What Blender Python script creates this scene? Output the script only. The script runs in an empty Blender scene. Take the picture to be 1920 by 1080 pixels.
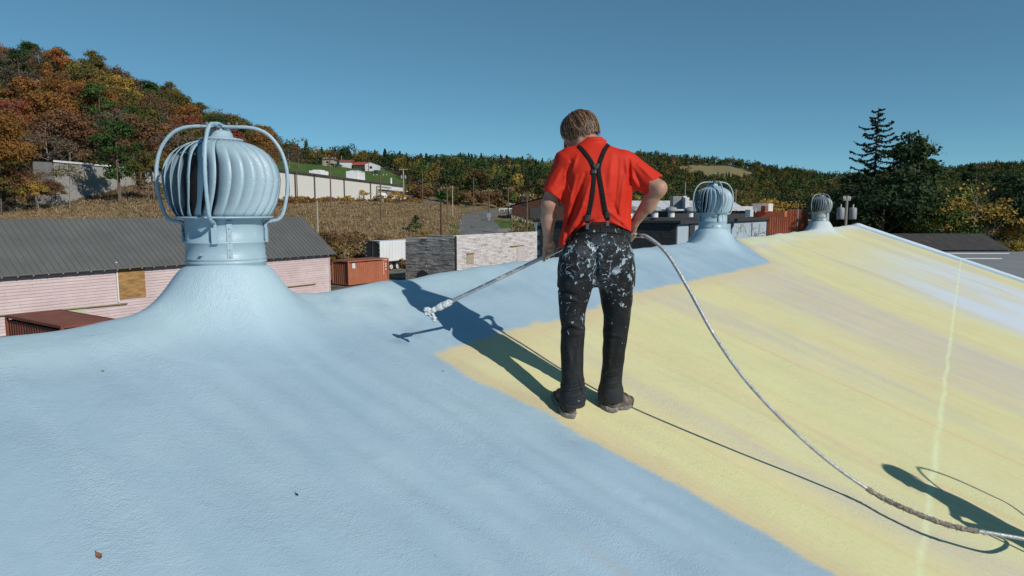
import bpy, bmesh, math, random
import numpy as np
from mathutils import Vector, Matrix
SC = bpy.context.scene
COL = SC.collection
rng = np.random.default_rng(7)
random.seed(7)
# ---------------------------------------------------------------- camera
FPX = 1280.0                      # focal length in pixels of a 1920 wide frame
PITCH = math.atan(145 / FPX)
ZC = 8.1                          # camera height above the town's ground
cam_data = bpy.data.cameras.new('camera')
cam_data.sensor_width = 36.0
cam_data.lens = 36.0 * FPX / 1920
cam_data.clip_start = 0.05
cam_data.clip_end = 9000
cam = bpy.data.objects.new('camera', cam_data)
COL.objects.link(cam)
cam.location = (0, 0, ZC)
cam.rotation_euler = (math.radians(90) - PITCH, 0, 0)
SC.camera = cam
# ---------------------------------------------------------------- sun and sky
SUN_AZ, SUN_EL = math.radians(133), math.radians(32)
SUN = Vector((math.sin(SUN_AZ) * math.cos(SUN_EL), math.cos(SUN_AZ) * math.cos(SUN_EL), math.sin(SUN_EL)))
world = bpy.data.worlds.new('World')
SC.world = world
world.use_nodes = True
wn = world.node_tree
bg = wn.nodes['Background']
sky = wn.nodes.new('ShaderNodeTexSky')
sky.sky_type = 'NISHITA'
sky.sun_disc = False
sky.sun_elevation = SUN_EL
sky.sun_rotation = SUN_AZ
sky.altitude = 300
sky.air_density = 0.5
sky.dust_density = 0.0
sky.ozone_density = 9.0
sky.altitude = 0
_g = wn.nodes.new('ShaderNodeGamma'); _g.inputs[1].default_value = 0.75
_m = wn.nodes.new('ShaderNodeMix'); _m.data_type = 'RGBA'; _m.blend_type = 'MULTIPLY'; _m.inputs[0].default_value = 1.0
_m.inputs[7].default_value = (1.14, 1.48, 1.18, 1)
wn.links.new(sky.outputs[0], _g.inputs[0]); wn.links.new(_g.outputs[0], _m.inputs[6]); wn.links.new(_m.outputs[2], bg.inputs[0])
bg.inputs[1].default_value = 0.116
sun_data = bpy.data.lights.new('sun', 'SUN')
sun_data.energy = 3.8
sun_data.angle = math.radians(0.53)
sun_data.color = (1.0, 0.93, 0.83)
sun = bpy.data.objects.new('sun', sun_data)
COL.objects.link(sun)
sun.rotation_euler = SUN.to_track_quat('Z', 'Y').to_euler()
SC.view_settings.view_transform = 'Standard'
SC.view_settings.look = 'None'
SC.view_settings.exposure = 0.0
SC.view_settings.gamma = 1.0
SC.view_settings.use_curve_mapping = False
SC.render.engine = 'CYCLES'
SC.cycles.max_bounces = 5
SC.cycles.diffuse_bounces = 3
SC.cycles.glossy_bounces = 3
SC.cycles.transparent_max_bounces = 6

# ---------------------------------------------------------------- helpers
_fw = Vector((0, math.cos(PITCH), -math.sin(PITCH)))
_up = Vector((0, math.sin(PITCH), math.cos(PITCH)))
def C(px, py, y):
    """world point at distance y in front of the camera, seen at px, py (measured place of a thing)"""
    r = Vector((1, 0, 0)) * (px - 960) + _up * (540 - py) + _fw * FPX
    r = r * (y / r.y)
    return Vector((r.x, r.y, r.z + ZC))
def G(px, y, z=0.0):
    """world point at column px, distance y and height z above the town's ground"""
    return Vector(((px - 960) / FPX * y, y, z))
D1 = Vector((0.55255, 0.83348, 0)).normalized()      # direction of the ridge and of the town's grid
D2 = Vector((-D1.y, D1.x, 0))                        # across, away from the camera

def link(o, parent=None):
    COL.objects.link(o)
    if parent is not None:
        o.parent = parent
        o.matrix_parent_inverse = parent_inv(parent)
    return o
def parent_inv(p):
    m = Matrix.Identity(4)
    q = p
    chain = []
    while q is not None:
        chain.append(q); q = q.parent
    for q in reversed(chain):
        b = Matrix.LocRotScale(q.location, q.rotation_euler, q.scale)
        m = m @ q.matrix_parent_inverse @ b
    return m.inverted()
def mesh_data(name, v, f, smooth=False):
    me = bpy.data.meshes.new(name)
    if isinstance(v, np.ndarray) and isinstance(f, np.ndarray):
        me.vertices.add(len(v)); me.vertices.foreach_set('co', np.ascontiguousarray(v, dtype=np.float32).ravel())
        n = f.shape[1]
        me.loops.add(len(f) * n); me.loops.foreach_set('vertex_index', np.ascontiguousarray(f, dtype=np.int32).ravel())
        me.polygons.add(len(f))
        me.polygons.foreach_set('loop_start', np.arange(0, len(f) * n, n, dtype=np.int32))
        me.polygons.foreach_set('loop_total', np.full(len(f), n, dtype=np.int32))
        me.update(calc_edges=True)
    else:
        me.from_pydata([tuple(p) for p in v], [], [tuple(map(int, q)) for q in f])
        me.update()
    if smooth:
        me.polygons.foreach_set('use_smooth', np.ones(len(me.polygons), dtype=bool))
    return me
def part(name, v, f, mat, parent=None, smooth=False):
    me = mesh_data(name, v, f, smooth)
    me.materials.append(mat)
    o = bpy.data.objects.new(name, me)
    return link(o, parent)
def tag(o, label=None, cat=None, group=None, kind=None):
    if label: o['label'] = label
    if cat: o['category'] = cat
    if group: o['group'] = group
    if kind: o['kind'] = kind
    return o
def thing(name, label, cat, loc=(0, 0, 0), rz=0.0, group=None):
    o = bpy.data.objects.new(name, None)
    o.empty_display_size = 0.2
    o.location = loc; o.rotation_euler = (0, 0, rz)
    COL.objects.link(o)
    return tag(o, label, cat, group)

class MB:
    """collects simple shapes into one mesh"""
    def __init__(s): s.v = []; s.f = []
    def add(s, v, f):
        n = len(s.v); s.v += [tuple(p) for p in v]; s.f += [tuple(i + n for i in q) for q in f]; return s
    def box(s, c, sx, sy, sz, ax=None, ay=None, az=None):
        c = Vector(c); ax = Vector(ax or (1, 0, 0)); ay = Vector(ay or (0, 1, 0)); az = Vector(az or (0, 0, 1))
        v = [c + ax * (sx / 2 * i) + ay * (sy / 2 * j) + az * (sz / 2 * k) for k in (-1, 1) for j in (-1, 1) for i in (-1, 1)]
        return s.add(v, [(0, 2, 3, 1), (4, 5, 7, 6), (0, 1, 5, 4), (2, 6, 7, 3), (0, 4, 6, 2), (1, 3, 7, 5)])
    def box8(s, lo, hi):
        return s.box([(a + b) / 2 for a, b in zip(lo, hi)], hi[0] - lo[0], hi[1] - lo[1], hi[2] - lo[2])
    def tube(s, pts, r, n=8, caps=True):
        pts = [Vector(p) for p in pts]
        rs = r if isinstance(r, (list, tuple)) else [r] * len(pts)
        base = len(s.v); prev = None
        for i, p in enumerate(pts):
            t = (pts[min(i + 1, len(pts) - 1)] - pts[max(i - 1, 0)])
            t.normalize()
            if prev is None:
                a = t.orthogonal().normalized()
            else:
                a = (prev - t * prev.dot(t)); a = a.normalized() if a.length > 1e-6 else t.orthogonal().normalized()
            prev = a; b = t.cross(a)
            for k in range(n):
                w = 2 * math.pi * k / n
                s.v.append(tuple(p + (a * math.cos(w) + b * math.sin(w)) * rs[i]))
        for i in range(len(pts) - 1):
            for k in range(n):
                a0 = base + i * n + k; a1 = base + i * n + (k + 1) % n
                s.f.append((a0, a1, a1 + n, a0 + n))
        if caps:
            s.f.append(tuple(base + k for k in reversed(range(n))))
            s.f.append(tuple(base + (len(pts) - 1) * n + k for k in range(n)))
        return s
    def lathe(s, prof, n=32, c=(0, 0, 0), close=False):
        base = len(s.v)
        for r, z in prof:
            for k in range(n):
                w = 2 * math.pi * k / n
                s.v.append((c[0] + r * math.cos(w), c[1] + r * math.sin(w), c[2] + z))
        for i in range(len(prof) - 1):
            for k in range(n):
                a0 = base + i * n + k; a1 = base + i * n + (k + 1) % n
                s.f.append((a0, a1, a1 + n, a0 + n))
        if close:
            s.f.append(tuple(base + k for k in reversed(range(n))))
            s.f.append(tuple(base + (len(prof) - 1) * n + k for k in range(n)))
        return s
    def build(s, name, mat, parent=None, smooth=False):
        return part(name, s.v, s.f, mat, parent, smooth)
def bevel(o, w=0.01, seg=1):
    m = o.modifiers.new('bevel', 'BEVEL'); m.width = w; m.segments = seg; m.limit_method = 'ANGLE'
    return o
def catmull(pts, n=8):
    pts = [Vector(p) for p in pts]; out = []
    P = [pts[0] * 2 - pts[1]] + pts + [pts[-1] * 2 - pts[-2]]
    for i in range(1, len(P) - 2):
        for k in range(n):
            t = k / n
            out.append(0.5 * ((2 * P[i]) + (P[i + 1] - P[i - 1]) * t + (2 * P[i - 1] - 5 * P[i] + 4 * P[i + 1] - P[i + 2]) * t * t + (3 * P[i] - P[i - 1] - 3 * P[i + 1] + P[i + 2]) * t ** 3))
    out.append(pts[-1]); return out

# ---------------------------------------------------------------- materials
def srgb(r, g, b):
    return tuple((c / 12.92 if c <= 0.04045 else ((c + 0.055) / 1.055) ** 2.4) for c in (r / 255, g / 255, b / 255)) + (1,)
class NT:
    def __init__(s, name):
        s.m = bpy.data.materials.new(name); s.m.use_nodes = True
        s.t = s.m.node_tree; s.b = s.t.nodes['Principled BSDF']
    def n(s, kind, **kw):
        nd = s.t.nodes.new('ShaderNode' + kind)
        for k, v in kw.items(): setattr(nd, k, v)
        return nd
    def l(s, a, b): s.t.links.new(a, b)
    def noise(s, vec, scale, detail=4, rough=0.55, dist=0.0):
        nd = s.n('TexNoise'); nd.inputs['Scale'].default_value = scale; nd.inputs['Detail'].default_value = detail
        nd.inputs['Roughness'].default_value = rough; nd.inputs['Distortion'].default_value = dist
        if vec is not None: s.l(vec, nd.inputs['Vector'])
        return nd.outputs['Fac']
    def ramp(s, fac, stops, interp='LINEAR'):
        nd = s.n('ValToRGB'); cr = nd.color_ramp; cr.interpolation = interp
        while len(cr.elements) < len(stops): cr.elements.new(0.5)
        for e, (p, c) in zip(cr.elements, stops):
            e.position = p; e.color = c if len(c) == 4 else tuple(c) + (1,)
        s.l(fac, nd.inputs[0]); return nd.outputs[0]
    def math(s, op, a, b=None, clamp=False):
        nd = s.n('Math', operation=op); nd.use_clamp = clamp
        for i, x in enumerate((a, b)):
            if x is None: continue
            if isinstance(x, (int, float)): nd.inputs[i].default_value = x
            else: s.l(x, nd.inputs[i])
        return nd.outputs[0]
    def mix(s, fac, a, b):
        nd = s.n('Mix', data_type='RGBA')
        for i, x in ((0, fac), (6, a), (7, b)):
            if isinstance(x, (int, float)): nd.inputs[i].default_value = x
            elif isinstance(x, tuple): nd.inputs[i].default_value = x
            else: s.l(x, nd.inputs[i])
        return nd.outputs[2]
    def mapr(s, val, a, b, c=0.0, d=1.0, smooth=False):
        nd = s.n('MapRange'); nd.interpolation_type = 'SMOOTHSTEP' if smooth else 'LINEAR'
        s.l(val, nd.inputs[0])
        for i, x in zip((1, 2, 3, 4), (a, b, c, d)): nd.inputs[i].default_value = x
        return nd.outputs[0]
    def coords(s, kind='Object', scale=(1, 1, 1), rot=(0, 0, 0)):
        tc = s.n('TexCoord'); mp = s.n('Mapping'); mp.inputs['Scale'].default_value = scale; mp.inputs['Rotation'].default_value = rot
        s.l(tc.outputs[kind], mp.inputs['Vector']); return mp.outputs[0]
    def bump(s, h, strength=0.3, dist=0.01, prev=None):
        nd = s.n('Bump'); nd.inputs['Strength'].default_value = strength; nd.inputs['Distance'].default_value = dist
        s.l(h, nd.inputs['Height'])
        if prev is not None: s.l(prev, nd.inputs['Normal'])
        s.l(nd.outputs[0], s.b.inputs['Normal']); return nd.outputs[0]
    def set(s, color=None, rough=None, metal=None, spec=None):
        if color is not None:
            if isinstance(color, tuple): s.b.inputs['Base Color'].default_value = color
            else: s.l(color, s.b.inputs['Base Color'])
        if rough is not None:
            if isinstance(rough, (int, float)): s.b.inputs['Roughness'].default_value = rough
            else: s.l(rough, s.b.inputs['Roughness'])
        if metal is not None: s.b.inputs['Metallic'].default_value = metal
        if spec is not None: s.b.inputs['Specular IOR Level'].default_value = spec
        return s.m
def simple(name, c1, c2=None, scale=3.0, rough=0.7, metal=0.0, bump=0.0, bscale=20, detail=5, kind='Object', stretch=(1, 1, 1), spec=0.5, bdist=0.01):
    """a two tone mottled surface with fine relief"""
    t = NT(name); v = t.coords(kind, stretch)
    c2 = c2 or tuple(x * 0.75 for x in c1[:3]) + (1,)
    f = t.noise(v, scale, detail)
    t.set(t.ramp(f, [(0.3, c1), (0.7, c2)]), rough, metal, spec)
    if bump: t.bump(t.noise(v, bscale, 4), bump, bdist)
    return t.m
# ================================================================ THE COATED ROOF
FO = Vector((0.4756, 4.0033, -1.2038 + ZC))        # where the man stands
WR = 1.819; TANR = 0.3541; ZR = -0.5596 + ZC       # ridge: distance across, pitch, height
UEND = 27.1; UBEG = -9.0; WLOW = -9.5; WFAR = 8.0
VENTS = [(-1.172, .925), (8.12, 0.995), (18.48, 1.0)]
_ph = rng.uniform(0, 6.28, (60,)); _an = rng.uniform(0, 6.28, (60,)); _fr = rng.uniform(0.75, 1.35, (60,))
def swell(u, w, wl, seed, n=9):
    s = 0
    for i in range(n):
        j = (seed * 7 + i) % 60
        a = _an[j]; k = 2 * math.pi / wl * _fr[(j + 3) % 60]
        s = s + np.sin(k * (u * math.cos(a) + w * math.sin(a)) + _ph[(j + 11) % 60] + 1.3 * np.sin(0.5 * k * (w * math.cos(a) - u * math.sin(a)) + _ph[j]))
    return s / math.sqrt(n)
def sstep(x, a, b):
    t = np.clip((x - a) / (b - a), 0, 1); return t * t * (3 - 2 * t)
def vent_extra(u, w):
    e = 0
    for vu, s in VENTS:
        r = np.hypot(u - vu, w - WR)
        r0 = 0.237 * s
        q = np.maximum(r - r0, 0)
        lump = 1 + 0.10 * np.sin(3 * np.arctan2(w - WR, u - vu) + vu) * np.clip(q / 0.3, 0, 1)
        e = e + (0.27 * np.exp(-(q / (0.15 * lump)) ** 1.2) + 0.010 * np.exp(-(q / 0.5) ** 2)) * (r > r0 * 0.5)
    return e
def roofz(u, w, fine=True):
    u = np.asarray(u, dtype=float); w = np.asarray(w, dtype=float)
    s = 0.018
    z = ZR + s - np.sqrt((TANR * (w - WR)) ** 2 + s * s)
    # the sprayed ridge cap: a raised soft band with its own lumps
    cap = np.exp(-((w - WR) / 0.30) ** 4)
    z = z + cap * (0.012 + 0.010 * swell(u, w * 0.6, 0.9, 2)) + 0.010 * np.exp(-((w - WR + 0.42 + 0.05 * np.sin(u * 2.1)) / 0.11) ** 2) * (0.6 + 0.4 * np.sin(u * 1.3 + 1))
    # ribs of the metal roof under the foam, running down the slope, and swells
    rib_amt = 0.25 + 0.75 * sstep(swell(u, w, 2.3, 5), -0.9, 0.7)
    down = sstep(w, WR - 0.35, WR - 0.95)
    rib = np.sin(2 * math.pi * (u + 0.02 * swell(u, w, 0.8, 3)) / 0.205)
    bare = sstep(u, -0.5, 0.1)
    z = z + down * rib * rib_amt * (0.0052 * (1 - bare) + 0.0010 * bare)
    z = z + 0.0030 * swell(u, w, 0.62, 1) * (1 - 0.5 * bare) + 0.005 * swell(u, w, 1.9, 4)
    # dents and blisters
    for du, dw, r, a in ((-0.42, -0.12, .035, -.006), (-0.36, -0.10, .02, .004), (-0.62, -0.62, .012, .007), (-0.60, -0.58, .02, -.006), (-0.1, -0.45, .03, -.004),
                         (-1.5, 0.35, .04, -.005), (0.75, -1.15, .02, .005), (1.7, 0.2, .02, .004), (-1.15, -0.1, .03, .005), (2.4, 0.3, .02, .005)):
        z = z + a * np.exp(-((u - du) ** 2 + (w - dw) ** 2) / r ** 2)
    # mounds of overspray beside the first vent, where fresh coat is going on
    z = z + 0.030 * np.exp(-(((u + 0.42) / 0.16) ** 2 + ((w - 1.48) / 0.28) ** 2)) + 0.012 * np.exp(-(((u + 0.05) / 0.3) ** 2 + ((w - 1.75) / 0.14) ** 2))
    z = z + 0.018 * np.exp(-(((u + 2.1) / 0.45) ** 2 + ((w - 1.60) / 0.12) ** 2))
    # the old ridge is not straight: it sags by the first vent and rises behind the man
    z = z + np.interp(u, [-9, -3, -1.2, -.45, .15, 1.4, 2.85, 5, 8, 12], [-.02, -.028, -.035, -.035, .012, .04, .052, .045, .035, 0]) * np.exp(-(np.maximum(WR - w, 0) / 0.75) ** 2)
    # raised rim along the gable end
    z = z + 0.05 * np.exp(-((u - UEND + 0.12) / 0.16) ** 2)
    return z + vent_extra(u, w)
def RP(u, w, lift=0.0):
    p = FO + D1 * float(u) + D2 * float(w)
    return Vector((p.x, p.y, float(roofz(u, w)) + lift))
def uw(p):
    d = Vector((p[0], p[1], 0)) - Vector((FO.x, FO.y, 0)); return d.dot(D1), d.dot(D2)

def paint_sd(u, w):
    """signed distance-like field: > 0 where the blue coat is"""
    ub = np.interp(w, [-9, -1.40, -1.0, -0.6, -0.16, .19, .60, .86, 1.0, 3], [-0.45, -0.26, -0.25, -0.29, -0.36, -0.36, -0.46, -0.41, -0.35, 0.2])
    ub = ub + 0.012 * swell(u, w, 0.35, 6)
    vb = np.interp(u, [-0.6, -0.2, 0.31, 1.15, 2.76, 4.18, 8.0, 12], [0.86, 0.895, 0.915, 0.87, 0.98, 0.935, 0.88, 0.88]) + 0.012 * swell(u, w, 0.3, 8)
    ue = 8.3 + (w - 0.88) * 1.35
    return np.maximum(ub - u, np.minimum(w - vb, (ue - u) * 0.6))

def roof_material():
    t = NT('sprayed_roof_coat')
    at = t.n('Attribute', attribute_name='paint').outputs['Fac']
    uv = t.n('UVMap').outputs[0]
    ob = t.coords('Object')
    mp = t.n('Mapping'); mp.inputs['Scale'].default_value = (1.5, 0.13, 1); t.l(uv, mp.inputs[0])
    st = t.noise(mp.outputs[0], 1.0, 6, 0.6, 0.3)                 # broad streaks down the slope
    mp2 = t.n('Mapping'); mp2.inputs['Scale'].default_value = (4.2, 0.30, 1); mp2.inputs['Location'].default_value = (3, 7, 0); t.l(uv, mp2.inputs[0])
    st2 = t.noise(mp2.outputs[0], 1.0, 5, 0.65, 0.5)
    mp3 = t.n('Mapping'); mp3.inputs['Scale'].default_value = (0.55, 0.14, 1); mp3.inputs['Location'].default_value = (1.7, 2, 0); t.l(uv, mp3.inputs[0])
    st3 = t.noise(mp3.outputs[0], 1.0, 4, 0.55, 0.6)
    yel = t.ramp(st, [(0.30, (0.66, 0.585, 0.375, 1)), (0.45, (0.67, 0.62, 0.345, 1)), (0.56, (0.65, 0.65, 0.355, 1)), (0.72, (0.67, 0.61, 0.39, 1))])
    yel = t.mix(t.mapr(st2, 0.50, 0.72, 0, 0.55), yel, (0.62, 0.68, 0.35, 1))
    yel = t.mix(t.mapr(st2, 0.28, 0.46, 0.5, 0.0), yel, (0.56, 0.47, 0.29, 1))
    mpw0 = t.n('Mapping'); mpw0.inputs['Scale'].default_value = (0.55, 0.22, 1); mpw0.inputs['Location'].default_value = (5, 1, 0); t.l(uv, mpw0.inputs[0]); stw = t.noise(mpw0.outputs[0], 1.0, 2.5, 0.5, 0.4)
    mauve = t.mapr(st3, 0.50, 0.66, 0.0, 0.62, True)
    sx = t.n('SeparateXYZ'); t.l(uv, sx.inputs[0]); U, W = sx.outputs[0], sx.outputs[1]
    yel = t.mix(mauve, yel, (0.54, 0.50, 0.45, 1))
    # a mauve band two ribs wide running down from the far vent of the blue patch
    band = t.math('SUBTRACT', U, 6.5)
    band = t.math('MULTIPLY', t.mapr(t.math('ABSOLUTE', band), 0.4, 2.0, 0.9, 0, True), t.mapr(st2, 0.25, 0.6))
    yel = t.mix(band, yel, (0.54, 0.50, 0.46, 1))
    # white-blue overspray towards the far end and along the ridge
    wh = t.math('MULTIPLY', t.mapr(stw, 0.28, 0.54, 0.0, 1.0, True), t.mapr(U, 10.0, 12.5, 0, 1, True))
    wh = t.math('MULTIPLY', wh, t.mapr(t.math('ADD', W, t.math('MULTIPLY', t.math('SUBTRACT', st3, 0.5), 4.0)), 1.0, -1.8, 0, 1, True))
    yel = t.mix(t.math('MULTIPLY', wh, t.mapr(U, 23.0, 20.0)), yel, (0.58, 0.66, 0.74, 1))
    rg = t.mapr(t.math('ABSOLUTE', t.math('SUBTRACT', W, WR)), 0.15, 0.55, 1, 0, True)
    yel = t.mix(t.math('MULTIPLY', rg, t.mapr(st2, 0.3, 0.6, 0.45, 0.95)), yel, (0.60, 0.66, 0.70, 1))
    lim = t.math('MULTIPLY', t.mapr(t.math('ABSOLUTE', t.math('SUBTRACT', W, WR - 0.18)), 0.02, 0.2, 0.8, 0, True), t.mapr(t.noise(uv, 0.9, 3), 0.42, 0.6))
    yel = t.mix(lim, yel, (0.60, 0.64, 0.33, 1))
    v3 = t.n('Combine' + 'XYZ'); t.l(U, v3.inputs[0]); t.l(W, v3.inputs[1]); vd = t.n('VectorMath', operation='DISTANCE'); t.l(v3.outputs[0], vd.inputs[0]); vd.inputs[1].default_value = (VENTS[2][0], WR, 0)
    yel = t.mix(t.math('MULTIPLY', t.mapr(vd.outputs['Value'], .30, .85, .9, 0, True), t.mapr(st2, .3, .6, .6, 1)), yel, (0.46, 0.56, 0.62, 1))
    # blue-white band along the gable end
    nz = t.noise(ob, 3.0, 4)
    e0 = t.math('ADD', U, t.math('MULTIPLY', t.math('SUBTRACT', nz, 0.5), 0.8))
    yel = t.mix(t.mapr(e0, UEND - 2.3, UEND - 1.2, 0, 0.95, True), yel, (0.27, 0.44, 0.62, 1))
    yel = t.mix(t.mapr(e0, UEND - 1.0, UEND - 0.4, 0, 0.95, True), yel, (0.62, 0.70, 0.78, 1))
    # a seam parallel to the ridge, taped in pale lime
    wob = t.math('ADD', W, t.math('MULTIPLY', t.math('SUBTRACT', t.noise(uv, 1.7, 2), 0.5), 0.06))
    seam = t.math('ABSOLUTE', t.math('ADD', wob, 1.73))
    sm = t.math('MULTIPLY', t.mapr(seam, 0.0, 0.034, 0.72, 0, True), t.mapr(t.noise(ob, 5, 3), 0.3, 0.55, 0.35, 1))
    yel = t.mix(sm, yel, (0.72, 0.80, 0.50, 1))
    # sandy pink margin of the foam beside the fresh blue
    edge = t.mapr(at, -0.30, -0.03, 0.0, 0.75, True)
    yel = t.mix(edge, yel, (0.60, 0.51, 0.315, 1))
    # thin lines of the roller between the streaks
    bl = t.noise(ob, 1.1, 5, 0.6)
    blue = t.ramp(bl, [(0.3, (0.32, 0.46, 0.575, 1)), (0.7, (0.36, 0.50, 0.615, 1))])
    mpb = t.n('Mapping'); mpb.inputs['Scale'].default_value = (3.6, 0.45, 1); mpb.inputs['Rotation'].default_value = (0, 0, .12); t.l(uv, mpb.inputs[0])
    pas = t.noise(mpb.outputs[0], 1.0, 4, 0.55, 0.5)
    blue = t.mix(t.mapr(pas, .35, .60, .25, 0), blue, (0.285, 0.415, 0.505, 1)); blue = t.mix(t.mapr(pas, .52, .70, 0, .28), blue, (0.41, 0.54, 0.61, 1))
    wt = t.mapr(t.noise(ob, 0.9, 3), 0.50, 0.72, 0, 0.4)
    blue = t.mix(wt, blue, (0.42, 0.57, 0.65, 1))
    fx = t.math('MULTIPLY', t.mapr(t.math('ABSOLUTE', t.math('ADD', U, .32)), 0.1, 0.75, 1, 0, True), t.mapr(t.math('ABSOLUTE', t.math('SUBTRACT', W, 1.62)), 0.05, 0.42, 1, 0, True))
    blue = t.mix(t.math('MULTIPLY', fx, t.mapr(t.noise(ob, 3.5, 4), .32, .58, 0, .85)), blue, (0.50, 0.64, 0.69, 1))  # wet sheen of the fresh coat, painted in as a lighter blue patch
    # a worn beige smear on the blue
    smr = t.math('MULTIPLY', t.mapr(t.math('ABSOLUTE', t.math('ADD', U, 1.18)), 0.0, 0.06, 1, 0, True), t.mapr(W, -0.35, -0.95, 0, 0.5, True))
    blue = t.mix(smr, blue, (0.42, 0.43, 0.42, 1))
    rgb_ = t.math('MULTIPLY', rg, t.mapr(t.noise(ob, 2.2, 3), 0.35, 0.6, 0.1, 0.5))
    blue = t.mix(rgb_, blue, (0.46, 0.62, 0.68, 1))
    nf = t.noise(ob, 70, 5, 0.8)
    nf2 = t.noise(ob, 9, 3, 0.6)
    a2 = t.math('ADD', t.math('ADD', at, t.math('MULTIPLY', t.math('SUBTRACT', nf, 0.5), 0.16)), t.math('MULTIPLY', t.math('SUBTRACT', nf2, 0.5), 0.05))
    m = t.mapr(a2, -0.040, 0.030, 0, 1, True)
    col = t.mix(m, yel, blue)
    # fly specks and grit
    sp = t.n('TexVoronoi'); sp.inputs['Scale'].default_value = 5.0; t.l(ob, sp.inputs['Vector'])
    col = t.mix(t.mapr(sp.outputs['Distance'], 0.012, 0.020, 0.75, 0), col, (0.10, 0.08, 0.06, 1))
    rgh = t.math('ADD', t.mapr(m, 0, 1, 0.80, 0.36), t.math('MULTIPLY', t.math('MULTIPLY', t.mapr(t.noise(ob, 1.7, 4), .38, .62), m), 0.22))
    t.set(col, rgh, 0.0, 0.45)
    # orange peel of the sprayed coat: worm-like wavelets, plus fine grit
    mpw = t.n('Mapping'); mpw.inputs['Scale'].default_value = (1.0, 1.6, 1); mpw.inputs['Rotation'].default_value = (0, 0, 0.5); t.l(uv, mpw.inputs[0])
    w1 = t.noise(mpw.outputs[0], 52, 2.5, 0.5, 1.6)
    w2 = t.noise(mpw.outputs[0], 120, 3, 0.6, 0.6)
    w3 = t.noise(uv, 9, 3, 0.55, 0.8)
    mpr = t.n('Mapping'); mpr.inputs['Scale'].default_value = (2.4, 0.9, 1); t.l(uv, mpr.inputs[0])
    amt = t.mapr(t.noise(mpr.outputs[0], 1.0, 3, .6, .4), 0.38, 0.60, 0.15, 1.25)
    hsum = t.math('ADD', t.math('MULTIPLY', t.math('MULTIPLY', w1, amt), 1.0), t.math('MULTIPLY', w2, 0.45))
    b1 = t.bump(w3, 0.35, 0.012)
    b2 = t.bump(hsum, 0.8, 0.0045, b1)
    lines = t.n('TexWave'); lines.wave_type = 'BANDS'; lines.bands_direction = 'X'
    lines.inputs['Scale'].default_value = 5.2; lines.inputs['Distortion'].default_value = 0.6; lines.inputs['Detail'].default_value = 1
    t.l(uv, lines.inputs['Vector'])
    lh = t.math('MULTIPLY', t.math('MULTIPLY', lines.outputs['Fac'], t.mapr(m, 0, 1, 1, 0)), t.mapr(W, 0.6, -0.6, 0.1, 1))
    t.bump(lh, 0.22, 0.005, b2)
    return t.m
M_ROOF = roof_material()

def axis(stops):
    out = [stops[0][0]]
    for (a, _), (b, h) in zip(stops[:-1], stops[1:]):
        n = max(1, int(round((b - a) / h))); out += list(np.linspace(a, b, n + 1)[1:])
    return np.array(out)
us = axis([(UBEG, 0), (-4, .15), (-0.0, .022), (4, .03), (10, .06), (UEND, .12)])
ws = axis([(WLOW, 0), (-5, .2), (-2.6, .06), (2.3, .022), (3.0, .06), (WFAR, .5)])
UU, WW = np.meshgrid(us, ws, indexing='ij')
ZZ = roofz(UU, WW)
for vu, s in VENTS:      # tuck the sheet under each vent's own foam cone
    r = np.hypot(UU - vu, WW - WR); ZZ = ZZ - 0.06 * sstep(r, 0.70, 0.60)
X = FO.x + UU * D1.x + WW * D2.x; Y = FO.y + UU * D1.y + WW * D2.y
nv = len(us) * len(ws)
ids = np.arange(nv).reshape(len(us), len(ws))
F_ = np.stack([ids[:-1, :-1].ravel(), ids[1:, :-1].ravel(), ids[1:, 1:].ravel(), ids[:-1, 1:].ravel()], 1)
hall = thing('coated_hall', 'long gabled hall whose roof is being sprayed blue over yellow foam', 'building', (FO.x, FO.y, 0))
def roof_mesh(name, Vv, Ff, U_, W_, parent):
    me = mesh_data(name, Vv, Ff, True); me.materials.append(M_ROOF)
    a = me.attributes.new('paint', 'FLOAT', 'POINT'); a.data.foreach_set('value', paint_sd(U_, W_).astype(np.float32))
    uvl = me.uv_layers.new(name='UVMap')
    li = np.empty(len(me.loops), dtype=np.int32); me.loops.foreach_get('vertex_index', li)
    uvl.data.foreach_set('uv', np.stack([U_[li], W_[li]], 1).astype(np.float32).ravel())
    o = bpy.data.objects.new(name, me); return link(o, parent)
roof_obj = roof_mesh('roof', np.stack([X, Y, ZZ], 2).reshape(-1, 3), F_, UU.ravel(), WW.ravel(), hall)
# rim flashing, gable and side walls under the roof
M_HALLW = simple('pale_metal_wall', (0.42, 0.44, 0.45, 1), (0.34, 0.35, 0.36, 1), 1.5, 0.6)
mb = MB()
def hw(u, w, z): p = FO + D1 * u + D2 * w; return (p.x, p.y, z)
zf = float(ZR - TANR * (WFAR - WR)); zl = float(ZR - TANR * (WR - WLOW))
pts = [hw(UEND - .25, w, z) for w, z in ((WLOW + .3, 0), (WFAR - .3, 0), (WFAR - .3, zf - .08), (WR, ZR - .15), (WLOW + .3, zl - .08))]
mb.add(pts, [(0, 1, 2, 3, 4)])
pts = [hw(UBEG + .25, w, z) for w, z in ((WLOW + .3, 0), (WFAR - .3, 0), (WFAR - .3, zf - .08), (WR, ZR - .15), (WLOW + .3, zl - .08))]
mb.add(pts, [(4, 3, 2, 1, 0)])
for w, z in ((WLOW + .3, zl), (WFAR - .3, zf)):
    mb.add([hw(UBEG + .25, w, 0), hw(UEND - .25, w, 0), hw(UEND - .25, w, z - .1), hw(UBEG + .25, w, z - .1)], [(0, 1, 2, 3)])
mb.build('wall', M_HALLW, hall)
mb = MB()
wl = np.linspace(WLOW, WFAR, 90)
for a, b in zip(wl[:-1], wl[1:]):
    pa, pb = RP(UEND, a), RP(UEND, b)
    mb.add([pa, pb, pb - Vector((0, 0, .22)), pa - Vector((0, 0, .22))], [(0, 1, 2, 3)])
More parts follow.
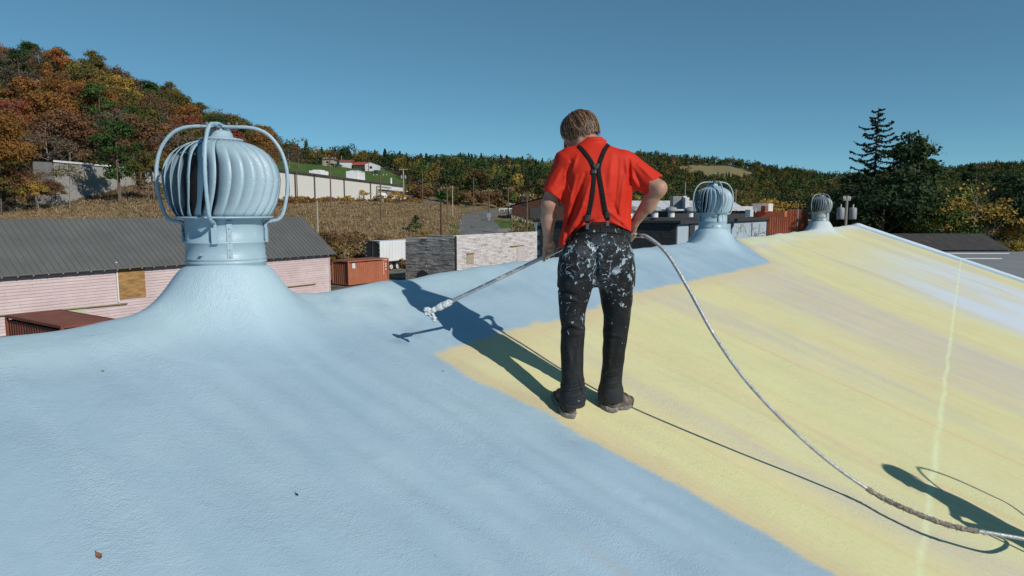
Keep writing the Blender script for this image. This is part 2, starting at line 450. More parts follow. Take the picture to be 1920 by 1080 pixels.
mb.build('gable_flashing', simple('flashing_white', (0.6, 0.66, 0.7, 1), (0.5, 0.58, 0.64, 1), 4, 0.5), hall)

# ================================================================ TURBINE VENTS
def vent_paint(name, mode):
    t = NT(name); ob = t.coords('Object')
    c = t.ramp(t.noise(ob, 6, 4), [(0.3, (0.30, 0.43, 0.515, 1)), (0.7, (0.345, 0.475, 0.56, 1))])
    if mode == 'first':
        c = t.mix(t.mapr(t.noise(ob, 30, 4), 0.62, 0.70, 0, 0.6), c, (0.47, 0.58, 0.65, 1)); c = t.mix(t.mapr(t.noise(ob, 17, 5, .7), 0.66, 0.69, 0, 0.7), c, (0.24, 0.29, 0.33, 1))
    if mode == 'bare':           # sprayed thinly, grey zinc showing
        c = t.mix(t.mapr(t.noise(ob, 5, 5), 0.40, 0.62, 0, 0.8), c, (0.25, 0.25, 0.24, 1))
    t.set(c, t.mapr(t.noise(ob, 25, 3), 0.3, 0.7, 0.34, 0.52), 0.0, 0.5)
    b = t.bump(t.noise(t.coords('Object', (1, 1, 2.2)), 42, 3, 0.6, 0.6), 0.30, 0.006)
    t.bump(t.noise(ob, 130, 3), 0.15, 0.002, b)
    return t.m
M_V1 = vent_paint('blue_vent_paint', 'first'); M_V2 = vent_paint('thin_blue_vent_paint', 'plain'); M_V3 = vent_paint('patchy_vent_paint', 'bare')
M_ZINC = simple('dull_zinc', (0.22, 0.24, 0.25, 1), (0.12, 0.13, 0.14, 1), 8, 0.5, 0.6)
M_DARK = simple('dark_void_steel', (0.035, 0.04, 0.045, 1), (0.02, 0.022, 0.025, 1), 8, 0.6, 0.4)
HEADP = [(0.0, 0.262), (0.03, 0.288), (0.085, 0.315), (0.16, 0.332), (0.23, 0.338), (0.30, 0.322), (0.355, 0.288), (0.40, 0.235), (0.432, 0.165), (0.447, 0.10)]
M_V3B = simple('galvanised_blades', (.30, .34, .38, 1), (.20, .24, .28, 1), 9, .45, .4)
def make_vent(idx, vu, s, mats, label, rot, open_side, blue_dark=None):
    mp, mblade, mcol = mats
    base = FO + D1 * vu + D2 * WR
    zc0 = ZR + 0.245                         # where the collar leaves the foam cone
    z_head = zc0 + 0.275                     # underside of the spinning head
    root = thing('turbine_vent', label, 'roof vent', (base.x, base.y, zc0 - 0.2), 0, 'turbine vents along the ridge')
    cx, cy = base.x, base.y
    r0 = 0.237 * s
    # foam cone, its own patch of the roof's surface
    nr, na = 60, 120
    rr = np.concatenate([[r0 - .02, r0 - .004], np.linspace(r0, 0.86, nr) ** 1.0])
    aa = np.linspace(0, 2 * math.pi, na, endpoint=False)
    RR, AA = np.meshgrid(rr, aa, indexing='ij')
    Ug = vu + RR * np.cos(AA); Wg = WR + RR * np.sin(AA)
    Zg = roofz(Ug, Wg)
    top = ZR + 0.05 - 0.02
    ringz = ZR + 0.245 + 0.012 * np.sin(AA * 2)
    wgt = np.exp(-np.maximum(RR - r0, 0) / 0.07)
    Zg = Zg * (1 - wgt) + ringz * wgt
    Zg = Zg + 0.002 - 0.006 * sstep(RR, 0.72, 0.86)
    Xg = FO.x + Ug * D1.x + Wg * D2.x; Yg = FO.y + Ug * D1.y + Wg * D2.y
    idg = np.arange(RR.size).reshape(RR.shape)
    nx = np.roll(idg, -1, axis=1)
    Fg = np.stack([idg[:-1].ravel(), idg[1:].ravel(), nx[1:].ravel(), nx[:-1].ravel()], 1)
    if D1.x * D2.y - D1.y * D2.x < 0: Fg = Fg[:, ::-1]
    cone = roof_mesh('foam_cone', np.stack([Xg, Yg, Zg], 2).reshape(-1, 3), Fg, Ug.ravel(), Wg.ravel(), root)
    # collar with rolled seams
    m = MB()
    prof = [(r0, -0.03), (r0, 0.010), (r0 + .006, 0.014), (r0 + .006, 0.022), (r0 + .001, 0.026), (r0 + .001, 0.032), (r0 + .005, 0.036), (r0 + .005, 0.042), (r0 - .001, 0.047),
            (r0 - .001, 0.125), (r0 + .004, 0.130), (r0 + .005, 0.137), (r0 - .003, 0.141), (r0 - .004, 0.262), (r0 + .004, 0.266), (r0 + .004, 0.276), (r0 - .03, 0.277), (r0 - .03, 0.02)]
    m.lathe(prof, 72, (cx, cy, zc0))
    m.build('collar', mcol, root, True)
    for k in range(3):      # screws on the collar's lap
        a = math.radians(193 + 5 * k)
        q = Vector((cx + (r0 + .004) * math.cos(a), cy + (r0 + .004) * math.sin(a), zc0 + .17 + .028 * k))
        MB().tube([q - Vector((0, 0, .0)), q + Vector((math.cos(a), math.sin(a), 0)) * .008], .009, 6).build('screw', M_ZINC, root)
    for a_l in (-62, 150):     # lap seam of the rolled sheet, with its rivets
        a = math.radians(a_l); dr_ = Vector((math.cos(a), math.sin(a), 0)); tn_ = Vector((-dr_.y, dr_.x, 0))
        MB().box(Vector((cx, cy, zc0 + .15)) + dr_ * (r0 - .001), .006, .028, .22, dr_, tn_).build('lap_seam', mcol, root)
        for k in range(6):
            p_ = Vector((cx, cy, zc0 + .055 + .04 * k)) + dr_ * (r0 + .001); MB().tube([p_, p_ + dr_ * .0035, p_ + dr_ * .0055], [.0055, .005, .002], 8).build('rivet', mp, root, True)
    q = Vector((cx - .045, cy - r0 - .001, zc0 + .07))
    MB().tube([q, q + Vector((0, -.010, 0))], .009, 6).build('screw', mp, root)
    # spinning head
    zh = z_head
    if idx == 2: mblade = M_V3B
    m = MB().lathe([(0.235, 0.0), (0.270, 0.0), (0.272, 0.010), (0.235, 0.012), (0.235, 0)], 64, (cx, cy, zh - .004))
    m.build('bottom_ring', mp, root, True)
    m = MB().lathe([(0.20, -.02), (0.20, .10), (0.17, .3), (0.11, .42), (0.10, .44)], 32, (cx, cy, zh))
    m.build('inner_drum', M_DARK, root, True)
    NB = 28
    hs = np.array([p[0] for p in HEADP]); rs_ = np.array([p[1] for p in HEADP]) * .965
    tz = np.linspace(0, 0.447, 17)
    rz_ = np.interp(tz, hs, rs_)
    sp = 2 * math.pi / NB
    V = []; Fc = []
    NC = 5
    for i, (z, r) in enumerate(zip(tz, rz_)):
        t = z / 0.447
        tw = 0.35 * sp * math.sin(math.pi * t) - 0.9 * sp * (1 - t) ** 3 * 0.6
        for j in range(NC):
            c = j / (NC - 1)
            ang = tw + sp * (-0.10 + 1.16 * c)
            rad = r * (1.0 - 0.26 * (1 - c) ** 1.2 * min(1, 0.35 + math.sin(math.pi * min(t * 1.15, 1))))
            if c == 1: rad *= 0.985
            V.append((rad, ang, z))
    for i in range(len(tz) - 1):
        for j in range(NC - 1):
            a0 = i * NC + j; Fc.append((a0, a0 + 1, a0 + NC + 1, a0 + NC))
    me = mesh_data('blade', [(r * math.cos(a), r * math.sin(a), z) for r, a, z in V], Fc, True)
    me.materials.append(mblade)
    for k in range(NB):
        b = bpy.data.objects.new('blade', me); COL.objects.link(b); b.parent = root
        b.location = (0, 0, zh - root.location.z); b.rotation_euler = (0, 0, k * sp + rot + random.uniform(-.012, .012))
        so = b.modifiers.new('thick', 'SOLIDIFY'); so.thickness = 0.0025
    m = MB().lathe([(0.118, .440), (0.125, .447), (0.118, .452), (0.08, .458), (0.066, .464), (0.062, .485), (0.05, .497), (0.02, .503), (0.0, .504)], 40, (cx, cy, zh))
    m.build('cap', mp, root, True)
    m = MB().tube([(cx, cy, zh + .50), (cx, cy, zh + .53)], .012, 8); m.build('spindle', mp, root)
    # four bracket arms bent over the head
    for k in range(4):
        a = math.radians(-81) + k * math.pi / 2 + (rot if idx else 0)
        dr = Vector((math.cos(a), math.sin(a), 0)); c0 = Vector((cx, cy, 0))
        P = [(0.03, .520), (.14, .522), (.215, .508), (.285, .470), (.338, .400), (.366, .32), (.376, .24), (.372, .155), (.358, .08), (.340, .02), (.312, -.012), (.27, -.022), (r0 + .014, -.030), (r0 + .006, -.055), (r0 + .006, -.13)]
        pts = catmull([c0 + dr * (r * (.965 if r > .25 else 1)) + Vector((0, 0, zh + z)) for r, z in P], 5)
        rad = [0.0108 + .0012 * math.sin(i * 1.7) * (i % 3 == 0) for i in range(len(pts))]
        MB().tube(pts, rad, 10).build('bracket_arm', mp, root, True)
        q = c0 + dr * (r0 + .014) + Vector((0, 0, zh - .10)); tn = Vector((-dr.y, dr.x, 0))
        MB().box(q, .012, .034, .09, dr, tn).build('bracket_foot', mp, root)
    m = MB(); a = math.radians(9) + (rot if idx else 0)
    dr = Vector((math.cos(a), math.sin(a), 0)); tn = Vector((-dr.y, dr.x, 0))
    m.box((cx, cy, zh + .524), .20, .034, .012, dr, tn); m.box((cx, cy, zh + .532), .034, .20, .012, dr, tn)
    m.build('top_bracket', mp, root)
    for sgn in (-.075, -.03, .045, .09):
        q = Vector((cx, cy, zh + .534)) + dr * sgn
        MB().tube([q, q + Vector((0, 0, .013))], .009, 6).build('bolt', M_ZINC if idx == 0 else mp, root)
    return root
make_vent(0, VENTS[0][0], .925, (M_V1, M_V1, M_V1), 'large blue painted turbine vent nearest at the left on a foam cone', 0.0, 0)
make_vent(1, VENTS[1][0], .995, (M_V2, M_V2, M_V1), 'blue turbine vent in the middle of the ridge right of the man', 0.0, 0)
make_vent(2, VENTS[2][0], 1.0, (M_V3, M_V3, M_V3), 'small far turbine vent with bare grey metal showing on its collar', 0.2, 0)
# ================================================================ FIELD MODELLING (for the people)
class Field:
    """distance field on a grid; shapes are joined with a smooth minimum and meshed by surface nets"""
    def __init__(s, lo, hi, h):
        s.lo = np.array(lo, float); s.h = h
        s.n = np.ceil((np.array(hi) - s.lo) / h).astype(int) + 1
        s.F = np.full(tuple(s.n), 0.2, dtype=np.float32)
        s.ax = [s.lo[i] + h * np.arange(s.n[i]) for i in range(3)]
    def grid(s, lo, hi):
        a = np.maximum(np.floor((np.array(lo) - s.lo) / s.h).astype(int), 0); b = np.minimum(np.ceil((np.array(hi) - s.lo) / s.h).astype(int) + 1, s.n)
        if (b <= a).any(): return None
        sl = tuple(slice(a[i], b[i]) for i in range(3))
        X, Y, Z = np.meshgrid(s.ax[0][sl[0]], s.ax[1][sl[1]], s.ax[2][sl[2]], indexing='ij', sparse=True)
        return sl, X, Y, Z
    def smin(s, sl, d, k):
        a = s.F[sl]
        if k <= 0: s.F[sl] = np.minimum(a, d)
        else:
            hh = np.clip(0.5 + 0.5 * (a - d) / k, 0, 1)
            s.F[sl] = a * (1 - hh) + d * hh - k * hh * (1 - hh)
    def smax(s, sl, d, k):
        a = s.F[sl]
        if k <= 0: s.F[sl] = np.maximum(a, d)
        else:
            hh = np.clip(0.5 - 0.5 * (a - d) / k, 0, 1)
            s.F[sl] = a * (1 - hh) + d * hh + k * hh * (1 - hh)
    @staticmethod
    def cone_d(X, Y, Z, a, b, ra, rb, ys=1.0):
        a = np.array(a, float); b = np.array(b, float); ab = b - a; L2 = max(ab @ ab, 1e-9)
        px, py, pz = X - a[0], Y - a[1], Z - a[2]
        t = np.clip((px * ab[0] + py * ab[1] + pz * ab[2]) / L2, 0, 1)
        dx, dy, dz = px - t * ab[0], py - t * ab[1], pz - t * ab[2]
        return np.sqrt(dx * dx + (dy * ys) ** 2 + dz * dz) - (ra + (rb - ra) * t)
    def cone(s, a, b, ra, rb=None, k=0.02, ys=1.0, sub=False):
        rb = ra if rb is None else rb
        m = max(ra, rb) + k + 3 * s.h
        g = s.grid(np.minimum(a, b) - m, np.maximum(a, b) + m)
        if g is None: return s
        sl, X, Y, Z = g; d = s.cone_d(X, Y, Z, a, b, ra, rb, ys)
        if sub: s.smax(sl, -d, k)
        else: s.smin(sl, d, k)
        return s
    def ell(s, c, r, R=None, k=0.02, sub=False):
        c = np.array(c, float); r = np.array(r, float); m = r.max() + k + 3 * s.h
        g = s.grid(c - m, c + m)
        if g is None: return s
        sl, X, Y, Z = g; x, y, z = X - c[0], Y - c[1], Z - c[2]
        if R is not None:
            R = np.array(R)    # columns = local axes
            x, y, z = (x * R[0, i] + y * R[1, i] + z * R[2, i] for i in range(3))
        q = np.sqrt((x / r[0]) ** 2 + (y / r[1]) ** 2 + (z / r[2]) ** 2)
        g2 = np.sqrt((x / r[0] ** 2) ** 2 + (y / r[1] ** 2) ** 2 + (z / r[2] ** 2) ** 2) + 1e-9
        d = q * (q - 1) / g2
        if sub: s.smax(sl, -d, k)
        else: s.smin(sl, d, k)
        return s
    def loft(s, tab, k=0.02, p=2.3):
        """tab rows: z, xc, yc, a, b; horizontal super-ellipses"""
        tab = np.array(sorted(tab), float); z0, z1 = tab[0, 0], tab[-1, 0]
        m = tab[:, 3].max() + k + .03
        g = s.grid((tab[:, 1].min() - m, tab[:, 2].min() - m, z0 - .02), (tab[:, 1].max() + m, tab[:, 2].max() + m, z1 + .02))
        if g is None: return s
        sl, X, Y, Z = g
        zz = np.clip(Z, z0, z1); ker = []
        for c in range(1, 5):
            fine = np.linspace(z0, z1, 160); v = np.interp(fine, tab[:, 0], tab[:, c])
            kk = np.hanning(15); kk /= kk.sum(); v = np.convolve(np.pad(v, 7, 'edge'), kk, 'valid')
            ker.append(np.interp(zz, fine, v))
        xc, yc, a, b = ker
        q = (np.abs((X - xc) / a) ** p + np.abs((Y - yc) / b) ** p) ** (1 / p)
        d = (q - 1) * np.minimum(a, b) * 0.9
        d = np.maximum(d, np.maximum(z0 - Z, Z - z1))
        s.smin(sl, d.astype(np.float32), k); return s
    def plane(s, p, n, k=0.003, box=None):
        """cut away the side the normal points to"""
        g = s.grid(*box) if box else s.grid(s.lo, s.lo + s.n * s.h)
        sl, X, Y, Z = g; n = np.array(n, float); n /= np.linalg.norm(n)
        d = (X - p[0]) * n[0] + (Y - p[1]) * n[1] + (Z - p[2]) * n[2]
        s.smax(sl, np.broadcast_to(d, s.F[sl].shape), k); return s
    def strokes(s, lines, side=None):
        """raise (+) or press (-) soft lines into the surface; each line (x0,z0,x1,z1,width,amount); side: y limits"""
        X, Y, Z = np.meshgrid(s.ax[0], [0.0], s.ax[2], indexing='ij', sparse=True)
        A = np.zeros((len(s.ax[0]), 1, len(s.ax[2])), dtype=np.float32)
        for x0, z0, x1, z1, w, am in lines:
            dx, dz = x1 - x0, z1 - z0; L2 = dx * dx + dz * dz + 1e-9
            t = np.clip(((X - x0) * dx + (Z - z0) * dz) / L2, 0, 1)
            dist2 = (X - x0 - t * dx) ** 2 + (Z - z0 - t * dz) ** 2
            A += am * np.exp(-dist2 / (w * w)) * (0.35 + 0.65 * np.sin(math.pi * np.clip(t, 0.08, 0.92)))
        if side is not None:
            Yv = s.ax[1][None, :, None]; wgt = sstep(Yv, side[1], side[0]); s.F -= (A * wgt).astype(np.float32)
        else: s.F -= A
        return s
    def wrinkle(s, amp, wl, seed, stretch=(1, 1, 1)):
        r = np.random.default_rng(seed); X, Y, Z = np.meshgrid(*s.ax, indexing='ij', sparse=True); t = 0
        for i in range(6):
            d = r.normal(size=3) / np.array(stretch); d /= np.linalg.norm(d); k = 2 * math.pi / (wl * r.uniform(.7, 1.5))
            t = t + np.sin((X * d[0] + Y * d[1] + Z * d[2]) * k + r.uniform(0, 6.28) + 1.2 * np.sin((X * d[1] - Z * d[0]) * k * .6))
        s.F -= (amp * t / 2.4).astype(np.float32); return s
    def back(s, x, z):
        """y of the surface seen from the camera's side"""
        i = int(round((x - s.lo[0]) / s.h)); kz = int(round((z - s.lo[2]) / s.h))
        i = min(max(i, 0), s.n[0] - 1); kz = min(max(kz, 0), s.n[2] - 1)
        col = s.F[i, :, kz]; q = np.argmax(col < 0)
        if not (col < 0).any(): return None
        if q == 0: return s.ax[1][0]
        a, b = col[q - 1], col[q]; return s.ax[1][q - 1] + s.h * a / (a - b)
    def front(s, x, z):
        i = int(round((x - s.lo[0]) / s.h)); kz = int(round((z - s.lo[2]) / s.h))
        i = min(max(i, 0), s.n[0] - 1); kz = min(max(kz, 0), s.n[2] - 1)
        col = s.F[i, ::-1, kz]
        if not (col < 0).any(): return None
        q = np.argmax(col < 0); return s.ax[1][::-1][q]
    def nets(s):
        Fv = s.F; S = Fv < 0
        def cr(arr, d): return arr[d[0]:arr.shape[0] - 1 + d[0], d[1]:arr.shape[1] - 1 + d[1], d[2]:arr.shape[2] - 1 + d[2]]
        cs = [(i, j, k) for i in (0, 1) for j in (0, 1) for k in (0, 1)]
        cnt = sum(cr(S, c).astype(np.int8) for c in cs); act = (cnt > 0) & (cnt < 8)
        idx = np.full(act.shape, -1, dtype=np.int64); ijk = np.argwhere(act); idx[act] = np.arange(len(ijk))
        val = np.stack([Fv[ijk[:, 0] + c[0], ijk[:, 1] + c[1], ijk[:, 2] + c[2]] for c in cs], 1)
        pos = np.zeros((len(ijk), 3)); num = np.zeros(len(ijk))
        for a in range(8):
            for b in range(a + 1, 8):
                ca, cb = np.array(cs[a]), np.array(cs[b])
                if np.abs(ca - cb).sum() != 1: continue
                m = (val[:, a] < 0) != (val[:, b] < 0)
                t = val[m, a] / (val[m, a] - val[m, b]); pos[m] += ca + (cb - ca) * t[:, None]; num[m] += 1
        V = s.lo + s.h * (ijk + pos / num[:, None]); Q = []
        for axn in range(3):
            d = [0, 0, 0]; d[axn] = 1
            A = S[:S.shape[0] - d[0], :S.shape[1] - d[1], :S.shape[2] - d[2]]; B = S[d[0]:, d[1]:, d[2]:]
            e = np.argwhere(A != B); o1, o2 = [(1, 2), (2, 0), (0, 1)][axn]
            ok = (e[:, o1] > 0) & (e[:, o2] > 0) & (e[:, o1] < S.shape[o1] - 1) & (e[:, o2] < S.shape[o2] - 1); e = e[ok]
            flip = A[e[:, 0], e[:, 1], e[:, 2]]
            def at(p, q):
                w = e.copy(); w[:, o1] -= p; w[:, o2] -= q; return idx[w[:, 0], w[:, 1], w[:, 2]]
            q = np.stack([at(1, 1), at(0, 1), at(0, 0), at(1, 0)], 1); q[~flip] = q[~flip][:, ::-1]; Q.append(q)
        Q = np.concatenate(Q); Q = Q[(Q >= 0).all(1)]
        return V, Q
    def obj(s, name, mat, parent):
        V, Q = s.nets(); return part(name, V, Q, mat, parent, True)

# ---------------------------------------------------------------- people's materials
def cloth(name, c1, c2, rough=0.85, weave=900, spec=0.25):
    t = NT(name); ob = t.coords('Object')
    t.set(t.ramp(t.noise(ob, 7, 4), [(0.3, c1), (0.7, c2)]), rough, 0, spec)
    t.b.inputs['Sheen Weight'].default_value = 0.0
    b = t.bump(t.noise(ob, 38, 3), 0.10, 0.006)
    t.bump(t.noise(ob, weave, 2), 0.25, 0.0006, b); return t.m
M_SHIRT = cloth('red_polo_cloth', (0.50, 0.020, 0.007, 1), (0.58, 0.028, 0.010, 1), 0.68, 700, 0.25)
def skin_mat(name, c1, c2):
    t = NT(name); ob = t.coords('Object')
    c = t.ramp(t.noise(ob, 14, 5), [(0.30, c1), (0.66, c2)])
    c = t.mix(t.mapr(t.noise(ob, 95, 3), .62, .70, 0, .35), c, (.22, .10, .07, 1))
    t.set(c, 0.52, 0, 0.45); t.b.inputs['Subsurface Weight'].default_value = 0.03; t.b.inputs['Subsurface Radius'].default_value = (0.012, 0.005, 0.003)
    t.bump(t.noise(ob, 160, 4), 0.25, 0.0015, t.bump(t.noise(ob, 26, 4, 0.6, 1.0), 0.22, 0.006)); return t.m
M_SKIN = skin_mat('sunburnt_skin', (0.34, 0.175, 0.12, 1), (0.46, 0.27, 0.195, 1))
def trouser_mat():
    t = NT('black_paint_spattered_trousers'); ob = t.coords('Object')
    c = t.ramp(t.noise(ob, 9, 5), [(0.3, (0.007, 0.008, 0.010, 1)), (0.7, (0.015, 0.017, 0.020, 1))])
    sx = t.n('SeparateXYZ'); t.l(ob, sx.inputs[0]); z = sx.outputs[2]
    seat = t.mapr(t.math('ABSOLUTE', t.math('SUBTRACT', z, Z_SEAT)), 0.07, 0.20, 1, 0, True)
    thigh = t.mapr(z, Z_SEAT - 0.62, Z_SEAT - 0.2, 0.22, 0.66)
    thigh = t.math('MULTIPLY', thigh, t.mapr(z, Z_SEAT + .17, Z_SEAT + .20, 1, 0))
    zone = t.math('MAXIMUM', seat, thigh)
    n1 = t.noise(t.coords('Object', (1.0, 1.0, 0.75), (0, 0.6, 0)), 34, 3.5, 0.55, 1.1); n2 = t.noise(ob, 70, 3, 0.6, 0.9)
    nl = t.noise(ob, 7, 2)
    m1 = t.math('ADD', t.math('ADD', n1, t.math('MULTIPLY', zone, 0.165)), t.math('MULTIPLY', t.math('SUBTRACT', nl, 0.5), 0.30))
    m2 = t.math('ADD', t.math('ADD', n2, t.math('MULTIPLY', zone, 0.05)), t.math('MULTIPLY', t.math('SUBTRACT', nl, 0.5), 0.25))
    s1 = t.mapr(m1, 0.735, 0.76); s2 = t.mapr(m2, 0.738, 0.755)
    smear = t.math('MULTIPLY', t.mapr(t.noise(ob, 15, 3, 0.5, 1.4), 0.5, 0.62, 0, 0.35), seat)
    c = t.mix(smear, c, (0.09, 0.12, 0.15, 1))
    pc = t.ramp(t.noise(ob, 28, 2), [(0.42, (0.28, 0.42, 0.52, 1)), (0.5, (0.42, 0.52, 0.58, 1)), (0.6, (0.17, 0.21, 0.25, 1))])
    c = t.mix(s1, c, pc); c = t.mix(t.math('MULTIPLY', s2, 0.9), c, (0.42, 0.50, 0.56, 1))
    dust = t.mapr(z, Z_SEAT - 0.80, Z_SEAT - 0.60, 0.10, 0)
    c = t.mix(dust, c, (0.12, 0.15, 0.18, 1))
    t.set(c, t.mapr(s1, 0, 1, 0.75, 0.45), 0, 0.3)
    b = t.bump(t.noise(t.coords('Object', (1, 1, 1.8)), 11, 4, 0.6, 1.2), 0.45, 0.02)
    b = t.bump(s1, 0.5, 0.002, b)
    t.bump(t.noise(ob, 600, 2), 0.2, 0.0006, b); return t.m
Z_SEAT = C(1118, 490, 3.9).z
M_TROU = trouser_mat()
M_STRAP = simple('black_elastic_strap', (0.008, 0.008, 0.010, 1), (0.016, 0.016, 0.018, 1), 60, 0.85, 0, 0.5, 300, spec=.2)
M_LEATH = simple('black_leather', (0.02, 0.018, 0.018, 1), (0.03, 0.028, 0.028, 1), 30, 0.45)
M_CHROME = simple('clip_metal', (0.55, 0.55, 0.56, 1), (0.4, 0.4, 0.42, 1), 30, 0.25, 1.0)
def boot_mat():
    t = NT('worn_dusty_leather'); ob = t.coords('Object')
    c = t.ramp(t.noise(ob, 22, 5, 0.65), [(0.3, (0.045, 0.032, 0.026, 1)), (0.5, (0.12, 0.095, 0.08, 1)), (0.68, (0.24, 0.235, 0.23, 1))])
    t.set(c, 0.8, 0, 0.3); t.bump(t.noise(ob, 60, 5, 0.65), 0.5, 0.006); return t.m
M_BOOT = boot_mat()
M_SOLE = simple('crusted_sole', (0.10, 0.095, 0.09, 1), (0.24, 0.245, 0.25, 1), 40, 0.9, 0, 0.6, 90)
def hair_mat():
    t = NT('streaked_brown_hair'); ob = t.coords('Object')
    at = t.n('Attribute', attribute_name='tone').outputs['Fac']
    c = t.ramp(at, [(0.0, (0.035, 0.017, 0.009, 1)), (0.4, (0.10, 0.05, 0.024, 1)), (0.75, (0.21, 0.12, 0.06, 1)), (1.0, (0.40, 0.25, 0.14, 1))])
    t.set(c, 0.42, 0, 0.45); return t.m
M_HAIR = hair_mat()
M_EYE = simple('eye_white', (0.7, 0.68, 0.64, 1), (0.65, 0.62, 0.6, 1), 10, 0.2)

def L3(p): return np.array(p, float)
# ================================================================ THE MAN WITH THE SPRAY LANCE
man_base = C(1108, 770, 3.98)
man = thing('person', 'man seen from behind in red polo shirt, suspenders and paint-spattered black trousers, holding spray lance', 'person', man_base)
H = 0.0045
LO = L3((-.02, 3.45, ZC - 1.42)); HI = L3((1.12, 4.55, ZC + .70))
# lance line, needed by both hands
LN0 = C(805, 585, 4.06); LN1 = C(1172, 409, 4.19)
LDIR = (LN1 - LN0).normalized()
def lance_at(px):
    t = (px - 805) / (1172 - 805); return LN0.lerp(LN1, t)
# ---- joints
shL = L3(C(1064, 301, 4.02)); elL = L3(C(1029, 384, 4.00)); wrL = L3(C(1027, 452, 4.08))
shR = L3(C(1172, 304, 4.00)); elR = L3(C(1235, 353, 3.90)); wrR = L3(C(1190, 418, 4.03))
neck0 = L3(C(1112, 286, 4.02)); headc = L3(C(1085, 251, 4.07))
fd = Vector((-0.80, 0.36, -0.50)).normalized()
upv = Vector((-0.26, 0.24, 0.93)); rtv = fd.cross(upv).normalized(); upv = rtv.cross(fd).normalized()
HR = np.array([list(rtv), list(fd), list(upv)]).T
def hp(x, y, z): return headc + (HR @ (np.array((x, y, z)) * 0.0098))
def head_shapes(fl, hp, HR, q=0.0098, k=0.012):
    fl.ell(hp(0, -1.6, 2.6), np.array((7.5, 9.3, 8.4)) * q, HR, k)
    fl.ell(hp(0, 2.6, -2.2), np.array((6.4, 6.6, 8.6)) * q, HR, 0.02)
    fl.ell(hp(0, 4.3, -8.0), np.array((4.2, 4.6, 3.4)) * q, HR, 0.02)
    for sx in (-1, 1):
        fl.ell(hp(sx * 4.4, 6.2, -2.6), np.array((2.3, 2.2, 2.0)) * q, HR, 0.012)
        fl.cone(hp(sx * 6.2, -.5, -5.2), hp(sx * 3.2, 6.0, -9.4), 1.3 * q, 1.2 * q, 0.02)
        fl.ell(hp(sx * 3.1, 9.9, 1.0), np.array((1.9, 1.6, 1.35)) * q, HR, 0.006, sub=True)
        fl.ell(hp(sx * 3.1, 7.8, 0.9), np.array((1.35, 1.35, 1.25)) * q, HR, 0.003)
        fl.ell(hp(sx * 7.5, -.6, -.6), np.array((.75, 2.1, 3.2)) * q, HR, 0.004)
        fl.ell(hp(sx * 8.3, .0, -.4), np.array((.5, 1.1, 1.9)) * q, HR, 0.004, sub=True)
        fl.cone(hp(sx * 1.2, 9.1, 2.6), hp(sx * 4.6, 8.0, 2.6), .75 * q, .6 * q, 0.008)
    fl.cone(hp(0, 8.9, 1.8), hp(0, 10.9, -2.4), .75 * q, 1.05 * q, 0.007)
    fl.ell(hp(0, 10.7, -2.8), np.array((1.5, 1.0, .8)) * q, HR, 0.005)
    fl.ell(hp(0, 8.6, -5.3), np.array((2.5, 1.1, .75)) * q, HR, 0.004)
    fl.ell(hp(0, 8.4, -6.6), np.array((2.2, 1.1, .75)) * q, HR, 0.003)
    fl.ell(hp(0, 7.9, -8.9), np.array((1.9, 1.3, 1.4)) * q, HR, 0.008)
def hand(fl, wrist, axis_p, axis_d, palm_dir, sgn, start_ang, scale=1.0, spread=1.0):
    """a hand closed round a bar: axis_p = point of the bar under the palm's middle, palm_dir = from the bar towards the palm"""
    ad = L3(axis_d); ad /= np.linalg.norm(ad)
    pd = L3(palm_dir); pd -= ad * (pd @ ad); pd /= np.linalg.norm(pd); sd = np.cross(ad, pd)
    pc = L3(axis_p) + pd * 0.032 * scale
    for o in (-.030, -.010, .010, .030):
        fl.cone(L3(wrist) + ad * o * .35, pc + ad * o * scale - sd * sgn * .004, .017 * scale, .0125 * scale, 0.014)
    fl.ell(pc, (.030, .030, .018), None, 0.015)
    L = (1.0, 1.12, 1.06, .86)
    for f, o in enumerate((-.033, -.011, .011, .033)):
        base = L3(axis_p) + ad * o * scale * spread; R = (.024 - .001 * f) * scale; r = (.0098, .0102, .0096, .0085)[f] * scale
        prev = pc + ad * o * scale * .9 + sd * sgn * .008; an = start_ang
        segs = (0.75, 0.85, 0.7); pts = [prev]
        for sgm in segs:
            an += sgm * L[f]; pts.append(base + (pd * math.cos(an) + sd * sgn * math.sin(an)) * R * (1.0 if sgm > .7 else .96))
        for q in range(3):
            fl.cone(pts[q], pts[q + 1], r * (1 - .06 * q), r * (1 - .06 * (q + 1)), 0.0035)
            fl.ell(pts[q + 1] if q < 2 else pts[q], (r * 1.06,) * 3, None, 0.003)
    # thumb leaves the side of the palm near its base and closes the other way round
    t0 = L3(wrist) * .45 + pc * .55 - ad * .026 * scale - sd * sgn * .010
    t1 = L3(axis_p) - ad * .046 * scale - sd * sgn * .024 + pd * .016
    t2 = L3(axis_p) - ad * .058 * scale - sd * sgn * .020 - pd * .006
    t3 = L3(axis_p) - ad * .056 * scale - sd * sgn * .004 - pd * .019
    fl.cone(t0, t1, .016 * scale, .0118 * scale, 0.010); fl.cone(t1, t2, .0115 * scale, .0105 * scale, 0.003); fl.cone(t2, t3, .0105 * scale, .009 * scale, 0.003)

